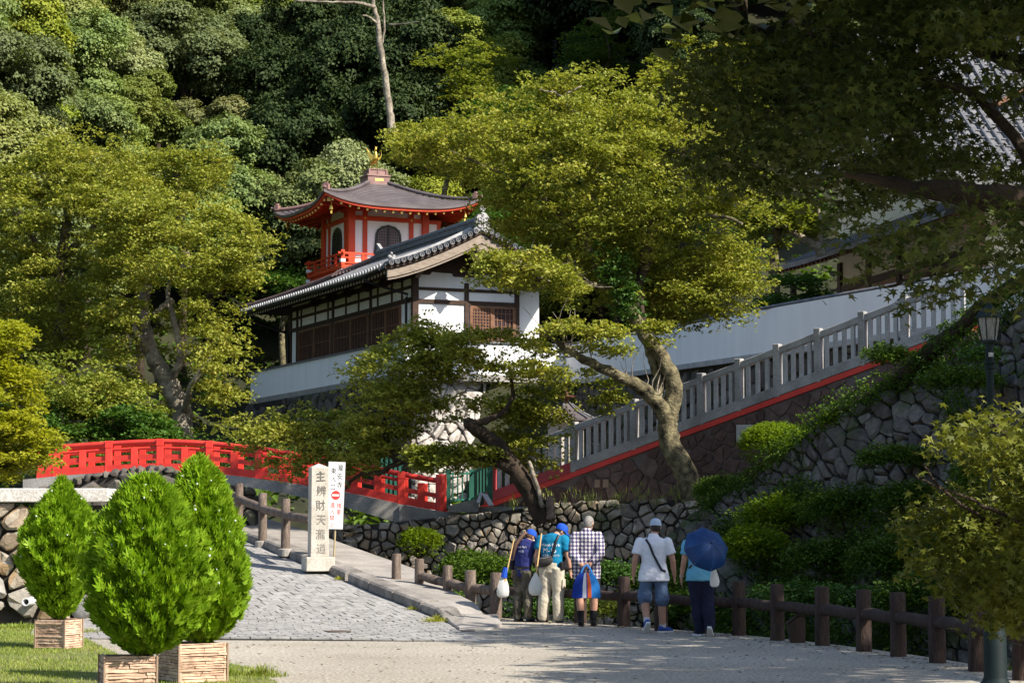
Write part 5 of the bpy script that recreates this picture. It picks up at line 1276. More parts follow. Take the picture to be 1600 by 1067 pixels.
# ---- the lower maple leaning over the bridge end
t = thing('low_maple', 'smaller maple leaning left from the wall top in front of the bridge end', 'tree', P(846, 806, 44.6))
limb(t, [(852, 815, 45.2), (838, 788, 45.2), (818, 752, 45.2), (800, 726, 45.2), (782, 702, 45.2), (760, 682, 45.2), (738, 666, 45.0), (730, 660, 45)], .23, .12, M['barkdark'], 'trunk', 11, .02)
limb(t, [(738, 664, 45), (765, 655, 45.1), (790, 640, 45.2), (802, 612, 45.4), (795, 570, 45.6)], .09, .03, M['barkdark'])
limb(t, [(820, 745, 45.2), (780, 722, 45.2), (735, 715, 45.3), (690, 714, 45.7), (650, 716, 46)], .15, .08, M['barkdark'], 'ivy_limb')
limb(t, [(655, 716, 46), (622, 724, 46.2), (592, 738, 46.4), (560, 742, 46.6), (535, 768, 46.8)], .075, .03, M['barkdark']); limb(t, [(620, 722, 46.2), (600, 660, 46.6), (640, 600, 46.8), (655, 545, 47)], .08, .03, M['barkdark'])
limb(t, [(535, 742, 46.9), (480, 702, 47.4), (430, 680, 47.8), (370, 668, 48)], .04, .012, M['barkgrey'], 'dead_branch')
limb(t, [(858, 776, 45), (860, 792, 45), (862, 812, 45)], .085, .10, M['log'], 'sawn_stump'); limb(t, [(826, 720, 45), (840, 760, 45), (848, 792, 44.9)], .04, .05, M['barkgrey'], 'prop_stake')
tw = [crown_twigs([(700, 525), (745, 512), (800, 518), (850, 532), (880, 555), (882, 590), (840, 600), (790, 590), (735, 585), (690, 560)], 45.4, 1.3, .36, 2.0, 13, flat=.26, seed=6, holes=.1),
      crown_twigs([(785, 620), (830, 600), (880, 610), (888, 660), (875, 700), (855, 740), (815, 742), (785, 715), (770, 670)], 46.5, .8, .32, 2.1, 12, flat=.26, seed=7, holes=.05),
      crown_twigs([(700, 620), (760, 600), (790, 620), (770, 640), (700, 660)], 45.9, .6, .3, 1.2, 12, seed=8, holes=.2)]
tw.append(wisps([(700, 530), (745, 520), (850, 535), (882, 590), (840, 600), (735, 585)], 45.6, 1.3, 170, 5, 22)); tw.append(wisps([(785, 620), (880, 610), (888, 660), (855, 740), (785, 715)], 46.3, .8, 110, 6, 22))
crown_obj(t, np.concatenate(tw), 12, .20, .09, M['maple'], .45)
tw = [crown_twigs([(548, 585), (590, 530), (650, 500), (700, 510), (715, 560), (690, 620), (660, 680), (600, 725), (545, 735), (545, 680)], 46.6, 1.5, .38, 2.4, 13, flat=.26, seed=9),
      crown_twigs([(345, 668), (400, 640), (470, 640), (545, 640), (550, 700), (560, 742), (490, 735), (440, 735), (380, 700)], 47.4, 1.0, .36, 1.6, 13, flat=.26, seed=10, holes=.2),
      crown_twigs([(640, 700), (700, 694), (790, 700), (800, 722), (720, 735), (650, 738)], 45.3, .4, .3, 2.2, 22, seed=11)]
tw.append(wisps([(548, 585), (650, 500), (715, 560), (690, 620), (600, 725), (545, 735)], 46.6, 1.5, 170, 7, 22)); tw.append(wisps([(345, 668), (470, 640), (550, 660), (560, 742), (440, 735)], 47.4, 1.0, 150, 8, 22))
crown_obj(t, np.concatenate(tw), 12, .22, .095, M['maple'], .45, name='crown')

# ---- the maples beyond the bridge
specs = [
 ('pair of pale forked trunks and a wide layered crown beyond the bridge', [(180, 300), (240, 295), (300, 305), (355, 322), (395, 350), (432, 378), (405, 435), (368, 490), (392, 555), (370, 628), (330, 662), (270, 668), (235, 640), (180, 600), (150, 520), (150, 400)], 60, 3.2, 11),
 ('tallest yellow-green maple at the picture edge left of the pagoda', [(-40, 270), (30, 250), (70, 215), (130, 205), (180, 225), (215, 250), (240, 330), (230, 420), (190, 500), (130, 560), (60, 600), (-40, 580)], 63, 3.2, 12),
 ('olive maple with dome crown rising behind the others near the dark forest', [(200, 250), (260, 235), (330, 232), (362, 262), (330, 300), (250, 320), (200, 300)], 70, 2.2, 13),
 ('low maple spray hanging over the arch of the red bridge', [(60, 560), (130, 560), (190, 600), (250, 640), (240, 672), (160, 660), (90, 650), (60, 620)], 57.5, 1.6, 14)]
stems = {11: [[(285, 690, 60), (282, 640, 60), (258, 590, 60), (238, 556, 60), (226, 512, 60), (224, 480, 60.2), (232, 440, 60.5)], [(262, 600, 60), (282, 560, 59.6), (272, 500, 59.6), (262, 462, 59.8), (270, 428, 60), (292, 412, 60.2)], [(236, 552, 60), (214, 520, 59.4), (205, 480, 59.4)], [(268, 470, 59.8), (240, 490, 59.3)], [(290, 640, 59.8), (300, 600, 59), (330, 555, 58.6)]],
         12: [[(120, 660, 63), (110, 560, 63), (90, 450, 63), (100, 380, 63), (110, 310, 63)], [(92, 430, 63), (50, 370, 62), (20, 330, 61.5)], [(100, 400, 63), (150, 350, 62), (170, 300, 62)]],
         13: [[(290, 420, 70), (280, 330, 70), (275, 270, 70)]], 14: [[(150, 690, 57.5), (140, 640, 57.5), (150, 600, 57.5)]]}
for lab, pol, Y, th, sd in specs:
    b = P(*stems[sd][0][0]); t = thing('maple_tree', lab, 'tree', b, 'maples beyond the bridge')
    for i, s in enumerate(stems[sd]): limb(t, s, .34 if i == 0 and sd == 11 else .20 if i == 0 else .12, .12 if i == 0 else .03, M['barkgrey'] if sd == 11 else M['bark'], 'trunk' if i == 0 else 'limb', seed=sd)
    tw = crown_twigs(pol, Y, th, .46, 2.5, 14, flat=.24, seed=sd, holes=.06, voids=[(255, 535, 48, 105), (290, 620, 40, 60), (110, 390, 40, 60), (350, 470, 40, 30), (180, 440, 35, 30), (390, 560, 30, 30)])
    tw = np.concatenate([tw, wisps(pol, Y, th, 650 if sd < 13 else 200, sd, 20, [(255, 535, 40, 95), (290, 620, 34, 50)])])
    crown_obj(t, tw, 11, .24, .108, M['maple'] if sd != 14 else M['maple2'], .45)
# far-left pale young maple close to the bridge end
t = thing('young_maple', 'bright yellow-green young maple at the left picture edge before the bridge end', 'tree', P(-40, 790, 37))
limb(t, [(-60, 800, 37), (-50, 700, 37), (-30, 600, 37), (-10, 540, 37)], .14, .03, M['bark'], 'trunk'); limb(t, [(-48, 690, 37), (0, 650, 36.6), (50, 630, 36.4)], .05, .01, M['bark'])
tw = crown_twigs([(-90, 500), (-10, 498), (25, 505), (55, 545), (72, 585), (48, 610), (62, 650), (88, 690), (70, 725), (40, 750), (-10, 758), (-90, 760)], 36.8, 1.3, .36, 2.8, 24, seed=15)
crown_obj(t, tw, 12, .17, .085, M['mapleyel'])

# ---- fresh green and olive trees between the temple and the hill
mids = [('olive_tree', 'round olive-green tree with fine twiggy crown above the temple beside the dead trunk', [(615, 150), (640, 100), (690, 65), (725, 50), (760, 62), (805, 90), (815, 150), (780, 190), (720, 210), (650, 205)], 104, 4, 1.1, 'maple2', 21),
 ('green_tree', 'fresh blue-green feathery tree above the yellow maple crown in the centre', [(690, 215), (720, 165), (790, 140), (850, 145), (880, 190), (830, 230), (740, 240)], 98, 3, 1.0, 'fern', 22),
 ('green_tree', 'small fresh green tree wedged between pagoda roof and temple gable', [(690, 345), (735, 305), (790, 300), (830, 340), (830, 400), (770, 395), (700, 385)], 88, 2, .7, 'fern', 23),
 ('green_tree', 'fresh green shrubby tree left of the pagoda balcony', [(400, 470), (425, 430), (470, 420), (480, 450), (470, 490), (420, 500)], 94, 2, .8, 'fern', 24),
 ('green_tree', 'tall leafy green tree behind the left corner of the pagoda roof', [(440, 290), (460, 260), (500, 265), (515, 290), (480, 310), (445, 315)], 100, 2, .8, 'fern', 25),
 ('maple_tree', 'yellowish maple crown right of the centre beneath the dark forest', [(1000, 140), (1040, 75), (1100, 60), (1160, 75), (1190, 130), (1180, 200), (1120, 210), (1050, 180)], 62, 2.5, .7, 'maple', 26),
 ('maple_tree', 'golden maple peeping out behind the phoenix statue', [(590, 245), (605, 210), (655, 185), (730, 180), (800, 195), (800, 300), (745, 300), (700, 275), (640, 275)], 92, 2, .8, 'maple', 27),
 ('green_tree', 'dark leafy tree on the hill directly above the leaning maple', [(880, 110), (890, 50), (930, 20), (990, 15), (1010, 70), (980, 125)], 108, 3, 1.1, 'forest', 28),
 ('green_tree', 'leafy green bush tree behind the shaded white wall under the upper hall', [(1180, 500), (1190, 450), (1230, 430), (1275, 440), (1290, 470), (1240, 490)], 58, 1.4, .5, 'fern', 29),
 ('maple_tree', 'pale bent maple stem and crown beside the upper hall roof', [(1130, 330), (1200, 310), (1270, 325), (1285, 375), (1230, 385), (1160, 370)], 60, 1.6, .5, 'maple2', 30),
 ('green_tree', 'bushy laurel thicket tree just behind the middle of the bridge', [(60, 690), (70, 640), (130, 620), (200, 640), (260, 660), (300, 690), (200, 705)], 57, 1.2, .5, 'fern', 31)]
for nm, lab, pol, Y, th, pad, mk, sd in mids:
    cx = sum(p[0] for p in pol) / len(pol); by = max(p[1] for p in pol); b = P(cx, by + 60, Y)
    t = thing(nm, lab, 'tree', b, 'trees between temple and hill')
    limb(t, [(cx, by + 110, Y), (cx - 4, by + 20, Y), (cx + 6, by - 40, Y), (cx, by - 70, Y)], .18, .05, M['bark'], 'trunk', seed=sd)
    tw = crown_twigs(pol, Y, th, pad, 2.4, 22, seed=sd, holes=.12, flat=.5)
    crown_obj(t, tw, 11, .2 + pad * .12, .12 + pad * .06, M[mk])
limb(bpy.data.objects.get('maple_tree.005') or t, [(1284, 400, 60), (1278, 385, 60), (1255, 372, 60), (1225, 355, 60), (1200, 345, 60)], .16, .05, M['barkgrey'])
limb(bpy.data.objects.get('maple_tree.005') or t, [(1282, 395, 60), (1282, 350, 60), (1276, 320, 60)], .09, .04, M['barkgrey'])
# bare dead tree on the hill
t = thing('dead_tree', 'tall bare grey dead tree trunk standing against the dark hillside', 'tree', P(612, 205, 97))
limb(t, [(613, 212, 97), (610, 185, 97), (606, 150, 97), (600, 110, 97), (594, 70, 97), (590, 35, 97), (583, 5, 97), (578, -30, 97)], .185, .085, M['barkgrey'], 'trunk', 10, .03)
limb(t, [(586, 12, 97), (560, 5, 96.5), (520, 4, 96.2), (470, 2, 96), (445, -3, 96)], .09, .02, M['barkgrey'], 'bare_branch'); limb(t, [(590, 38, 97), (578, 28, 96.7), (566, 24, 96.5)], .08, .03, M['barkgrey'], 'bare_branch')
limb(t, [(597, 68, 97), (601, 40, 97), (599, 5, 97), (604, -20, 97)], .06, .02, M['barkgrey'], 'bare_branch'); limb(t, [(608, 39, 97), (630, 38, 96.5), (655, 34, 96)], .05, .015, M['barkgrey'], 'bare_branch')

# ================================================================== hillside forest: five kinds of crown, copied
protos = []
for k in range(5):
    r = np.random.default_rng(50 + k); R0 = 4.2; pts = []; outs = []
    nl = [11, 13, 10, 14, 12][k]
    for i in range(nl):
        a = r.uniform(0, 2 * np.pi); q = R0 * .62 * math.sqrt(r.uniform(0, 1)); z = 6.2 + 2.9 * (1 - (q / R0) ** 2) * r.uniform(.2, 1.25) - (.9 if i % 3 == 0 else 0)
        rad = r.uniform(.9, 1.9); c = np.array([q * math.cos(a), q * math.sin(a), z])
        sub = blob_points(c, (rad, rad, rad * .78), 60, .8, .3, r)
        for s in sub:
            q = blob_points(s, (.50, .50, .38), 52, .5, .3, r); pts.append(q); d_ = q - (c + (s - c) * .35); outs.append(d_ / (np.linalg.norm(d_, axis=1, keepdims=True) + 1e-6))
            pts[-1] = pts[-1] + r.normal(0, .05, pts[-1].shape)
    C = np.concatenate(pts); V, F = leaf_arrays(C, .175, .35, .72, r=r, outward=np.concatenate(outs) * 1.6)
    me = np_mesh('forest_crown', V, F, M['forest'])
    tmb = MB().tube([(0, 0, -2.5), (.1, 0, 2), (0, .1, 6)], [.32, .24, .12], 7)
    tm = bpy.data.meshes.new('forest_trunk'); tm.from_pydata(tmb.v, [], tmb.f); tm.materials.append(M['barkdark'])
    protos.append((me, tm))
rr = random.Random(77); pos = []
def in_view(x, y, z):
    d = math.cos(PITCH) * y + math.sin(PITCH) * (z - EYE); X = 800 + FPX * x / d; Y_ = 533.5 - FPX * (-math.sin(PITCH) * y + math.cos(PITCH) * (z - EYE)) / d
    return X, Y_
tries = 0
while tries < 30000 and len(pos) < 290:
    tries += 1; y = rr.uniform(86, 215); x = rr.uniform(-.27 * y - 3, .27 * y + 3); z = hill(x, y)
    if -16 < x < 4.5 and y < 96: continue
    if x > 4 and y < 93: continue
    X, Y_ = in_view(x, y, z + 7)
    if Y_ < (-90 if X < 1050 else -330) or not (-110 < X < 1710): continue
    if X > 1300 and y > 110: continue
    sp = 2.75 + .014 * (y - 88)
    if any((x - a) ** 2 + (y - b) ** 2 < sp * sp for a, b, *_ in pos): continue
    pos.append((x, y, z, X, Y_))
def where(X, Y_):
    """which part of the hillside a crown shows in"""
    row = 'top row' if Y_ < 40 else 'upper slope' if Y_ < 130 else 'middle slope' if Y_ < 220 else 'lower slope'
    ln = 'above the far-left maples' if X < 220 else 'left of the shade-coloured trees' if X < 430 else 'round the dead trunk' if X < 700 else 'above the leaning maple' if X < 1080 else 'behind the dark foreground canopy'
    return row + ' ' + ln
ORD = ['leftmost', 'second', 'third', 'fourth', 'fifth', 'sixth', 'seventh', 'eighth', 'ninth', 'tenth', 'eleventh', 'twelfth', 'thirteenth', 'fourteenth', 'fifteenth', 'sixteenth']
buckets = {}
for q in pos: buckets.setdefault(where(q[3], q[4]), []).append(q)
i = 0
for wh, qs in sorted(buckets.items()):
    for n_, (x, y, z, X, Y_) in enumerate(sorted(qs, key=lambda q: q[3])):
        dark = 425 < X < 640 and 60 < Y_ < 330 or 850 < X < 1080 and Y_ < 120 or X > 1130  # crowns where shade falls get the darker leaf colour
        lab = ('%s %s from left, hillside forest, %s' if n_ else '%s %s of the hillside forest, %s') % ((ORD[n_] if n_ < 16 else '%dth' % (n_ + 1)), 'shade-coloured evergreen' if dark else 'evergreen', wh)
        t = thing('shade_toned_tree' if dark else 'forest_tree', lab, 'tree', (x, y, z), 'trees of the hillside forest')
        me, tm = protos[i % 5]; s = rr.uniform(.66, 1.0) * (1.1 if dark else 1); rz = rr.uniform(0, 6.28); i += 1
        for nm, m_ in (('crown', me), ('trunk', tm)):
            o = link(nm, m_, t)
            if dark and nm == 'crown': o.material_slots[0].link = 'OBJECT'; o.material_slots[0].material = M['forestshade']
            o.rotation_euler = (0, 0, rz); o.scale = (s, s, s * rr.uniform(.9, 1.15) * (1.25 if dark else 1))
print('forest', len(pos))
# mid slope trees filling behind the maples on the left and right of the temple
for i, (x, y, s, k) in enumerate(((-16, 76, .8, 0), (-15, 87, .75, 1), (-20, 82, .9, 2), (-14, 92, .8, 3), (-10, 97, .8, 4), (-23, 74, .8, 1), (-6, 99, .8, 2), (-1, 98, .8, 0), (14, 74, .7, 1), (-18, 70, .6, 4), (16, 82, .8, 2))):
    X, Y_ = in_view(x, y, hill(x, y) + 5); nb = ['low', 'tall', 'broad', 'bushy', 'slender', 'dense', 'rounded', 'spreading', 'squat', 'upright', 'loose', 'small', 'leaning', 'wide', 'narrow', 'leafy'][i % 16]
    t = thing('forest_tree', '%s shaded evergreen at the hill foot %s' % (nb, 'behind the left maples, far left' if X < 120 else 'behind the left maples near the pale trunks' if X < 330 else 'between left maples and pagoda' if X < 480 else 'directly behind the pagoda' if X < 680 else 'behind the gable and leaning maple' if X < 1000 else 'beside the upper hall'), 'tree', (x, y, hill(x, y)), 'trees at the hill foot')
    for nm, m_ in (('crown', protos[k][0]), ('trunk', protos[k][1])):
        o = link(nm, m_, t); o.rotation_euler = (0, 0, i * 1.3); o.scale = (s, s, s)
# leafy undergrowth on the forest floor
U_ = []
for _ in range(4200):
    y = rr.uniform(62, 190); x = rr.uniform(-.26 * y - 2, .26 * y + 2)
    if (-12 < x < 4.5 and 64 < y < 92) or (x > 5 and y < 80): continue
    U_.append((x, y, hill(x, y) + .35))
V, F = leaf_arrays(twig_leaves(np.array(U_), 16, 1.0, .5, .2), .34, .5); stuff(link('undergrowth', np_mesh('undergrowth', V, F, M['bank'])))

# ================================================================== trees to the right of the view that throw their shade over the path; the last two are added to block sky light
for i, (x, y, z, rx, rz, nl, sd) in enumerate(((12.6, 24.3, 9.6, 4.0, 2.4, 6400, 1), (17.6, 30.5, 11.5, 4.2, 3.0, 6400, 2), (20.6, 37.2, 13.0, 3.6, 3.2, 5600, 3), (12.9, 19.4, 9.4, 3.3, 2.0, 5000, 4), (21.5, 27, 15, 5, 5, 6000, 5), (23, 19, 14, 5, 5, 6000, 6))):
    t = thing('shade_tree', ['tall spreading tree at the path edge outside the right border of the view', 'tall dense tree on the right bank outside the view', 'tallest tree of the right bank behind the others outside the view', 'overhanging tree nearest the viewer on the right outside the view', 'unseen big tree added on the right bank to block sky light', 'second unseen big tree added at the right to block sky light'][i], 'tree', (x + 1, y, -.5))
    obj('trunk', MB().tube([(x + 1, y, -1.5), (x + .8, y, 3), (x + .2, y, 6), (x, y, z)], [.35, .28, .2, .08], 9), M['bark'], t, smooth=60)
    r = np.random.default_rng(sd); c = blob_points((x, y, z), (rx, rx, rz), nl // 16, .25, .1, r)
    V, F = leaf_arrays(twig_leaves(c, 16, .45, .5, .2, r), .24, .5, .75, r=r); link('crown', np_mesh('crown', V - np.array(world_loc(t)), F, M['bank']), t)

# ================================================================== foreground maple with star leaves
def star_template():
    pts = []; ang = [-112, -54, 0, 54, 112]; ln = [.62, .92, 1.0, .92, .62]
    for i, (a, l) in enumerate(zip(ang, ln)):
        a0 = R_(a); 
        pts.append((l * math.sin(a0), l * math.cos(a0)))
        if i < 4: am = R_((a + ang[i + 1]) / 2); pts.append((.36 * math.sin(am), .36 * math.cos(am)))
    pts.append((0, -.12)); return np.array(pts)
STAR = star_template()
def star_leaves(C, size, up, r, hang=.35):
    N = len(C); n = r.normal(size=(N, 3)) * .75; n[:, 2] = np.abs(n[:, 2]) * .5 + up; n /= np.linalg.norm(n, axis=1, keepdims=True)
    t = r.normal(size=(N, 3)); t[:, 2] -= hang; t -= n * (t * n).sum(1, keepdims=True); t /= np.linalg.norm(t, axis=1, keepdims=True); b = np.cross(n, t)
    s = size * r.uniform(.6, 1.25, (N, 1, 1)); k = len(STAR)
    rad2 = (STAR ** 2).sum(1)
    V = C[:, None] + s * (b[:, None] * STAR[None, :, 0:1] + t[:, None] * STAR[None, :, 1:2] - n[:, None] * (.18 * rad2)[None, :, None])
    V = np.concatenate([C[:, None], V], 1).reshape(-1, 3); q = np.arange(N)[:, None, None] * (k + 1)
    tri = np.array([[0, i + 1, (i + 1) % k + 1] for i in range(k)])
    return V, (q + tri[None]).reshape(-1, 3)
def star_crown(parent, poly, Y, thick, pad, dens, per, m, size, seed, name='crown', twigs=8, holes=.1, up=.7):
    r = np.random.default_rng(seed); tw = crown_twigs(poly, Y, thick, pad, dens, twigs, .3, .8, holes, seed)
    C = twig_leaves(tw, per, .13, .6, .5, r); V, F = star_leaves(C, size, up, r)
    return link(name, np_mesh(name, V - np.array(world_loc(parent)), F, m), parent)
t = thing('foreground_maple', 'dark shaded maple canopy of star-shaped leaves overhanging the upper right foreground', 'tree', (5.6, 9.5, 0))
limb(t, [(1990, 1600, 10.5), (1960, 900, 10.5), (1880, 500, 10.4), (1760, 360, 10.2), (1640, 325, 10.0), (1560, 310, 9.9), (1470, 300, 9.9), (1390, 285, 10), (1310, 270, 10.1)], .16, .012, M['barkdark'], 'trunk', wob=.01)
limb(t, [(1900, 520, 10.4), (1800, 250, 10.6), (1680, 170, 10.8), (1610, 110, 11), (1520, 70, 11.2), (1470, 20, 11.3), (1430, -40, 11.3)], .07, .03, M['barkdark'], wob=.01)
limb(t, [(1500, 60, 11.2), (1450, 50, 11.3), (1410, 20, 11.3), (1380, 15, 11.3)], .03, .006, M['barkdark'], wob=.01); limb(t, [(1600, 315, 9.9), (1510, 390, 9.8), (1440, 430, 9.8), (1380, 450, 9.8)], .025, .005, M['barkdark'], wob=.01)
limb(t, [(1640, 320, 10), (1560, 180, 10.3), (1460, 130, 10.4), (1340, 160, 10.5)], .035, .006, M['barkdark'], wob=.01)
star_crown(t, [(1075, 100), (1120, 60), (1200, 60), (1290, 40), (1330, -40), (1440, -60), (1470, 60), (1490, 200), (1560, 250), (1700, 260), (1700, 330), (1560, 310), (1480, 300), (1400, 310), (1330, 330), (1270, 320), (1200, 300), (1130, 280), (1085, 290), (1060, 240), (1100, 200), (1060, 150)], 10.8, 1.3, .16, 5.4, 6, M['mapleshade'], .037, 61, holes=.03)
star_crown(t, [(1400, -30), (1520, -30), (1700, -20), (1700, 250), (1600, 180), (1500, 150), (1420, 90)], 10.5, .9, .16, 3.4, 5, M['mapleshade'], .044, 62, holes=.03)
star_crown(t, [(1260, 340), (1340, 320), (1450, 300), (1600, 310), (1700, 330), (1700, 520), (1600, 470), (1530, 440), (1480, 470), (1430, 470), (1400, 430), (1320, 470), (1290, 430), (1340, 390), (1290, 375)], 9.8, .9, .15, 2.4, 5, M['mapleshade'], .042, 63, holes=.16)
# unseen leaf masses added outside the view to shade the maple and lamp
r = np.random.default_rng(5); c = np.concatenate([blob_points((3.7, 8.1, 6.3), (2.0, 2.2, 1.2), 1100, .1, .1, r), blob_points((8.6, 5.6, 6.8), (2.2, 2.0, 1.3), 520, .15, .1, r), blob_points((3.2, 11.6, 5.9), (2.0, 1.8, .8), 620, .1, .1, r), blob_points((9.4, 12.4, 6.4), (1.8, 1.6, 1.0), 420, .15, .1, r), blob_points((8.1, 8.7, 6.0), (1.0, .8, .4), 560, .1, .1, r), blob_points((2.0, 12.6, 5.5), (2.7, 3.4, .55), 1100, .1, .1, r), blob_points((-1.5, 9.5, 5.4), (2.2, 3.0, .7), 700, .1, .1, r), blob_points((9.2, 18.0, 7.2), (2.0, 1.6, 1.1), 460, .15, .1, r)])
C = twig_leaves(c, 7, .3, .5, .3, r); V, F = leaf_arrays(C, .175, .6, .8, r=r); link('occluder_crown', np_mesh('occluder_crown', V - np.array(world_loc(t)), F, M['mapleshade']), t)
# lower maple by the lamp
t = thing('lamp_maple', 'young maple with sunlit star leaves on top growing in front of the lamp post', 'tree', (4.4, 12.2, 0))
limb(t, [(1990, 1400, 12.2), (1900, 1050, 12.2), (1780, 860, 12.2), (1680, 760, 12.2), (1590, 690, 12.1), (1540, 660, 12)], .07, .01, M['barkdark'], 'trunk', wob=.01)
limb(t, [(1800, 880, 12.2), (1700, 850, 12.1), (1600, 830, 12), (1500, 790, 11.9), (1440, 725, 11.9)], .03, .005, M['barkdark'], wob=.01); limb(t, [(1620, 835, 12), (1560, 800, 11.9), (1490, 770, 11.8), (1430, 745, 11.8)], .015, .004, M['barkdark'], wob=.01)
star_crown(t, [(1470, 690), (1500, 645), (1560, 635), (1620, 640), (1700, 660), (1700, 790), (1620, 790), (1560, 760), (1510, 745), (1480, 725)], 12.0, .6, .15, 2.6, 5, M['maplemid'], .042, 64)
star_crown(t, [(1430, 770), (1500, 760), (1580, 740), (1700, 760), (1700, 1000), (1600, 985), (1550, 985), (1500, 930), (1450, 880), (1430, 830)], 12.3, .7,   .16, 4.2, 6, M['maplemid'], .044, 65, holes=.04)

# ivy-covered trunk leaning diagonally along the top of the revetment
t = thing('leaning_tree', 'thick ivy-covered trunk leaning diagonally up to the right above the rubble revetment', 'tree', P(1300, 690, 40.4))
lt = [(1290, 700, 40.6), (1345, 645, 40.2), (1410, 590, 39.6), (1470, 538, 39.0), (1540, 480, 38.3), (1640, 400, 37.4)]
limb(t, lt, .20, .13, M['barkdark'], 'trunk', 10, .03)
pp = polyline([P(*q) for q in lt], 60); iv = np.concatenate([np.array(q)[None] + rng.normal(0, 1, (9, 3)) * np.array([.13, .13, .13]) for q in pp])
crown_obj(t, iv, 9, .12, .07, M['bank'], .3, 'ivy')
# fallen leaves on the path and the ramp
r = np.random.default_rng(8); fl = []
for _ in range(700):
    if r.uniform() < .7:
        y = r.uniform(21, 36); x = r.uniform(-4, fence_x(y) + .2); fl.append((x, y, .006))
    else:
        q = road(r.uniform(.03, .99), r.uniform(.02, .6), .008); fl.append(tuple(q))
for _ in range(500): y = r.uniform(20.5, 36); fl.append((fence_x(y) + .2 - abs(r.normal(0, .35)), y, .007))
V, F = leaf_arrays(np.array(fl), .05, .96, .7, .05, r); stuff(link('fallen_leaves', np_mesh('fallen_leaves', V, F, leaf_mat('dry_leaf', (.07, .045, .02), (.20, .13, .05), nscale=9, trans=.1))))

# unseen trees added behind the viewer to block sky light
for i, (x, y, sc, lab) in enumerate(((-22, -6, 2.0, 'unseen tree added behind the viewer to block sky, far left'), (-12, -10, 2.2, 'unseen tree added behind the viewer to block sky, left'), (-3, -12, 2.1, 'unseen tree added directly behind the viewer to block sky'), (6, -11, 2.2, 'unseen tree added behind the viewer to block sky, right'), (14, -15, 2.1, 'unseen tree added behind the viewer to block sky, far right'))):
    t = thing('sky_blocking_tree', lab, 'tree', (x, y, 0), 'trees added behind the viewer to block sky')
    for nm, m_ in (('crown', protos[i % 5][0]), ('trunk', protos[i % 5][1])):
        o = link(nm, m_, t); o.scale = (sc, sc, sc * .95); o.rotation_euler = (0, 0, i * 1.1); o.location = (0, 0, -3 if nm == 'crown' else 0)
# ================================================================== potted thujas
def planter(label, c, size, h, yaw, seed):
    t = thing('planter', label, 'planter', c, 'stone-faced planters on the lawn'); r = random.Random(seed)
    ux = Vector((math.cos(yaw), math.sin(yaw), 0)); uy = Vector((-math.sin(yaw), math.cos(yaw), 0)); fr = Frame(c, ux, uy); w_ = size / 2
    core = M['planter_core']; m_ = M['planter']
    for a, b in (((-w_ + .02, -w_ + .02, -.05), (w_ - .02, -w_ + .05, h - .01)), ((-w_ + .02, w_ - .05, -.05), (w_ - .02, w_ - .02, h - .01)), ((-w_ + .02, -w_ + .05, -.05), (-w_ + .05, w_ - .05, h - .01)), ((w_ - .05, -w_ + .05, -.05), (w_ - .02, w_ - .05, h - .01))): obj('inner_wall', MB().box(a, b, fr), core, t)
    obj('soil', MB().box((-w_ + .05, -w_ + .05, -.04), (w_ - .05, w_ - .05, h - .06), fr), M['soilbed'], t)
    for sd in range(4):
        f = [lambda a, z, o: fr(a, -w_ + .02 - o, z), lambda a, z, o: fr(w_ - .02 + o, a, z), lambda a, z, o: fr(-a, w_ - .02 + o, z), lambda a, z, o: fr(-w_ + .02 - o, -a, z)][sd]
        z = -.02; 
        while z < h - .012:
            hz = min(r.uniform(.019, .036), h - z); a = -w_
            while a < w_ - .01:
                ln = r.uniform(.16, .42); b = min(w_, a + ln); b = w_ if w_ - b < .05 else b; o = r.uniform(.008, .026); g = .0025
                x0, x1 = (a if a > -w_ else -w_ + .0), b; n = 4; mb = MB()
                for i in range(n + 1):
                    x = lerp(x0 + g, x1 - g, i / n); dz = r.uniform(-.004, .004); do = r.uniform(-.005, .005)
                    mb.v += [f(x, z + .002, -.01), f(x, z + .003 + dz, o + do), f(x, z + hz - .003 + dz, o * .85 + do), f(x, z + hz - .002, -.01)]
                for i in range(n): mb.f += [(i * 4 + p, i * 4 + q, i * 4 + 4 + q, i * 4 + 4 + p) for p, q in ((0, 1), (1, 2), (2, 3), (3, 0))]
                mb.f += [(3, 2, 1, 0), (n * 4, n * 4 + 1, n * 4 + 2, n * 4 + 3)]
                obj('stone_strip', mb, m_, t, fix=False); a = b
            z += hz
    for sx, sy in ((-1, -1), (1, -1), (1, 1), (-1, 1)): obj('corner_joint', MB().box((sx * (w_ + .004) - .008, sy * (w_ + .004) - .008, -.02), (sx * (w_ + .004) + .008, sy * (w_ + .004) + .008, h), fr), core, t)
    return t
M['planter'] = stone_mat('planter_stone', [(.40, .26, .18), (.50, .34, .24), (.56, .40, .29), (.46, .31, .22)], 0, .3)
M['planter_core'] = plain('planter_joint', (.30, .21, .15), .9)
def spray_template(r):
    """an upright flat thuja spray: a stem fan with tapering lobes"""
    V = []; F = []
    for a, l, b in ((0, 1.0, 0.0), (.52, .74, .16), (-.52, .74, .16), (.85, .5, .06), (-.85, .5, .06)):
        o = len(V); x, y = math.sin(a), math.cos(a); px, py = y, -x; bx, by = 0, b; w_ = .085
        V += [(bx - px * w_ * .6, by - py * w_ * .6), (bx + px * w_ * .6, by + py * w_ * .6), (bx + x * l * .55 + px * w_, by + y * l * .55 + py * w_), (bx + x * l, by + y * l), (bx + x * l * .55 - px * w_, by + y * l * .55 - py * w_)]
        F += [(o, o + 1, o + 2), (o, o + 2, o + 4), (o + 4, o + 2, o + 3)]
    return np.array(V), np.array(F)
SPV, SPF = spray_template(0)
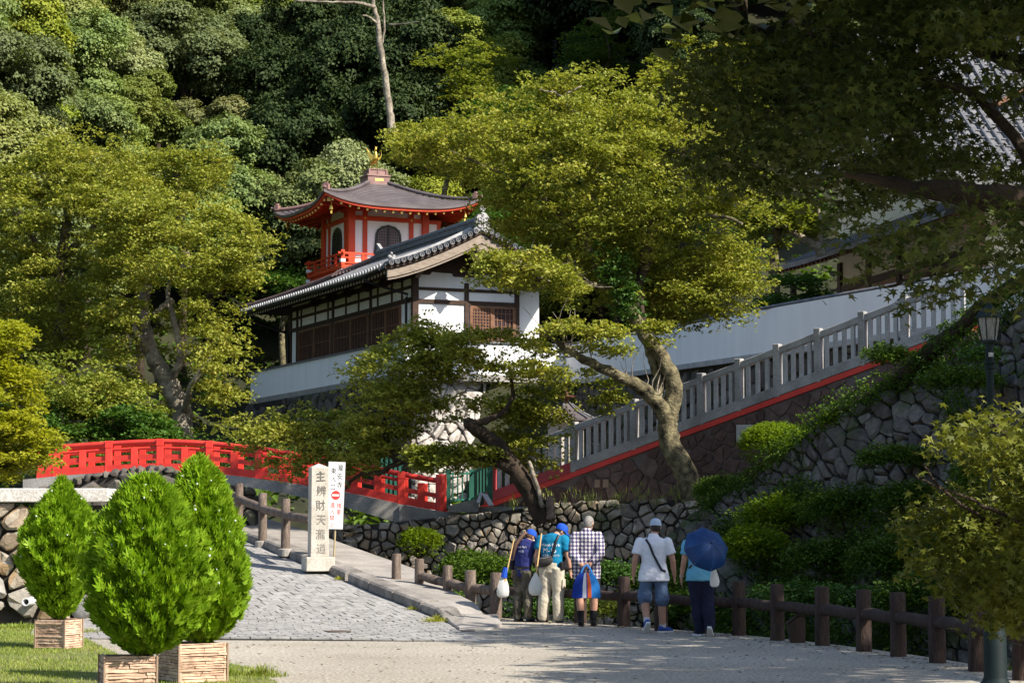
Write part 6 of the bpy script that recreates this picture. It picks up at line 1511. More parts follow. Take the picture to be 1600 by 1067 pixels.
def thuja(label, base, h, prof, seed, lean=(0, 0), n=8200):
    t = thing('thuja_bush', label, 'bush', base, 'clipped thujas in planters'); r = np.random.default_rng(seed)
    zz = np.array([p[0] for p in prof]); rp_ = np.array([p[1] for p in prof])
    z = r.uniform(0, 1, n * 3); keep = r.uniform(0, 1, n * 3) < np.interp(z, zz, rp_) / rp_.max() + .06; z = z[keep][:n]; N = len(z)
    a = r.uniform(0, 2 * np.pi, N)
    lump = 1 + .13 * np.sin(a * 3 + z * 9 + seed) * np.sin(z * 13 + a * 2) + .10 * np.sin(a * 7 - z * 19 + seed) * np.sin(z * 31 + a * 3) + .06 * np.sin(a * 15 + z * 40)
    dep = 1 - .36 * r.uniform(0, 1, N) ** 1.7
    rad = np.interp(z, zz, rp_) * lump * dep * r.uniform(.93, 1.05, N)
    C = np.stack([rad * np.cos(a) + lean[0] * z, rad * np.sin(a) + lean[1] * z, .04 + z * h], 1)
    out = np.stack([np.cos(a), np.sin(a), np.zeros(N)], 1)
    up = np.array([0, 0, 1.0]) + out * r.uniform(.25, .95, (N, 1)) + r.normal(0, .22, (N, 3)); up /= np.linalg.norm(up, axis=1, keepdims=True)
    tang = np.cross(up, out); side = out * r.uniform(.2, 1, (N, 1)) + tang * r.normal(0, .8, (N, 1)); side -= up * (side * up).sum(1, keepdims=True); side /= np.linalg.norm(side, axis=1, keepdims=True) + 1e-9
    s = r.uniform(.05, .125, (N, 1, 1)) * np.where(r.uniform(size=(N, 1, 1)) < .06, 1.5, 1); nn = np.cross(up, side)
    k = len(SPV); curl = (SPV[:, 1] ** 2 * .12)[None, :, None]
    V = C[:, None] + s * (side[:, None] * SPV[None, :, 0:1] + up[:, None] * (SPV[None, :, 1:2] - .3) + nn[:, None] * (SPV[None, :, 0:1] ** 2 * .3))
    F = np.arange(N)[:, None, None] * k + SPF[None]
    link('foliage', np_mesh('foliage', V.reshape(-1, 3), F.reshape(-1, 3), M['thuja']), t)
    core = MB(); pr = [(max(.01, rr_ * .62), .06 + q * h * .97) for q, rr_ in prof]; core.lathe(Vector(base), pr, 12); obj('inner_twigs', core, pmat('thuja_inner', (.018, .022, .004), (.045, .05, .012), 9, .95, 1.0, 12, .1), t)
    mb = MB(); b = Vector(base)
    for i in range(6):
        d = Vector((math.cos(i * 1.05), math.sin(i * 1.05), 0)); mb.tube([b + Z * -.15 + d * .02, b + Z * .10 + d * .05, b + Z * .35 + d * .16], [.024, .02, .012], 6)
    obj('stems', mb, M['barkdark'], t)
    # small pale seed cones among the sprays
    idx = r.choice(N, 110); sel = [i for i in idx if z[i] > .35][:70]; mb = MB()
    for i in sel: mb.ball(Vector(base) + Vector(C[i] + out[i] * .035), float(r.uniform(.008, .015)), 5, 4)
    stuff(obj('seed_cones', mb, plain('seed_cone', (.50, .56, .50), .7), t))
    return t
for lab, px, py, Y, size, h, yaw, sd in (('front planter of rough tan stone strips, cut by the bottom of the picture', 199, 1078, 20.2, .47, .38, R_(17), 1), ('tan stone-strip planter right of the front one, standing at the grass edge', 300, 1064, 21.9, .52, .40, R_(33), 2), ('farthest tan stone-strip planter beside the field stone wall', 92, 996, 27.6, .42, .38, R_(-20), 3)):
    c = P(px, py, Y); c.z = 0.0
    planter(lab, c, size, h, yaw, sd)
    c2 = Vector((c.x, c.y, h - .02))
    if sd == 1: thuja('largest yellow-green thuja in the front planter, egg-shaped and full', c2 + Vector((.16, 0, 0)), 1.62, [(0, .10), (.04, .22), (.12, .38), (.24, .50), (.36, .555), (.5, .53), (.64, .46), (.78, .36), (.9, .25), (.97, .13), (1, .04)], 1, (-.0, 0), 15000)
    if sd == 2: thuja('pointed bright thuja partly hidden behind the largest one', c2 + Vector((.10, 0, 0)), 1.82, [(0, .09), (.05, .24), (.15, .38), (.3, .43), (.42, .42), (.55, .375), (.68, .32), (.8, .27), (.9, .19), (.97, .09), (1, .015)], 2, (-.06, 0), 12000)
    if sd == 3: thuja('darker spade-shaped thuja at the left, farthest from the viewer', c2, 1.75, [(0, .07), (.06, .18), (.15, .29), (.28, .40), (.42, .49), (.55, .50), (.68, .42), (.8, .28), (.9, .14), (.97, .05), (1, .015)], 3, (0, 0), 11000)

# ================================================================== grass
def blades(pts, h, w_, r, lean=.45):
    N = len(pts); a = r.uniform(0, 2 * np.pi, N); d = np.stack([np.cos(a), np.sin(a), np.zeros(N)], 1); s = np.stack([-np.sin(a), np.cos(a), np.zeros(N)], 1)
    hh = (h * r.uniform(.5, 1.3, N))[:, None]; ln = r.uniform(0.05, lean, N)[:, None]; ww = w_ * r.uniform(.7, 1.3, N)[:, None]
    up = np.array([0, 0, 1.0])
    v = np.stack([pts - s * ww, pts + s * ww, pts + up * hh * .55 + d * hh * ln * .35 + s * ww * .7, pts + up * hh * .55 + d * hh * ln * .35 - s * ww * .7, pts + up * hh + d * hh * ln], 1)
    q = np.arange(N)[:, None, None] * 5; F = q + np.array([[0, 1, 2], [0, 2, 3], [3, 2, 4]])[None]
    return v.reshape(-1, 3), F.reshape(-1, 3)
r = np.random.default_rng(3); lp2 = [(p.x, p.y) for p in LAWN]
gx = r.uniform(-9, -1.8, 190000); gy = r.uniform(18.6, 34, 190000); ok = inside_many(gx, gy, lp2); gx, gy = gx[ok], gy[ok]
dens = np.array([mnoise.noise(Vector((x * 1.1, y * .6, 3))) for x, y in zip(gx, gy)]); ok = r.uniform(-.55, .35, len(gx)) < dens + .12; gx, gy = gx[ok][:62000], gy[ok][:62000]
V, F = blades(np.stack([gx, gy, np.full(len(gx), .008)], 1), .035, .0035, r, .9); stuff(link('grass', np_mesh('grass', V, F, M['grass'])))
def tuft(name, label, c, rad, n, h, seed, m='grass', group='grass tufts'):
    r = np.random.default_rng(seed); q = rad * r.uniform(0, 1, n) ** .8; a = r.uniform(0, 6.28, n); pts = np.stack([q * np.cos(a), q * np.sin(a) * .8, np.zeros(n) - .01], 1)
    fall = (1.15 - .8 * q / rad) * r.uniform(.45, 1.2, n); N = n
    d = np.stack([np.cos(a) + r.normal(0, .6, N), np.sin(a) + r.normal(0, .6, N), np.zeros(N)], 1); s = np.stack([-d[:, 1], d[:, 0], d[:, 2]], 1) / (np.linalg.norm(d, axis=1, keepdims=True) + .01)
    hh = (h * fall)[:, None]; ln = r.uniform(.1, .9, (N, 1)); up = np.array([0, 0, 1.0]); ww = .005 * r.uniform(.6, 1.3, (N, 1))
    v = np.stack([pts - s * ww, pts + s * ww, pts + up * hh * .6 + d * hh * ln * .3 + s * ww * .8, pts + up * hh * .6 + d * hh * ln * .3 - s * ww * .8, pts + up * hh * (1 - .35 * ln) + d * hh * ln], 1).reshape(-1, 3)
    F = (np.arange(N)[:, None, None] * 5 + np.array([[0, 1, 2], [0, 2, 3], [3, 2, 4]])[None]).reshape(-1, 3)
    return tag(link(name, np_mesh(name, v, F, M[m]), None, c), label, 'grass tuft', group)
tuft('grass_tuft', 'large loose grass tuft on the path edge beside the right planter', G(408, 1056), .30, 420, .16, 1)
tuft('grass_tuft', 'patch of tall grass at the foot of the right planter', G(362, 1056), .24, 260, .13, 2)
tuft('grass_tuft', 'short grass growing round the farthest planter', G(140, 990), .5, 500, .11, 3)
tuft('grass_tuft', 'grass fringe along the foot of the field stone wall', G(30, 982), .8, 900, .12, 4)
tuft('weed_tuft', 'yellowish weed in the corner below the kerb end', kpt(.125, -.15, .02), .26, 240, .12, 5, 'mapleyel', 'weeds along the kerb')
tuft('weed_tuft', 'small green weed between the setts and the path', G(508, 997), .14, 120, .05, 6, 'grass', 'weeds along the kerb')
for i, (u, l) in enumerate(((.21, 'small dry weed at the kerb foot halfway down the ramp'), (.405, 'weed in the kerb joint below the stone pillar'), (.50, 'low weed clump at the kerb foot beside the shaded pavers'))): tuft('weed_tuft', l, kpt(u, -.05, .02), .13, 70, .08, 7 + i, 'mapleyel', 'weeds along the kerb')

# ================================================================== shrubs and plants
def shrub(name, label, c, rad, n, leaf, mk, seed, cat='shrub', group=None, per=12, tw=.10, shell=.72, up=.5, stem=True, top=.3):
    t = thing(name, label, cat, Vector(c) - Z * (rad[2] * .8), group); r = np.random.default_rng(seed)
    T_ = blob_points(np.array(c), np.array(rad), n, shell, top, r)
    for k in range(5): pass
    C = twig_leaves(T_, per, tw, .6, .2, r); V, F = leaf_arrays(C, leaf, up, .62, r=r)
    link('foliage', np_mesh('foliage', V - np.array(world_loc(t)), F, M[mk]), t)
    if stem:
        mb = MB(); b = Vector(c) - Z * (rad[2] * 1.05)
        for i in range(7): d = Vector((math.cos(i * 2.1), math.sin(i * 2.1), 0)) * rad[0] * (.3 + .08 * i); mb.tube([b, b.lerp(Vector(c), .5) + d * .4, Vector(c) + d + Z * rad[2] * .2], [.02, .015, .008], 5)
        obj('stems', mb, M['barkdark'], t)
    return t
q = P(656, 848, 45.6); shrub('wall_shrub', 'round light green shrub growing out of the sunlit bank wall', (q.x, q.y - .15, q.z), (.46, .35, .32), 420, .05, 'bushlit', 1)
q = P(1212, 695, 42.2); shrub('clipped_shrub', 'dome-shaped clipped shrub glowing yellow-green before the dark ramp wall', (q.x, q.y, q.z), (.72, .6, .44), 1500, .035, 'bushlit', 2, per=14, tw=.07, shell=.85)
q = P(1262, 705, 42.6); shrub('clipped_shrub', 'shaded right lobe of the clipped shrub below the ivy ridge', (q.x, q.y, q.z), (.5, .5, .45), 900, .035, 'bank', 3, per=14, tw=.07, shell=.85)  # same shrub in a darker leaf, its shade is put into the colour
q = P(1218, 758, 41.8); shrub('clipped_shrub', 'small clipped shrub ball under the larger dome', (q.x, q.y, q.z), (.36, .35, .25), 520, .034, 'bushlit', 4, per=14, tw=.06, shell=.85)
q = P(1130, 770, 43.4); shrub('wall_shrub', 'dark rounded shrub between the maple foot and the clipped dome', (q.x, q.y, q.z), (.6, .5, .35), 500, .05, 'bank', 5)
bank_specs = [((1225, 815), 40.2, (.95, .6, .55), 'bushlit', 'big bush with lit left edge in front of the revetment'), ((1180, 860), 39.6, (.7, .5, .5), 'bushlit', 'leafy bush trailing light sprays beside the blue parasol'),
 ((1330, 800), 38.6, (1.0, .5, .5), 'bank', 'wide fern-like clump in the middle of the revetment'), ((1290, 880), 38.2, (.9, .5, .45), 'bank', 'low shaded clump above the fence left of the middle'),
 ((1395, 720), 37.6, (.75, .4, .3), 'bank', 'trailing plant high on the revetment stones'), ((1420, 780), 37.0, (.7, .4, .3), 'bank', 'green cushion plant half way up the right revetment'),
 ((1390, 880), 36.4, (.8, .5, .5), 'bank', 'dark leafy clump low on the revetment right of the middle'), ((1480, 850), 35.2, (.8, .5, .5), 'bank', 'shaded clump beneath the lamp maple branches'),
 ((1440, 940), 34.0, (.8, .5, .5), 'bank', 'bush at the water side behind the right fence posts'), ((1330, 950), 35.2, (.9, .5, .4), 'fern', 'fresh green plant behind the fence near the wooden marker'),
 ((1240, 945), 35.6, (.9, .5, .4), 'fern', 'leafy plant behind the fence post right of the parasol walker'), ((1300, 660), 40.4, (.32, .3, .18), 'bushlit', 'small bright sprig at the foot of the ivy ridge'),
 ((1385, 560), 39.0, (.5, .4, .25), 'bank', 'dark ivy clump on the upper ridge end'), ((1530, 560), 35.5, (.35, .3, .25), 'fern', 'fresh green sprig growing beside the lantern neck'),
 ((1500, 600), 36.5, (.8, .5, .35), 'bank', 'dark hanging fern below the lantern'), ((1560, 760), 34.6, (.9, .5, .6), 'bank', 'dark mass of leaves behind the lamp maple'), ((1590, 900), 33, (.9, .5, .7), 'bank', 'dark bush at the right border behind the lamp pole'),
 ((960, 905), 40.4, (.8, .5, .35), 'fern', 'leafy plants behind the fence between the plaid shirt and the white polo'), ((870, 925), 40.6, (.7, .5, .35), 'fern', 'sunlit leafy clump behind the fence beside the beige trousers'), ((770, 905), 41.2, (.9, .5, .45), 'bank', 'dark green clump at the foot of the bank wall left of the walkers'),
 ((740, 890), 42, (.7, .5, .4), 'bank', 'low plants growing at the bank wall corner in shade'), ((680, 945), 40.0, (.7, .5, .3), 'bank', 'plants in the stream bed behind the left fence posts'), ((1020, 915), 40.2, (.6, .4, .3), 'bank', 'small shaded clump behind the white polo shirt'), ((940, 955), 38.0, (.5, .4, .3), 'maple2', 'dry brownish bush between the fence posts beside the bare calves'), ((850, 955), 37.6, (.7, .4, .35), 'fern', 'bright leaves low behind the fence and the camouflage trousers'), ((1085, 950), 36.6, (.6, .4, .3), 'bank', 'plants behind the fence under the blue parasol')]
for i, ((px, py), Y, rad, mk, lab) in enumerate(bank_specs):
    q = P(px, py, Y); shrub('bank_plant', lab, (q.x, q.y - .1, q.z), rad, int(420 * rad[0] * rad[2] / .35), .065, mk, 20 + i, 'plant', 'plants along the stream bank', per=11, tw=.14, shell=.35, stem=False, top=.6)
# ivy along the top of the revetment
iv = []
for s in np.linspace(.12, 1, 260):
    b = rev(s * lenb, rev_h(s * lenb), .05); iv.append(np.array(b)[None] + rng.normal(0, 1, (5, 3)) * np.array([.12, .2, .16 + .12 * s]))
V, F = leaf_arrays(twig_leaves(np.concatenate(iv), 9, .12, .6, .3), .065, .4); t = thing('ivy_ridge', 'dark ivy rope covering the slanting top edge of the revetment', 'ivy', rev(lenb * .5, rev_h(lenb * .5), 0))
link('foliage', np_mesh('foliage', V - np.array(world_loc(t)), F, M['bank']), t); pts = [rev(s * lenb, rev_h(s * lenb) - .03, -.1) for s in np.linspace(.1, 1, 20)]; obj('ridge_stem', MB().tube(pts, .13, 7, jit=.2), M['barkdark'], t, smooth=60)
# creeping plants spread over the lower half of the revetment
U_ = []; rr2 = random.Random(12)
while len(U_) < 3300:
    u = rr2.uniform(.3, lenb - .2); v = rr2.uniform(0, rev_h(u) * .97); n_ = mnoise.noise(Vector((u * .55, v * .8, 4)))
    if n_ > -.04 + .36 * (v / rev_h(u) - .35): q = rev(u, v, .13 + rr2.uniform(0, .12)); U_.append((q.x, q.y, q.z))
V, F = leaf_arrays(twig_leaves(np.array(U_), 11, .19, .8, .3), .068, .45); stuff(link('wall_creepers', np_mesh('wall_creepers', V, F, M['bank'])))
# plants in the stream bed (a carpet nobody could count)
U_ = []
for _ in range(2600):
    y = rr.uniform(23, 43); x = rr.uniform(fence_x(y) + .45, fence_x(y) + 5.5)
    if y > w1_y(x) - .4 or x > .27 * y + 1: continue
    d = x - fence_x(y); U_.append((x, y, -.35 - .22 * min(d, 4) + rr.uniform(-.1, .3)))
V, F = leaf_arrays(twig_leaves(np.array(U_), 12, .32, .7, .2), .085, .55); stuff(link('bank_growth', np_mesh('bank_growth', V, F, M['bank'])))
# undergrowth on the ledge behind the bridge and at the wall tops
U_ = [np.array(P(rr.uniform(30, 560), rr.uniform(680, 742), rr.uniform(54.5, 57))) for _ in range(300)]
V, F = leaf_arrays(twig_leaves(np.array(U_), 16, .35, .7, .2), .10, .5); stuff(link('far_bank_growth', np_mesh('far_bank_growth', V, F, M['bank'])))
U_ = [np.array(P(px, interp(px, [760, 870, 1060, 1150], [792, 782, 778, 786]), 45.6 - .0016 * (px - 800))) + rng.normal(0, .08, 3) for px in rng.uniform(790, 1150, 90)]
V, F = blades(np.repeat(np.array(U_), 6, 0) + rng.normal(0, .06, (540, 3)), .16, .006, rng, .9); stuff(link('wall_top_grass', np_mesh('wall_top_grass', V, F, M['grass'])))
t = thing('wall_shading_tree', 'unseen tall tree added on the right bank to shade the bank wall', 'tree', (16.5, 38, 4)); r = np.random.default_rng(9)  # unseen, its crown is shaped and placed to shade the bank wall
obj('trunk', MB().tube([(16.5, 38.2, 3), (16.3, 38, 7), (16, 38, 12.5)], [.2, .15, .06], 8), M['barkdark'], t, smooth=60)
c = np.concatenate([blob_points((13.8, 37.9, 12.7), (3.1, .7, .9), 480, .2, .1, r), blob_points((18.5, 38.0, 12.9), (1.6, 1.2, 1.0), 200, .2, .1, r)]); V, F = leaf_arrays(twig_leaves(c, 16, .4, .5, .2, r), .18, .5, .7, r=r); link('crown', np_mesh('crown', V - np.array(world_loc(t)), F, M['bank']), t)
# ================================================================== people
def meld(name, mb, m, parent, voxel=.013, it=5, folds=None):
    """one continuous surface out of overlapping limbs"""
    me = bpy.data.meshes.new('tmp'); me.from_pydata(mb.v, [], mb.f); bm = bmesh.new(); bm.from_mesh(me); bmesh.ops.recalc_face_normals(bm, faces=bm.faces); bm.to_mesh(me); bm.free()
    o = bpy.data.objects.new('tmp', me); COL.objects.link(o)
    rm = o.modifiers.new('r', 'REMESH'); rm.mode = 'VOXEL'; rm.voxel_size = voxel
    s = o.modifiers.new('s', 'SMOOTH'); s.factor = .5; s.iterations = it
    dg = bpy.context.evaluated_depsgraph_get(); dg.update(); res = bpy.data.meshes.new_from_object(o.evaluated_get(dg)); bpy.data.objects.remove(o); res.name = name
    if folds is None: folds = .006 if name in ('shirt', 't_shirt', 'plaid_shirt', 'polo_shirt', 'trousers', 'shorts') else 0
    if folds:                                                # creases of the cloth
        sd = (hash(tuple(round(x, 2) for x in parent.location)) % 97)
        nr = [v.normal.copy() for v in res.vertices]
        for v, nn in zip(res.vertices, nr):
            q = v.co; w1 = mnoise.noise(Vector((q.x * 7 + sd, q.y * 7, q.z * 15 + q.x * 9))); w2 = mnoise.noise(Vector((q.x * 22, q.y * 22 + sd, q.z * 26)))
            v.co = q + nn * (folds * (1 - 2 * abs(w1)) * .9 + folds * .35 * w2)
    off = world_loc(parent); n = len(res.vertices); co = np.empty(n * 3, np.float32); res.vertices.foreach_get('co', co); co = co.reshape(-1, 3) - np.array(off); res.vertices.foreach_set('co', co.astype(np.float32).ravel())
    res.materials.clear(); res.materials.append(m); res.polygons.foreach_set('use_smooth', [True] * len(res.polygons)); res.update()
    return link(name, res, parent)
skin = pmat('skin', (.36, .19, .13), (.43, .24, .165), 6, .55, 0); hairk = pmat('dark_hair', (.012, .009, .008), (.03, .022, .018), 40, .6, .3, 90); hairg = pmat('grey_hair', (.10, .09, .085), (.30, .28, .26), 60, .7, .4, 120)
hairb = pmat('brown_hair', (.06, .03, .02), (.12, .07, .05), 50, .6, .3, 90)
def cloth(name, c1, c2, **k): return pmat(name, c1, c2, 7, .85, .5, 9, .02, spec=.15, **k)
def L_(fr, k): return lambda x, y, z: fr(x * k, y * k, z * k)
def arm(mb, L, sh, el, wr, k, r=(.055, .043, .03)):
    mb.tube([L(*sh), L(*[(a + b) / 2 for a, b in zip(sh, el)]), L(*el), L(*[(a + b) / 2 for a, b in zip(el, wr)]), L(*wr)], [r[0] * k, (r[0] * .95) * k, r[1] * k, r[1] * .95 * k, r[2] * k], 10)
    for p, q in ((sh, r[0]), (el, r[1]), (wr, r[2])): mb.ball(L(*p), q * k, 10, 7)
def hand(mb, L, wr, d, side, k, curl=.5):
    """palm and five fingers hanging along d, thumb towards side"""
    w = L(*wr); d = Vector(d).normalized(); s = Vector(side).normalized(); n = d.cross(s).normalized()
    mb.tube([w, w + d * .045 * k, w + d * .085 * k], [.026 * k, .036 * k, .034 * k], 8, ell=.5, side=s)
    for i, (o, l) in enumerate(((-.027, .058), (-.009, .070), (.009, .074), (.026, .066))):
        a = w + d * .078 * k + s * o * k; b = a + d * l * .5 * k + n * .010 * k * curl; c = b + d * l * .45 * k + n * .03 * k * curl; mb.tube([a, b, c], [.0105 * k, .0095 * k, .007 * k], 6)
    a = w + d * .03 * k + s * .03 * k; mb.tube([a, a + d * .025 * k + s * .022 * k + n * .01 * k, a + d * .055 * k + s * .026 * k + n * .022 * k], [.012 * k, .011 * k, .008 * k], 6)
def head(mb, c, fd, k, up=Z):
    """skull, jaw, nose and ears; fd is the facing direction"""
    fd = Vector(fd).normalized(); rt = fd.cross(up).normalized(); u2 = rt.cross(fd); f = Frame(c, rt, fd, u2)
    mb.ball(c, (.074 * k, .094 * k, .105 * k), 14, 10, fr=f); mb.ball(f(0, .03 * k, -.06 * k), (.055 * k, .062 * k, .062 * k), 12, 8, fr=Frame(f(0, .03 * k, -.06 * k), rt, fd, u2))
    mb.tube([f(0, .085 * k, .01 * k), f(0, .112 * k, -.025 * k), f(0, .09 * k, -.04 * k)], [.010 * k, .017 * k, .012 * k], 6)
    for s in (-1, 1): mb.ball(f(s * .076 * k, -.005 * k, -.012 * k), (.012 * k, .022 * k, .032 * k), 8, 6, fr=Frame(f(s * .076 * k, -.005 * k, -.012 * k), rt, fd, u2))
    return f
def legs(mb, L, hips, knees, ankles, k, r=(.088, .058, .042)):
    for h, n, a in zip(hips, knees, ankles):
        mb.tube([L(*h), L(*[(x + y) / 2 for x, y in zip(h, n)]), L(*n)], [r[0] * k, r[0] * .88 * k, r[1] * k], 12); mb.ball(L(*n), r[1] * k, 10, 7)
        c = [(n[i] * .65 + a[i] * .35) for i in range(3)]; mb.tube([L(*n), L(c[0], c[1] - .012, c[2]), L(*a)], [r[1] * k, (r[1] + .004) * k, r[2] * k], 12); mb.ball(L(*a), r[2] * k, 8, 6)
def shoe(parent, L, an, heel_up, yawd, k, m, sole, name='shoe'):
    """upper and sole; the heel lifts by heel_up with the toe on the ground"""
    a = L(*an); f = Vector(yawd).normalized(); s = f.cross(Z); p = heel_up
    fwd = (f * math.cos(p) - Z * math.sin(p)).normalized(); up = s.cross(fwd); fr = Frame(a, s, fwd, up)
    mb = MB(); mb.tube([fr(0, -.065 * k, -.035 * k), fr(0, -.01 * k, -.02 * k), fr(0, .07 * k, -.04 * k), fr(0, .15 * k, -.055 * k), fr(0, .185 * k, -.06 * k)], [.04 * k, .052 * k, .05 * k, .042 * k, .022 * k], 10, ell=.85, side=s)
    mb.tube([fr(0, 0, -.03 * k), fr(0, -.005 * k, .035 * k)], [.045 * k, .042 * k], 10)
    o = meld(name, mb, m, parent, .011, 3)
    out = [(-.032, -.085), (.032, -.085), (.042, 0), (.05, .10), (.03, .19), (0, .205), (-.03, .19), (-.05, .10), (-.042, 0)]
    obj('sole', MB().prism([fr(x * k, y * k, -.098 * k) for x, y in out], up * .036 * k), sole, o, bevel=.004)
def torso(mb, L, k, w=1.0, z0=.80, hem=.165, lean=0.0, twist=0):
    zs = [z0, .92, 1.05, 1.20, 1.33, 1.41, 1.455]; rs_ = [hem, .165 if hem < .19 else .212, .165 if hem < .19 else .178, .18, .195, .165, .075]; ys_ = [0, 0, 0, -.005, -.005, .0, .01]
    mb.tube([L(0, y + lean * max(0, z - .9) ** 1.5, z) for z, y in zip(zs, ys_)], [r_ * k * w for r_ in rs_], 18, ell=.64, side=L(1, 0, 0) - L(0, 0, 0))
def sleeve(mb, L, sh, el, t, k, r0=.075, r1=.072):
    e = [a + (b - a) * t for a, b in zip(sh, el)]; mb.ball(L(*sh), r0 * k, 12, 8); mb.tube([L(*sh), L(*[(a + b) / 2 for a, b in zip(sh, e)]), L(*e)], [r0 * k, r0 * k, r1 * k], 12)
def cap(parent, f, k, m, brim=True, name='cap'):
    mb = MB(); n = 18; prof = [(1.0, .015), (1.02, .04), (.97, .075), (.80, .108), (.5, .128), (.15, .135)]
    for q, z in prof:
        for i in range(n): a = 2 * math.pi * i / n; mb.v.append(f(.088 * k * q * math.cos(a), .106 * k * q * math.sin(a), z * k))
    for j in range(len(prof) - 1):
        for i in range(n): mb.f.append((j * n + i, j * n + (i + 1) % n, (j + 1) * n + (i + 1) % n, (j + 1) * n + i))
    mb.f.append(tuple((len(prof) - 1) * n + i for i in range(n))); mb.f.append(tuple(reversed(range(n))))
    o = obj(name, mb, m, parent, smooth=60)
    if brim:
        b = MB(); pts = []
        for i in range(9): a = math.pi * (.14 + .72 * i / 8); pts.append((math.cos(a), math.sin(a)))
        b.v = [f(.088 * k * x, .10 * k * y, .022 * k) for x, y in pts] + [f(.085 * k * x, .19 * k * y, -.005 * k) for x, y in pts] + [f(.088 * k * x, .10 * k * y, .014 * k) for x, y in pts] + [f(.085 * k * x, .19 * k * y, -.012 * k) for x, y in pts]
        for i in range(8): b.f += [(i, i + 1, 10 + i, 9 + i), (18 + i, 27 + i, 28 + i, 19 + i), (9 + i, 10 + i, 28 + i, 27 + i), (i, 18 + i, 19 + i, i + 1)]
        b.f += [(0, 9, 27, 18), (8, 26, 35, 17)]
        obj('brim', b, m, o, smooth=60)
    obj('cap_button', MB().ball(f(0, 0, .137 * k), .009 * k, 6, 4), m, o); return o
def hair(parent, f, k, m, low=-.075):
    mb = MB(); n = 16; prof = []
    for j in range(8): a = lerp(-.75, math.pi / 2 - .02, j / 7); prof.append((math.cos(a), math.sin(a)))
    for q, z in prof:
        for i in range(n):
            a = 2 * math.pi * i / n; front = max(0, math.sin(a)); zz = max(z * .112, low) if front < .3 else max(z * .112, low + front * .13)
            mb.v.append(f(.081 * k * q * math.cos(a), (.101 * q * math.sin(a) - .004) * k, zz * k))
    for j in range(7):
        for i in range(n): mb.f.append((j * n + i, j * n + (i + 1) % n, (j + 1) * n + (i + 1) % n, (j + 1) * n + i))
    mb.f.append(tuple(7 * n + i for i in range(n))); return obj('hair', mb, m, parent, smooth=60)
from mathutils.bvhtree import BVHTree
def print_on(parent, target, s, size, c, ux, uy, m, sx=1.0):
    """flat print laid on the cloth of target, seen from behind"""
    me = text_mesh(s, size, 0); off = world_loc(target); bv = BVHTree.FromPolygons([v.co + off for v in target.data.vertices], [tuple(p.vertices) for p in target.data.polygons])
    ux, uy = Vector(ux).normalized(), Vector(uy).normalized(); nn = ux.cross(uy)
    bm = bmesh.new(); bm.from_mesh(me); bmesh.ops.triangulate(bm, faces=bm.faces); bm.to_mesh(me); bm.free()
    for v in me.vertices:
        p = Vector(c) + ux * v.co.x * sx + uy * v.co.y + nn * .4; h = bv.ray_cast(p, -nn); v.co = (h[0] + nn * .005 if h[0] else p - nn * .4) - off
    me.materials.clear(); me.materials.append(m); link('shirt_lettering', me, target)
def ribbon(parent, name, pts, target, w, m, out):
    """a strap pressed against the clothes"""
    off = world_loc(target); bv = BVHTree.FromPolygons([v.co + off for v in target.data.vertices], [tuple(p.vertices) for p in target.data.polygons]); q = []
    for p in pts: h = bv.find_nearest(Vector(p)); q.append(h[0] + (h[1] if h[1].dot(Vector(p) - h[0]) > 0 else -h[1]) * .008)
    mb = MB()
    for i in range(len(q)):
        d = (q[min(i + 1, len(q) - 1)] - q[max(i - 1, 0)]).normalized(); h = bv.find_nearest(q[i]); n = h[1]; s = d.cross(n).normalized() * w / 2
        mb.v += [q[i] - s, q[i] + s, q[i] + s + n * .006, q[i] - s + n * .006]
    for i in range(len(q) - 1): mb.f += [(i * 4 + a, i * 4 + b, i * 4 + 4 + b, i * 4 + 4 + a) for a, b in ((0, 1), (1, 2), (2, 3), (3, 0))]
    return obj(name, mb, m, parent, smooth=True)
def root(label, px, py, a): 
    g = G(px, py); t = thing('person', label, 'person', g, 'people walking along the fence'); a = R_(a); return t, Frame(g, (math.cos(a), -math.sin(a), 0), (math.sin(a), math.cos(a), 0))
white = plain('white_print', (.75, .75, .75), .8)
def poly_bag(label, top, h, w, m, cat='bag', group=None, seed=1, depth=.45):
    r = random.Random(seed); n = 14; mb = MB(); prof = [(.12, 0), (.22, .06), (.55, .25), (.86, .5), (1.0, .72), (.92, .9), (.6, .985), (.1, 1.0)]
    for q, z in prof:
        for i in range(n): a = 2 * math.pi * i / n; k = 1 + .10 * math.sin(a * 5 + z * 3 + seed) + r.uniform(-.05, .05); mb.v.append(Vector(top) + Vector((math.cos(a) * q * w / 2 * k, math.sin(a) * q * w / 2 * depth * k, -z * h)))
    for j in range(len(prof) - 1):
        for i in range(n): mb.f.append((j * n + i, j * n + (i + 1) % n, (j + 1) * n + (i + 1) % n, (j + 1) * n + i))
    mb.f += [tuple(range(n)), tuple((len(prof) - 1) * n + i for i in reversed(range(n)))]
    return tag(obj('carrier_bag', mb, m, None, smooth=60), label, cat, group)
bagw = leaf_mat('white_plastic', (.62, .62, .62), (.74, .74, .74), trans=.25); tan = pmat('cane', (.42, .27, .10), (.55, .36, .15), 9, .5, 0); blue = cloth('blue_cap_cloth', (.012, .06, .36), (.02, .085, .46))
white_sole = plain('white_sole', (.6, .6, .6), .7)

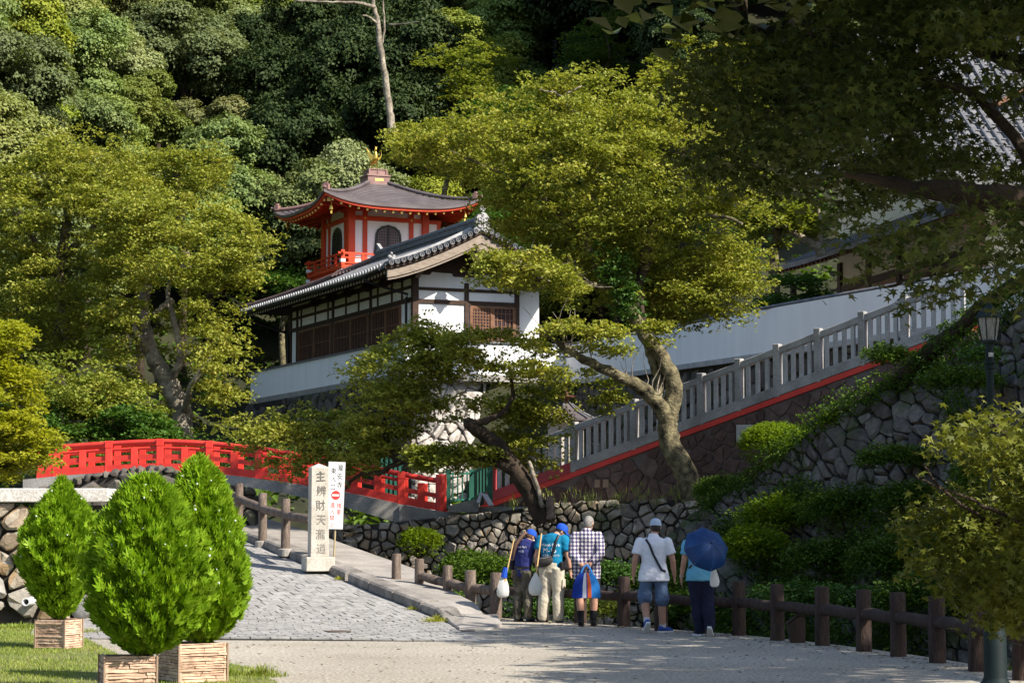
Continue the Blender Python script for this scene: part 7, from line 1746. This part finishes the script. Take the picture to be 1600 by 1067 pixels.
# ---- 1: navy shirt, ponytail, camouflage trousers
t, fr = root('person in navy shirt and blue cap with long ponytail, wearing camouflage trousers', 817, 971, 38); k = 1.53 / 1.7; L = L_(fr, k)
camo = NT('camouflage'); p_ = camo.pos(); v_ = camo.node('ShaderNodeTexVoronoi'); v_.inputs['Scale'].default_value = 14; camo.l.new(camo.mix(.15, p_, camo.node('ShaderNodeTexNoise').outputs['Color']), v_.inputs['Vector'])
camo = camo.fin(camo.ramp(camo.math('FRACT', camo.math('MULTIPLY', v_.outputs['Color'], 1.7), 0), [(.0, (.05, .045, .035)), (.3, (.10, .09, .065)), (.55, (.03, .03, .025)), (.8, (.14, .125, .10))]), .9, .1)
lean = .30
hc = L(.02, .20, 1.515); mb = MB(); hf = head(mb, hc, fr.u * .15 + fr.v * .85 - Z * .42, k, Z)
mb.tube([L(0, .10, 1.40), L(.0, .15, 1.46), hc], [.058 * k, .05 * k, .05 * k], 10); torso(mb, L, k, .86, .85, .14, lean)
SHl, ELl, WRl = (-.185, .09, 1.36), (-.25, .02, 1.10), (-.30, .10, .90); SHr, ELr, WRr = (.18, .12, 1.36), (.22, .30, 1.13), (.14, .48, 1.08)
arm(mb, L, SHl, ELl, WRl, k); arm(mb, L, SHr, ELr, WRr, k); hand(mb, L, WRl, -Z * .9 - fr.u * .2, fr.v, k); hand(mb, L, WRr, fr.v - Z * .3, -fr.u, k)
hips, kn, an = [(-.09, 0, .90), (.09, 0, .90)], [(-.10, .02, .48), (.10, .03, .48)], [(-.11, -.03, .09), (.11, .02, .09)]; legs(mb, L, hips, kn, an, k)
meld('body', mb, skin, t); mb = MB(); torso(mb, L, k, 1.02, .80, .17, lean); sleeve(mb, L, SHl, ELl, .95, k, .08, .07); sleeve(mb, L, SHr, ELr, .75, k, .08, .075)
navy = cloth('navy_shirt', (.018, .022, .10), (.03, .038, .15)); sh = meld('shirt', mb, navy, t)
mb = MB(); mb.tube([L(-.29, .06, .93), L(*ELl)], [.04 * k, .058 * k], 10); obj('dark_glove', mb, plain('black_sleeve', (.015, .015, .03), .9), t, smooth=60)
mb = MB(); legs(mb, L, hips, kn, an, k, (.118, .088, .076)); mb.tube([L(0, 0, .98), L(0, 0, .84)], [.16 * k, .165 * k], 14, ell=.66, side=fr.u); meld('trousers', mb, camo, t)
obj('belt', MB().tube([L(0, .0, .985), L(0, 0, .955)], [.178 * k, .18 * k], 18, ell=.66, side=fr.u), M['black'], t)
for a_, d in zip(an, (fr.v, fr.v)): shoe(t, L, a_, 0, d - fr.u * .1, k, plain('teal_shoe', (.02, .05, .06), .8), M['black'])
cap(t, hf, k, blue); hair(t, hf, k, hairb, -.06)
mb = MB(); mb.tube([hf(0, -.10 * k, .02 * k), hf(-.02 * k, -.15 * k, -.02 * k), L(-.10, -.08, 1.38), L(-.13, -.10, 1.24), L(-.15, -.09, 1.10)], [.02, .032, .036, .03, .008], 8); obj('ponytail', mb, hairb, t, smooth=60)
obj('face_mask', MB().ball(hf(0, .075 * k, -.045 * k), (.052 * k, .035 * k, .045 * k), 10, 7, fr=Frame(hf(0, .07 * k, -.045 * k), hf.u, hf.v, hf.w)), plain('mask_white', (.7, .7, .7), .8), t, smooth=60)
print_on(t, sh, 'Minoh Park', .045, L(.0, -.2, 1.33), fr.u, Z, white); print_on(t, sh, 'M-ら', .05, L(.02, -.2, 1.25), fr.u, Z, white)
a, b = P(803, 842, 34.2), P(789, 906, 34.0); tag(obj('litter_tongs', MB().tube([a, b], .011, 8).tube([b + Z * .12, b - Z * .02], [.018, .03], 8), tan, None, smooth=50), 'tan stick with bag held by the person in the navy shirt', 'stick', 'sticks carried with bags')
tag(obj('blue_handle', MB().tube([P(790, 886, 34.0), P(787, 902, 34.0)], [.035, .05], 8), blue), 'blue cloth tied above the white bag beside the camouflage trousers', 'cloth')
poly_bag('white plastic bag hanging left of the camouflage trousers', P(786, 896, 34.0), .37, .20, bagw, 'bag', 'white plastic litter bags', 1)

# ---- 2: teal t-shirt, beige trousers
t, fr = root('person in teal printed t-shirt, blue cap and beige trousers, head bent to the right', 862, 972, 20); k = 1.64 / 1.7; L = L_(fr, k); lean = .22
hc = L(.10, .19, 1.50); mb = MB(); hf = head(mb, hc, fr.u * .75 + fr.v * .6 - Z * .45, k); mb.tube([L(.02, .08, 1.40), L(.05, .12, 1.45), hc], [.062 * k, .055 * k, .055 * k], 10); torso(mb, L, k, .92, .85, .15, lean)
SHl, ELl, WRl = (-.20, .06, 1.36), (-.27, .00, 1.10), (-.27, .04, .90); SHr, ELr, WRr = (.20, .07, 1.36), (.27, .04, 1.08), (.30, .08, .86)
arm(mb, L, SHl, ELl, WRl, k); arm(mb, L, SHr, ELr, WRr, k); hand(mb, L, WRl, -Z, fr.v, k, .8); hand(mb, L, WRr, -Z + fr.u * .1, fr.v, k)
hips, kn, an = [(-.10, 0, .90), (.10, 0, .90)], [(-.12, .02, .48), (.11, .02, .48)], [(-.15, -.02, .09), (.12, .0, .09)]; legs(mb, L, hips, kn, an, k)
meld('body', mb, skin, t); mb = MB(); torso(mb, L, k, 1.08, .84, .17, lean); sleeve(mb, L, SHl, ELl, .62, k, .088, .085); sleeve(mb, L, SHr, ELr, .68, k, .088, .085)
teal = cloth('teal_shirt', (.004, .13, .24), (.008, .17, .31)); sh = meld('t_shirt', mb, teal, t)
mb = MB(); legs(mb, L, hips, kn, an, k, (.122, .098, .086)); mb.tube([L(0, 0, .99), L(0, 0, .82)], [.168 * k, .176 * k], 14, ell=.68, side=fr.u); tr_ = meld('trousers', mb, cloth('beige_trousers', (.40, .36, .28), (.50, .45, .36)), t)
obj('cargo_pocket', MB().box((.20 * k, -.06 * k, .56 * k), (.225 * k, .07 * k, .72 * k), fr), cloth('beige_pocket', (.40, .36, .28), (.50, .45, .36)), t, bevel=.01)
for a_ in an: shoe(t, L, a_, 0, fr.v, k, M['black'], M['black'])
cap(t, hf, k, blue); hair(t, hf, k, hairk, -.07)
obj('wrist_watch', MB().tube([L(.293, .073, .90), L(.297, .077, .875)], .036 * k, 10), M['black'], t)
obj('belt_pouch', MB().box((.16 * k, -.09 * k, .86 * k), (.23 * k, .03 * k, 1.0 * k), fr), M['black'], t, bevel=.015)
obj('face_mask', MB().ball(hf(0, .075 * k, -.045 * k), (.052 * k, .035 * k, .045 * k), 10, 7, fr=Frame(hf(0, .07 * k, -.045 * k), hf.u, hf.v, hf.w)), plain('mask_white', (.7, .7, .7), .8), t, smooth=60)
for s, sz, x, z in (('Minoh Park', .068, 0, 1.275), ('M-ら', .115, .0, 1.185), ('大阪みのおの山', .040, .01, 1.105)): print_on(t, sh, s, sz, L(x, -.2, z), fr.u, Z, white)
bag = thing('shoulder_bag', 'dark grey sling bag worn across the back of the teal t-shirt', 'bag', L(-.08, -.2, .98)); gm_ = cloth('grey_bag', (.03, .028, .028), (.06, .055, .052))
mb = MB(); bc = L(-.07, -.165, 1.00); mb.ball(bc, (.155 * k, .06 * k, .085 * k), 14, 8, fr=Frame(bc, (fr.u + Z * .18).normalized(), fr.v, Z)); obj('pouch', mb, gm_, bag, smooth=60); obj('zip_flap', MB().tube([bc - fr.u * .13 * k + Z * .045 * k - fr.v * .02, bc - fr.v * .045 + Z * .055 * k, bc + fr.u * .13 * k + Z * .085 * k - fr.v * .02], .012, 6), plain('zip_edge', (.16, .15, .14), .6), bag)
ribbon(bag, 'strap', [L(.03, -.2, 1.02), L(.07, -.2, 1.12), L(.11, -.2, 1.24), L(.15, -.16, 1.36), L(.14, -.02, 1.46)], sh, .04, M['black'], -fr.v)
a, b = P(846, 833, 34.3), P(837, 903, 34.1); tag(obj('litter_tongs', MB().tube([a, b], .013, 8), tan, None, smooth=50), 'tan stick with bag held by the person in the teal t-shirt', 'stick', 'sticks carried with bags')
poly_bag('white plastic bag hanging left of the beige trousers', P(837, 894, 34.0), .36, .21, bagw, 'bag', 'white plastic litter bags', 3)

# ---- 3: plaid shirt, hands behind the back
t, fr = root('grey-haired person in plaid shirt with hands clasped behind the back', 917, 978, 4); k = 1.71 / 1.7; L = L_(fr, k); lean = .05
hc = L(.03, .05, 1.575); mb = MB(); hf = head(mb, hc, fr.u * .42 + fr.v * .85 - Z * .25, k); mb.tube([L(0, .02, 1.42), L(.01, .03, 1.48), hc], [.062 * k, .056 * k, .055 * k], 10); torso(mb, L, k, .95, .85, .15, lean)
SHl, ELl, WRl = (-.175, .0, 1.36), (-.215, -.10, 1.09), (-.07, -.20, .93); SHr, ELr, WRr = (.175, .0, 1.36), (.215, -.10, 1.10), (.06, -.21, .95)
arm(mb, L, SHl, ELl, WRl, k); arm(mb, L, SHr, ELr, WRr, k); hand(mb, L, WRl, fr.u * .9 - Z * .2, Z, k, .9); hand(mb, L, WRr, -fr.u * .7 - Z * .45, Z, k, .9)
hips, kn, an = [(-.10, 0, .90), (.10, 0, .90)], [(-.105, .01, .48), (.115, .01, .48)], [(-.09, -.03, .09), (.10, -.03, .09)]; legs(mb, L, hips, kn, an, k)
meld('body', mb, skin, t); mb = MB(); torso(mb, L, k, 1.02, .72, .205, lean); sleeve(mb, L, SHl, ELl, 1.0, k, .082, .064); sleeve(mb, L, SHr, ELr, 1.0, k, .085, .066); sleeve(mb, L, ELl, WRl, .86, k, .068, .048); sleeve(mb, L, ELr, WRr, .86, k, .068, .048); mb.tube([L(0, .015, 1.44), L(0, .02, 1.49)], [.078 * k, .07 * k], 12)
pl = NT('plaid'); o_ = pl.objc(); sp = pl.node('ShaderNodeSeparateXYZ'); pl.l.new(o_, sp.inputs[0])
def stripes(sock, per, duty, off=0.0):
    f_ = pl.math('FRACT', pl.math('ADD', pl.math('MULTIPLY', sock, 1 / per), off + 20), 0); return pl.math('LESS_THAN', f_, duty)
sx_, sz_ = stripes(sp.outputs['X'], .058, .5), stripes(sp.outputs['Z'], .058, .5); fx_, fz_ = stripes(sp.outputs['X'], .058, .1, .3), stripes(sp.outputs['Z'], .058, .1, .3)
col = pl.mix(sx_, (.62, .58, .56), (.10, .09, .17)); col = pl.mix(pl.math('MULTIPLY', sz_, .8), col, (.035, .032, .10)); col = pl.mix(pl.math('MULTIPLY', fx_, .8), col, (.50, .44, .42)); col = pl.mix(pl.math('MULTIPLY', fz_, .6), col, (.50, .44, .42))
sh = meld('plaid_shirt', mb, pl.fin(col, .85, .15), t)
mb = MB(); legs(mb, L, hips, [(x, y, .53) for x, y, z in kn], [(x, y, .50) for x, y, z in kn], k, (.112, .10, .10)); mb.tube([L(0, 0, .95), L(0, 0, .82)], [.165 * k, .172 * k], 14, ell=.68, side=fr.u); meld('shorts', mb, cloth('black_shorts', (.012, .012, .018), (.022, .022, .03)), t)
for a_, n_ in zip(an, kn):
    obj('sock', MB().tube([L(a_[0], a_[1], .05), L(a_[0], a_[1] - .005, .14), L(lerp(a_[0], n_[0], .3), a_[1] + .0, .24)], [.05 * k, .05 * k, .058 * k], 12), cloth('black_sock', (.012, .012, .014), (.02, .02, .022)), t, smooth=60); shoe(t, L, a_, 0, fr.v, k, M['black'], M['black'])
hair(t, hf, k, hairg, -.08)
bg_ = thing('striped_tote', 'flat tote bag in dark blue, white, orange and light blue held behind the plaid shirt', 'bag', L(0, -.28, .4))
def tote(m_, x0, x1, nm='panel'):
    mb = MB()
    for zt, q in ((.82, .45), (.74, .72), (.62, .93), (.46, 1.0), (.44, .98)):
        for x in (x0, x1): mb.v += [L(.0 + x * q, -.30 - .01 * math.sin(x * 30), zt), L(x * q, -.25, zt)]
    for i in range(4): o = i * 4; mb.f += [(o, o + 2, o + 6, o + 4), (o + 1, o + 5, o + 7, o + 3), (o, o + 4, o + 5, o + 1), (o + 2, o + 3, o + 7, o + 6)]
    mb.f += [(0, 1, 3, 2), (16, 18, 19, 17)]; obj(nm, mb, m_, bg_)
for m_, a, b in ((cloth('tote_navy', (.01, .03, .22), (.015, .045, .3)), -.215, -.055), (plain('tote_white', (.6, .6, .66), .8), -.055, .005), (cloth('tote_navy_band', (.01, .03, .22), (.015, .045, .3)), .005, .025), (plain('tote_orange', (.50, .09, .02), .8), .025, .085), (cloth('tote_blue', (.02, .16, .46), (.03, .2, .55)), .085, .22)): tote(m_, a, b)
for x in (-.05, .06): obj('handle', MB().tube([L(x * 1.6, -.275, .81), L(x * .8, -.255, .90), L(.01, -.24, .94)], .014, 6), cloth('tote_strap', (.02, .14, .42), (.03, .18, .5)), bg_, smooth=60)

# ---- 4: white polo, shorts, walking
t, fr = root('walking person in white polo shirt, pale blue cap and blue shorts with a dark strap', 1022, 988, 6); k = 1.62 / 1.7; L = L_(fr, k); lean = .05
hc = L(.03, .07, 1.60); mb = MB(); hf = head(mb, hc, fr.u * .1 + fr.v - Z * .15, k); mb.tube([L(0, .02, 1.42), L(.01, .04, 1.50), hc], [.064 * k, .058 * k, .055 * k], 10); torso(mb, L, k, .95, .85, .15, lean)
SHl, ELl, WRl = (-.21, .0, 1.37), (-.285, -.05, 1.10), (-.31, .02, .86); SHr, ELr, WRr = (.21, .0, 1.37), (.29, .0, 1.10), (.31, .10, .86)
arm(mb, L, SHl, ELl, WRl, k, (.056, .046, .032)); arm(mb, L, SHr, ELr, WRr, k, (.056, .046, .032)); hand(mb, L, WRl, -Z + fr.v * .1, fr.v, k); hand(mb, L, WRr, -Z + fr.v * .2, fr.v, k)
hips, kn, an = [(-.10, 0, .90), (.10, 0, .90)], [(-.14, .03, .48), (.12, .06, .48)], [(-.10, -.20, .17), (.13, .02, .09)]; legs(mb, L, hips, kn, an, k, (.092, .062, .045))
meld('body', mb, skin, t); mb = MB(); torso(mb, L, k, 1.06, .78, .232, lean); sleeve(mb, L, SHl, ELl, .68, k, .076, .08); sleeve(mb, L, SHr, ELr, .68, k, .076, .08); mb.tube([L(0, .015, 1.44), L(0, .025, 1.50)], [.08 * k, .07 * k], 12)
sh = meld('polo_shirt', mb, cloth('white_polo', (.60, .62, .70), (.68, .70, .76)), t)
mb = MB(); legs(mb, L, hips, [(-.135, .02, .54), (.12, .04, .52)], [(-.14, .02, .52), (.122, .045, .49)], k, (.114, .112, .112)); mb.tube([L(0, 0, .96), L(0, 0, .82)], [.14 * k, .165 * k], 14, ell=.7, side=fr.u); meld('shorts', mb, cloth('slate_shorts', (.07, .11, .19), (.10, .15, .25)), t)
bs = pmat('blue_trainer', (.015, .05, .25), (.03, .08, .34), 9, .6, 0)
shoe(t, L, an[0], .75, fr.v - fr.u * .25, k, bs, white_sole); shoe(t, L, an[1], 0, fr.v * .6 + fr.u * .8, k, bs, white_sole)
for a_, z0 in ((an[0], .19), (an[1], .10)): obj('sock', MB().tube([L(a_[0], a_[1], z0 - .03), L(a_[0], a_[1] + .01, z0 + .05)], .05 * k, 10), plain('pale_sock', (.5, .5, .55), .9), t)
cap(t, hf, k, cloth('pale_cap', (.32, .40, .52), (.40, .48, .60))); hair(t, hf, k, hairk, -.085)
ribbon(t, 'bag_strap', [L(-.10, .03, 1.48), L(-.12, -.1, 1.42), L(-.07, -.2, 1.32), L(.0, -.2, 1.2), (L(.08, -.2, 1.07)), L(.15, -.17, .97), L(.19, -.1, .93)], sh, .034, plain('dark_strap', (.03, .035, .04), .8), -fr.v)

# ---- 5: pale blue shirt, navy trousers, under the parasol
t, fr = root('person in pale blue shirt and navy trousers walking under the blue parasol', 1096, 993, 2); k = 1.60 / 1.7; L = L_(fr, k); lean = .10
hc = L(.0, .08, 1.57); mb = MB(); hf = head(mb, hc, fr.v - fr.u * .2 - Z * .1, k); mb.tube([L(0, .02, 1.42), L(.0, .04, 1.48), hc], [.06 * k, .055 * k, .055 * k], 10); torso(mb, L, k, .92, .85, .15, lean)
SHl, ELl, WRl = (-.20, .02, 1.36), (-.26, .0, 1.08), (-.29, .05, .86); SHr, ELr, WRr = (.20, .02, 1.36), (.24, .06, 1.10), (.14, .22, 1.16)
arm(mb, L, SHl, ELl, WRl, k); arm(mb, L, SHr, ELr, WRr, k); hand(mb, L, WRl, -Z + fr.v * .1, fr.v, k); hand(mb, L, WRr, Z * .6 + fr.v * .4 - fr.u * .3, fr.u, k, 1.2)
hips, kn, an = [(-.09, 0, .90), (.09, 0, .90)], [(-.06, .05, .48), (.10, -.02, .48)], [(-.02, .03, .09), (.12, -.16, .15)]; legs(mb, L, hips, kn, an, k)
meld('body', mb, skin, t); mb = MB(); torso(mb, L, k, 1.06, .82, .22, lean); sleeve(mb, L, SHl, ELl, .55, k, .085, .082); sleeve(mb, L, SHr, ELr, .6, k, .085, .082)
sh = meld('shirt', mb, cloth('pale_blue_shirt', (.10, .32, .48), (.14, .39, .56)), t)
mb = MB(); legs(mb, L, hips, kn, an, k, (.125, .092, .078)); mb.tube([L(0, 0, .97), L(0, 0, .82)], [.14 * k, .16 * k], 14, ell=.68, side=fr.u); meld('trousers', mb, cloth('navy_trousers', (.010, .012, .030), (.018, .02, .045)), t)
shoe(t, L, an[0], 0, fr.v - fr.u * .5, k, M['black'], white_sole); shoe(t, L, an[1], .7, fr.v + fr.u * .15, k, M['black'], white_sole); hair(t, hf, k, hairk, -.08)
obj('wrist_watch', MB().tube([L(-.286, .045, .90), L(-.288, .048, .885)], .036 * k, 10), M['granite'], t)
c = P(1103, 858, 30.0); ax = Vector((.30, -.80, .42)).normalized(); s1 = ax.cross(Z).normalized(); s2 = s1.cross(ax); uf = Frame(c, s1, s2, ax)
u_ = thing('parasol', 'open dark blue parasol tilted back over the last walker', 'parasol', c - Z * .3); RU = .335; Hh = .20; mb = MB(); gor = 8; per = 6; N_ = gor * per
def dome(a, q):
    e = 1 - .085 * math.sin(math.pi * ((a * gor / (2 * math.pi)) % 1)) * q ** 2
    return uf(RU * e * math.sin(q * 1.35) / math.sin(1.35) * math.cos(a), RU * e * math.sin(q * 1.35) / math.sin(1.35) * math.sin(a), Hh * (math.cos(q * 1.35) - .22) / .78 - .02 * q * math.sin(math.pi * ((a * gor / (2 * math.pi)) % 1)))
mb.grid(lambda s, q: dome(s * 2 * math.pi, max(.01, q)), N_, 8)
can = obj('canopy', mb, leaf_mat('parasol_cloth', (.006, .032, .13), (.012, .055, .20), trans=.3, nscale=3), u_, smooth=True)
for i in range(gor): a = 2 * math.pi * i / gor; obj('rib', MB().tube([dome(a, q) - ax * .006 for q in np.linspace(.05, 1, 8)], .004, 5), M['granite_dk'], u_); obj('seam', MB().tube([dome(a, q) + ax * .002 for q in np.linspace(.03, 1, 8)], .003, 4), plain('parasol_seam', (.03, .10, .28), .7), can)
obj('shaft', MB().tube([uf(0, 0, .20), uf(0, 0, -.5)], .008, 8), M['granite_dk'], u_); obj('ferrule', MB().tube([uf(0, 0, .19), uf(0, 0, .235)], [.012, .005], 8), M['black'], u_); obj('grip', MB().tube([uf(0, 0, -.5), uf(0, 0, -.60)], .014, 8), M['logdark'], u_)
poly_bag('white cloth bag hanging at the right side of the pale blue shirt', P(1116, 884, 30.2), .29, .13, cloth('white_canvas', (.55, .55, .55), (.66, .66, .66)), 'bag', None, 5)
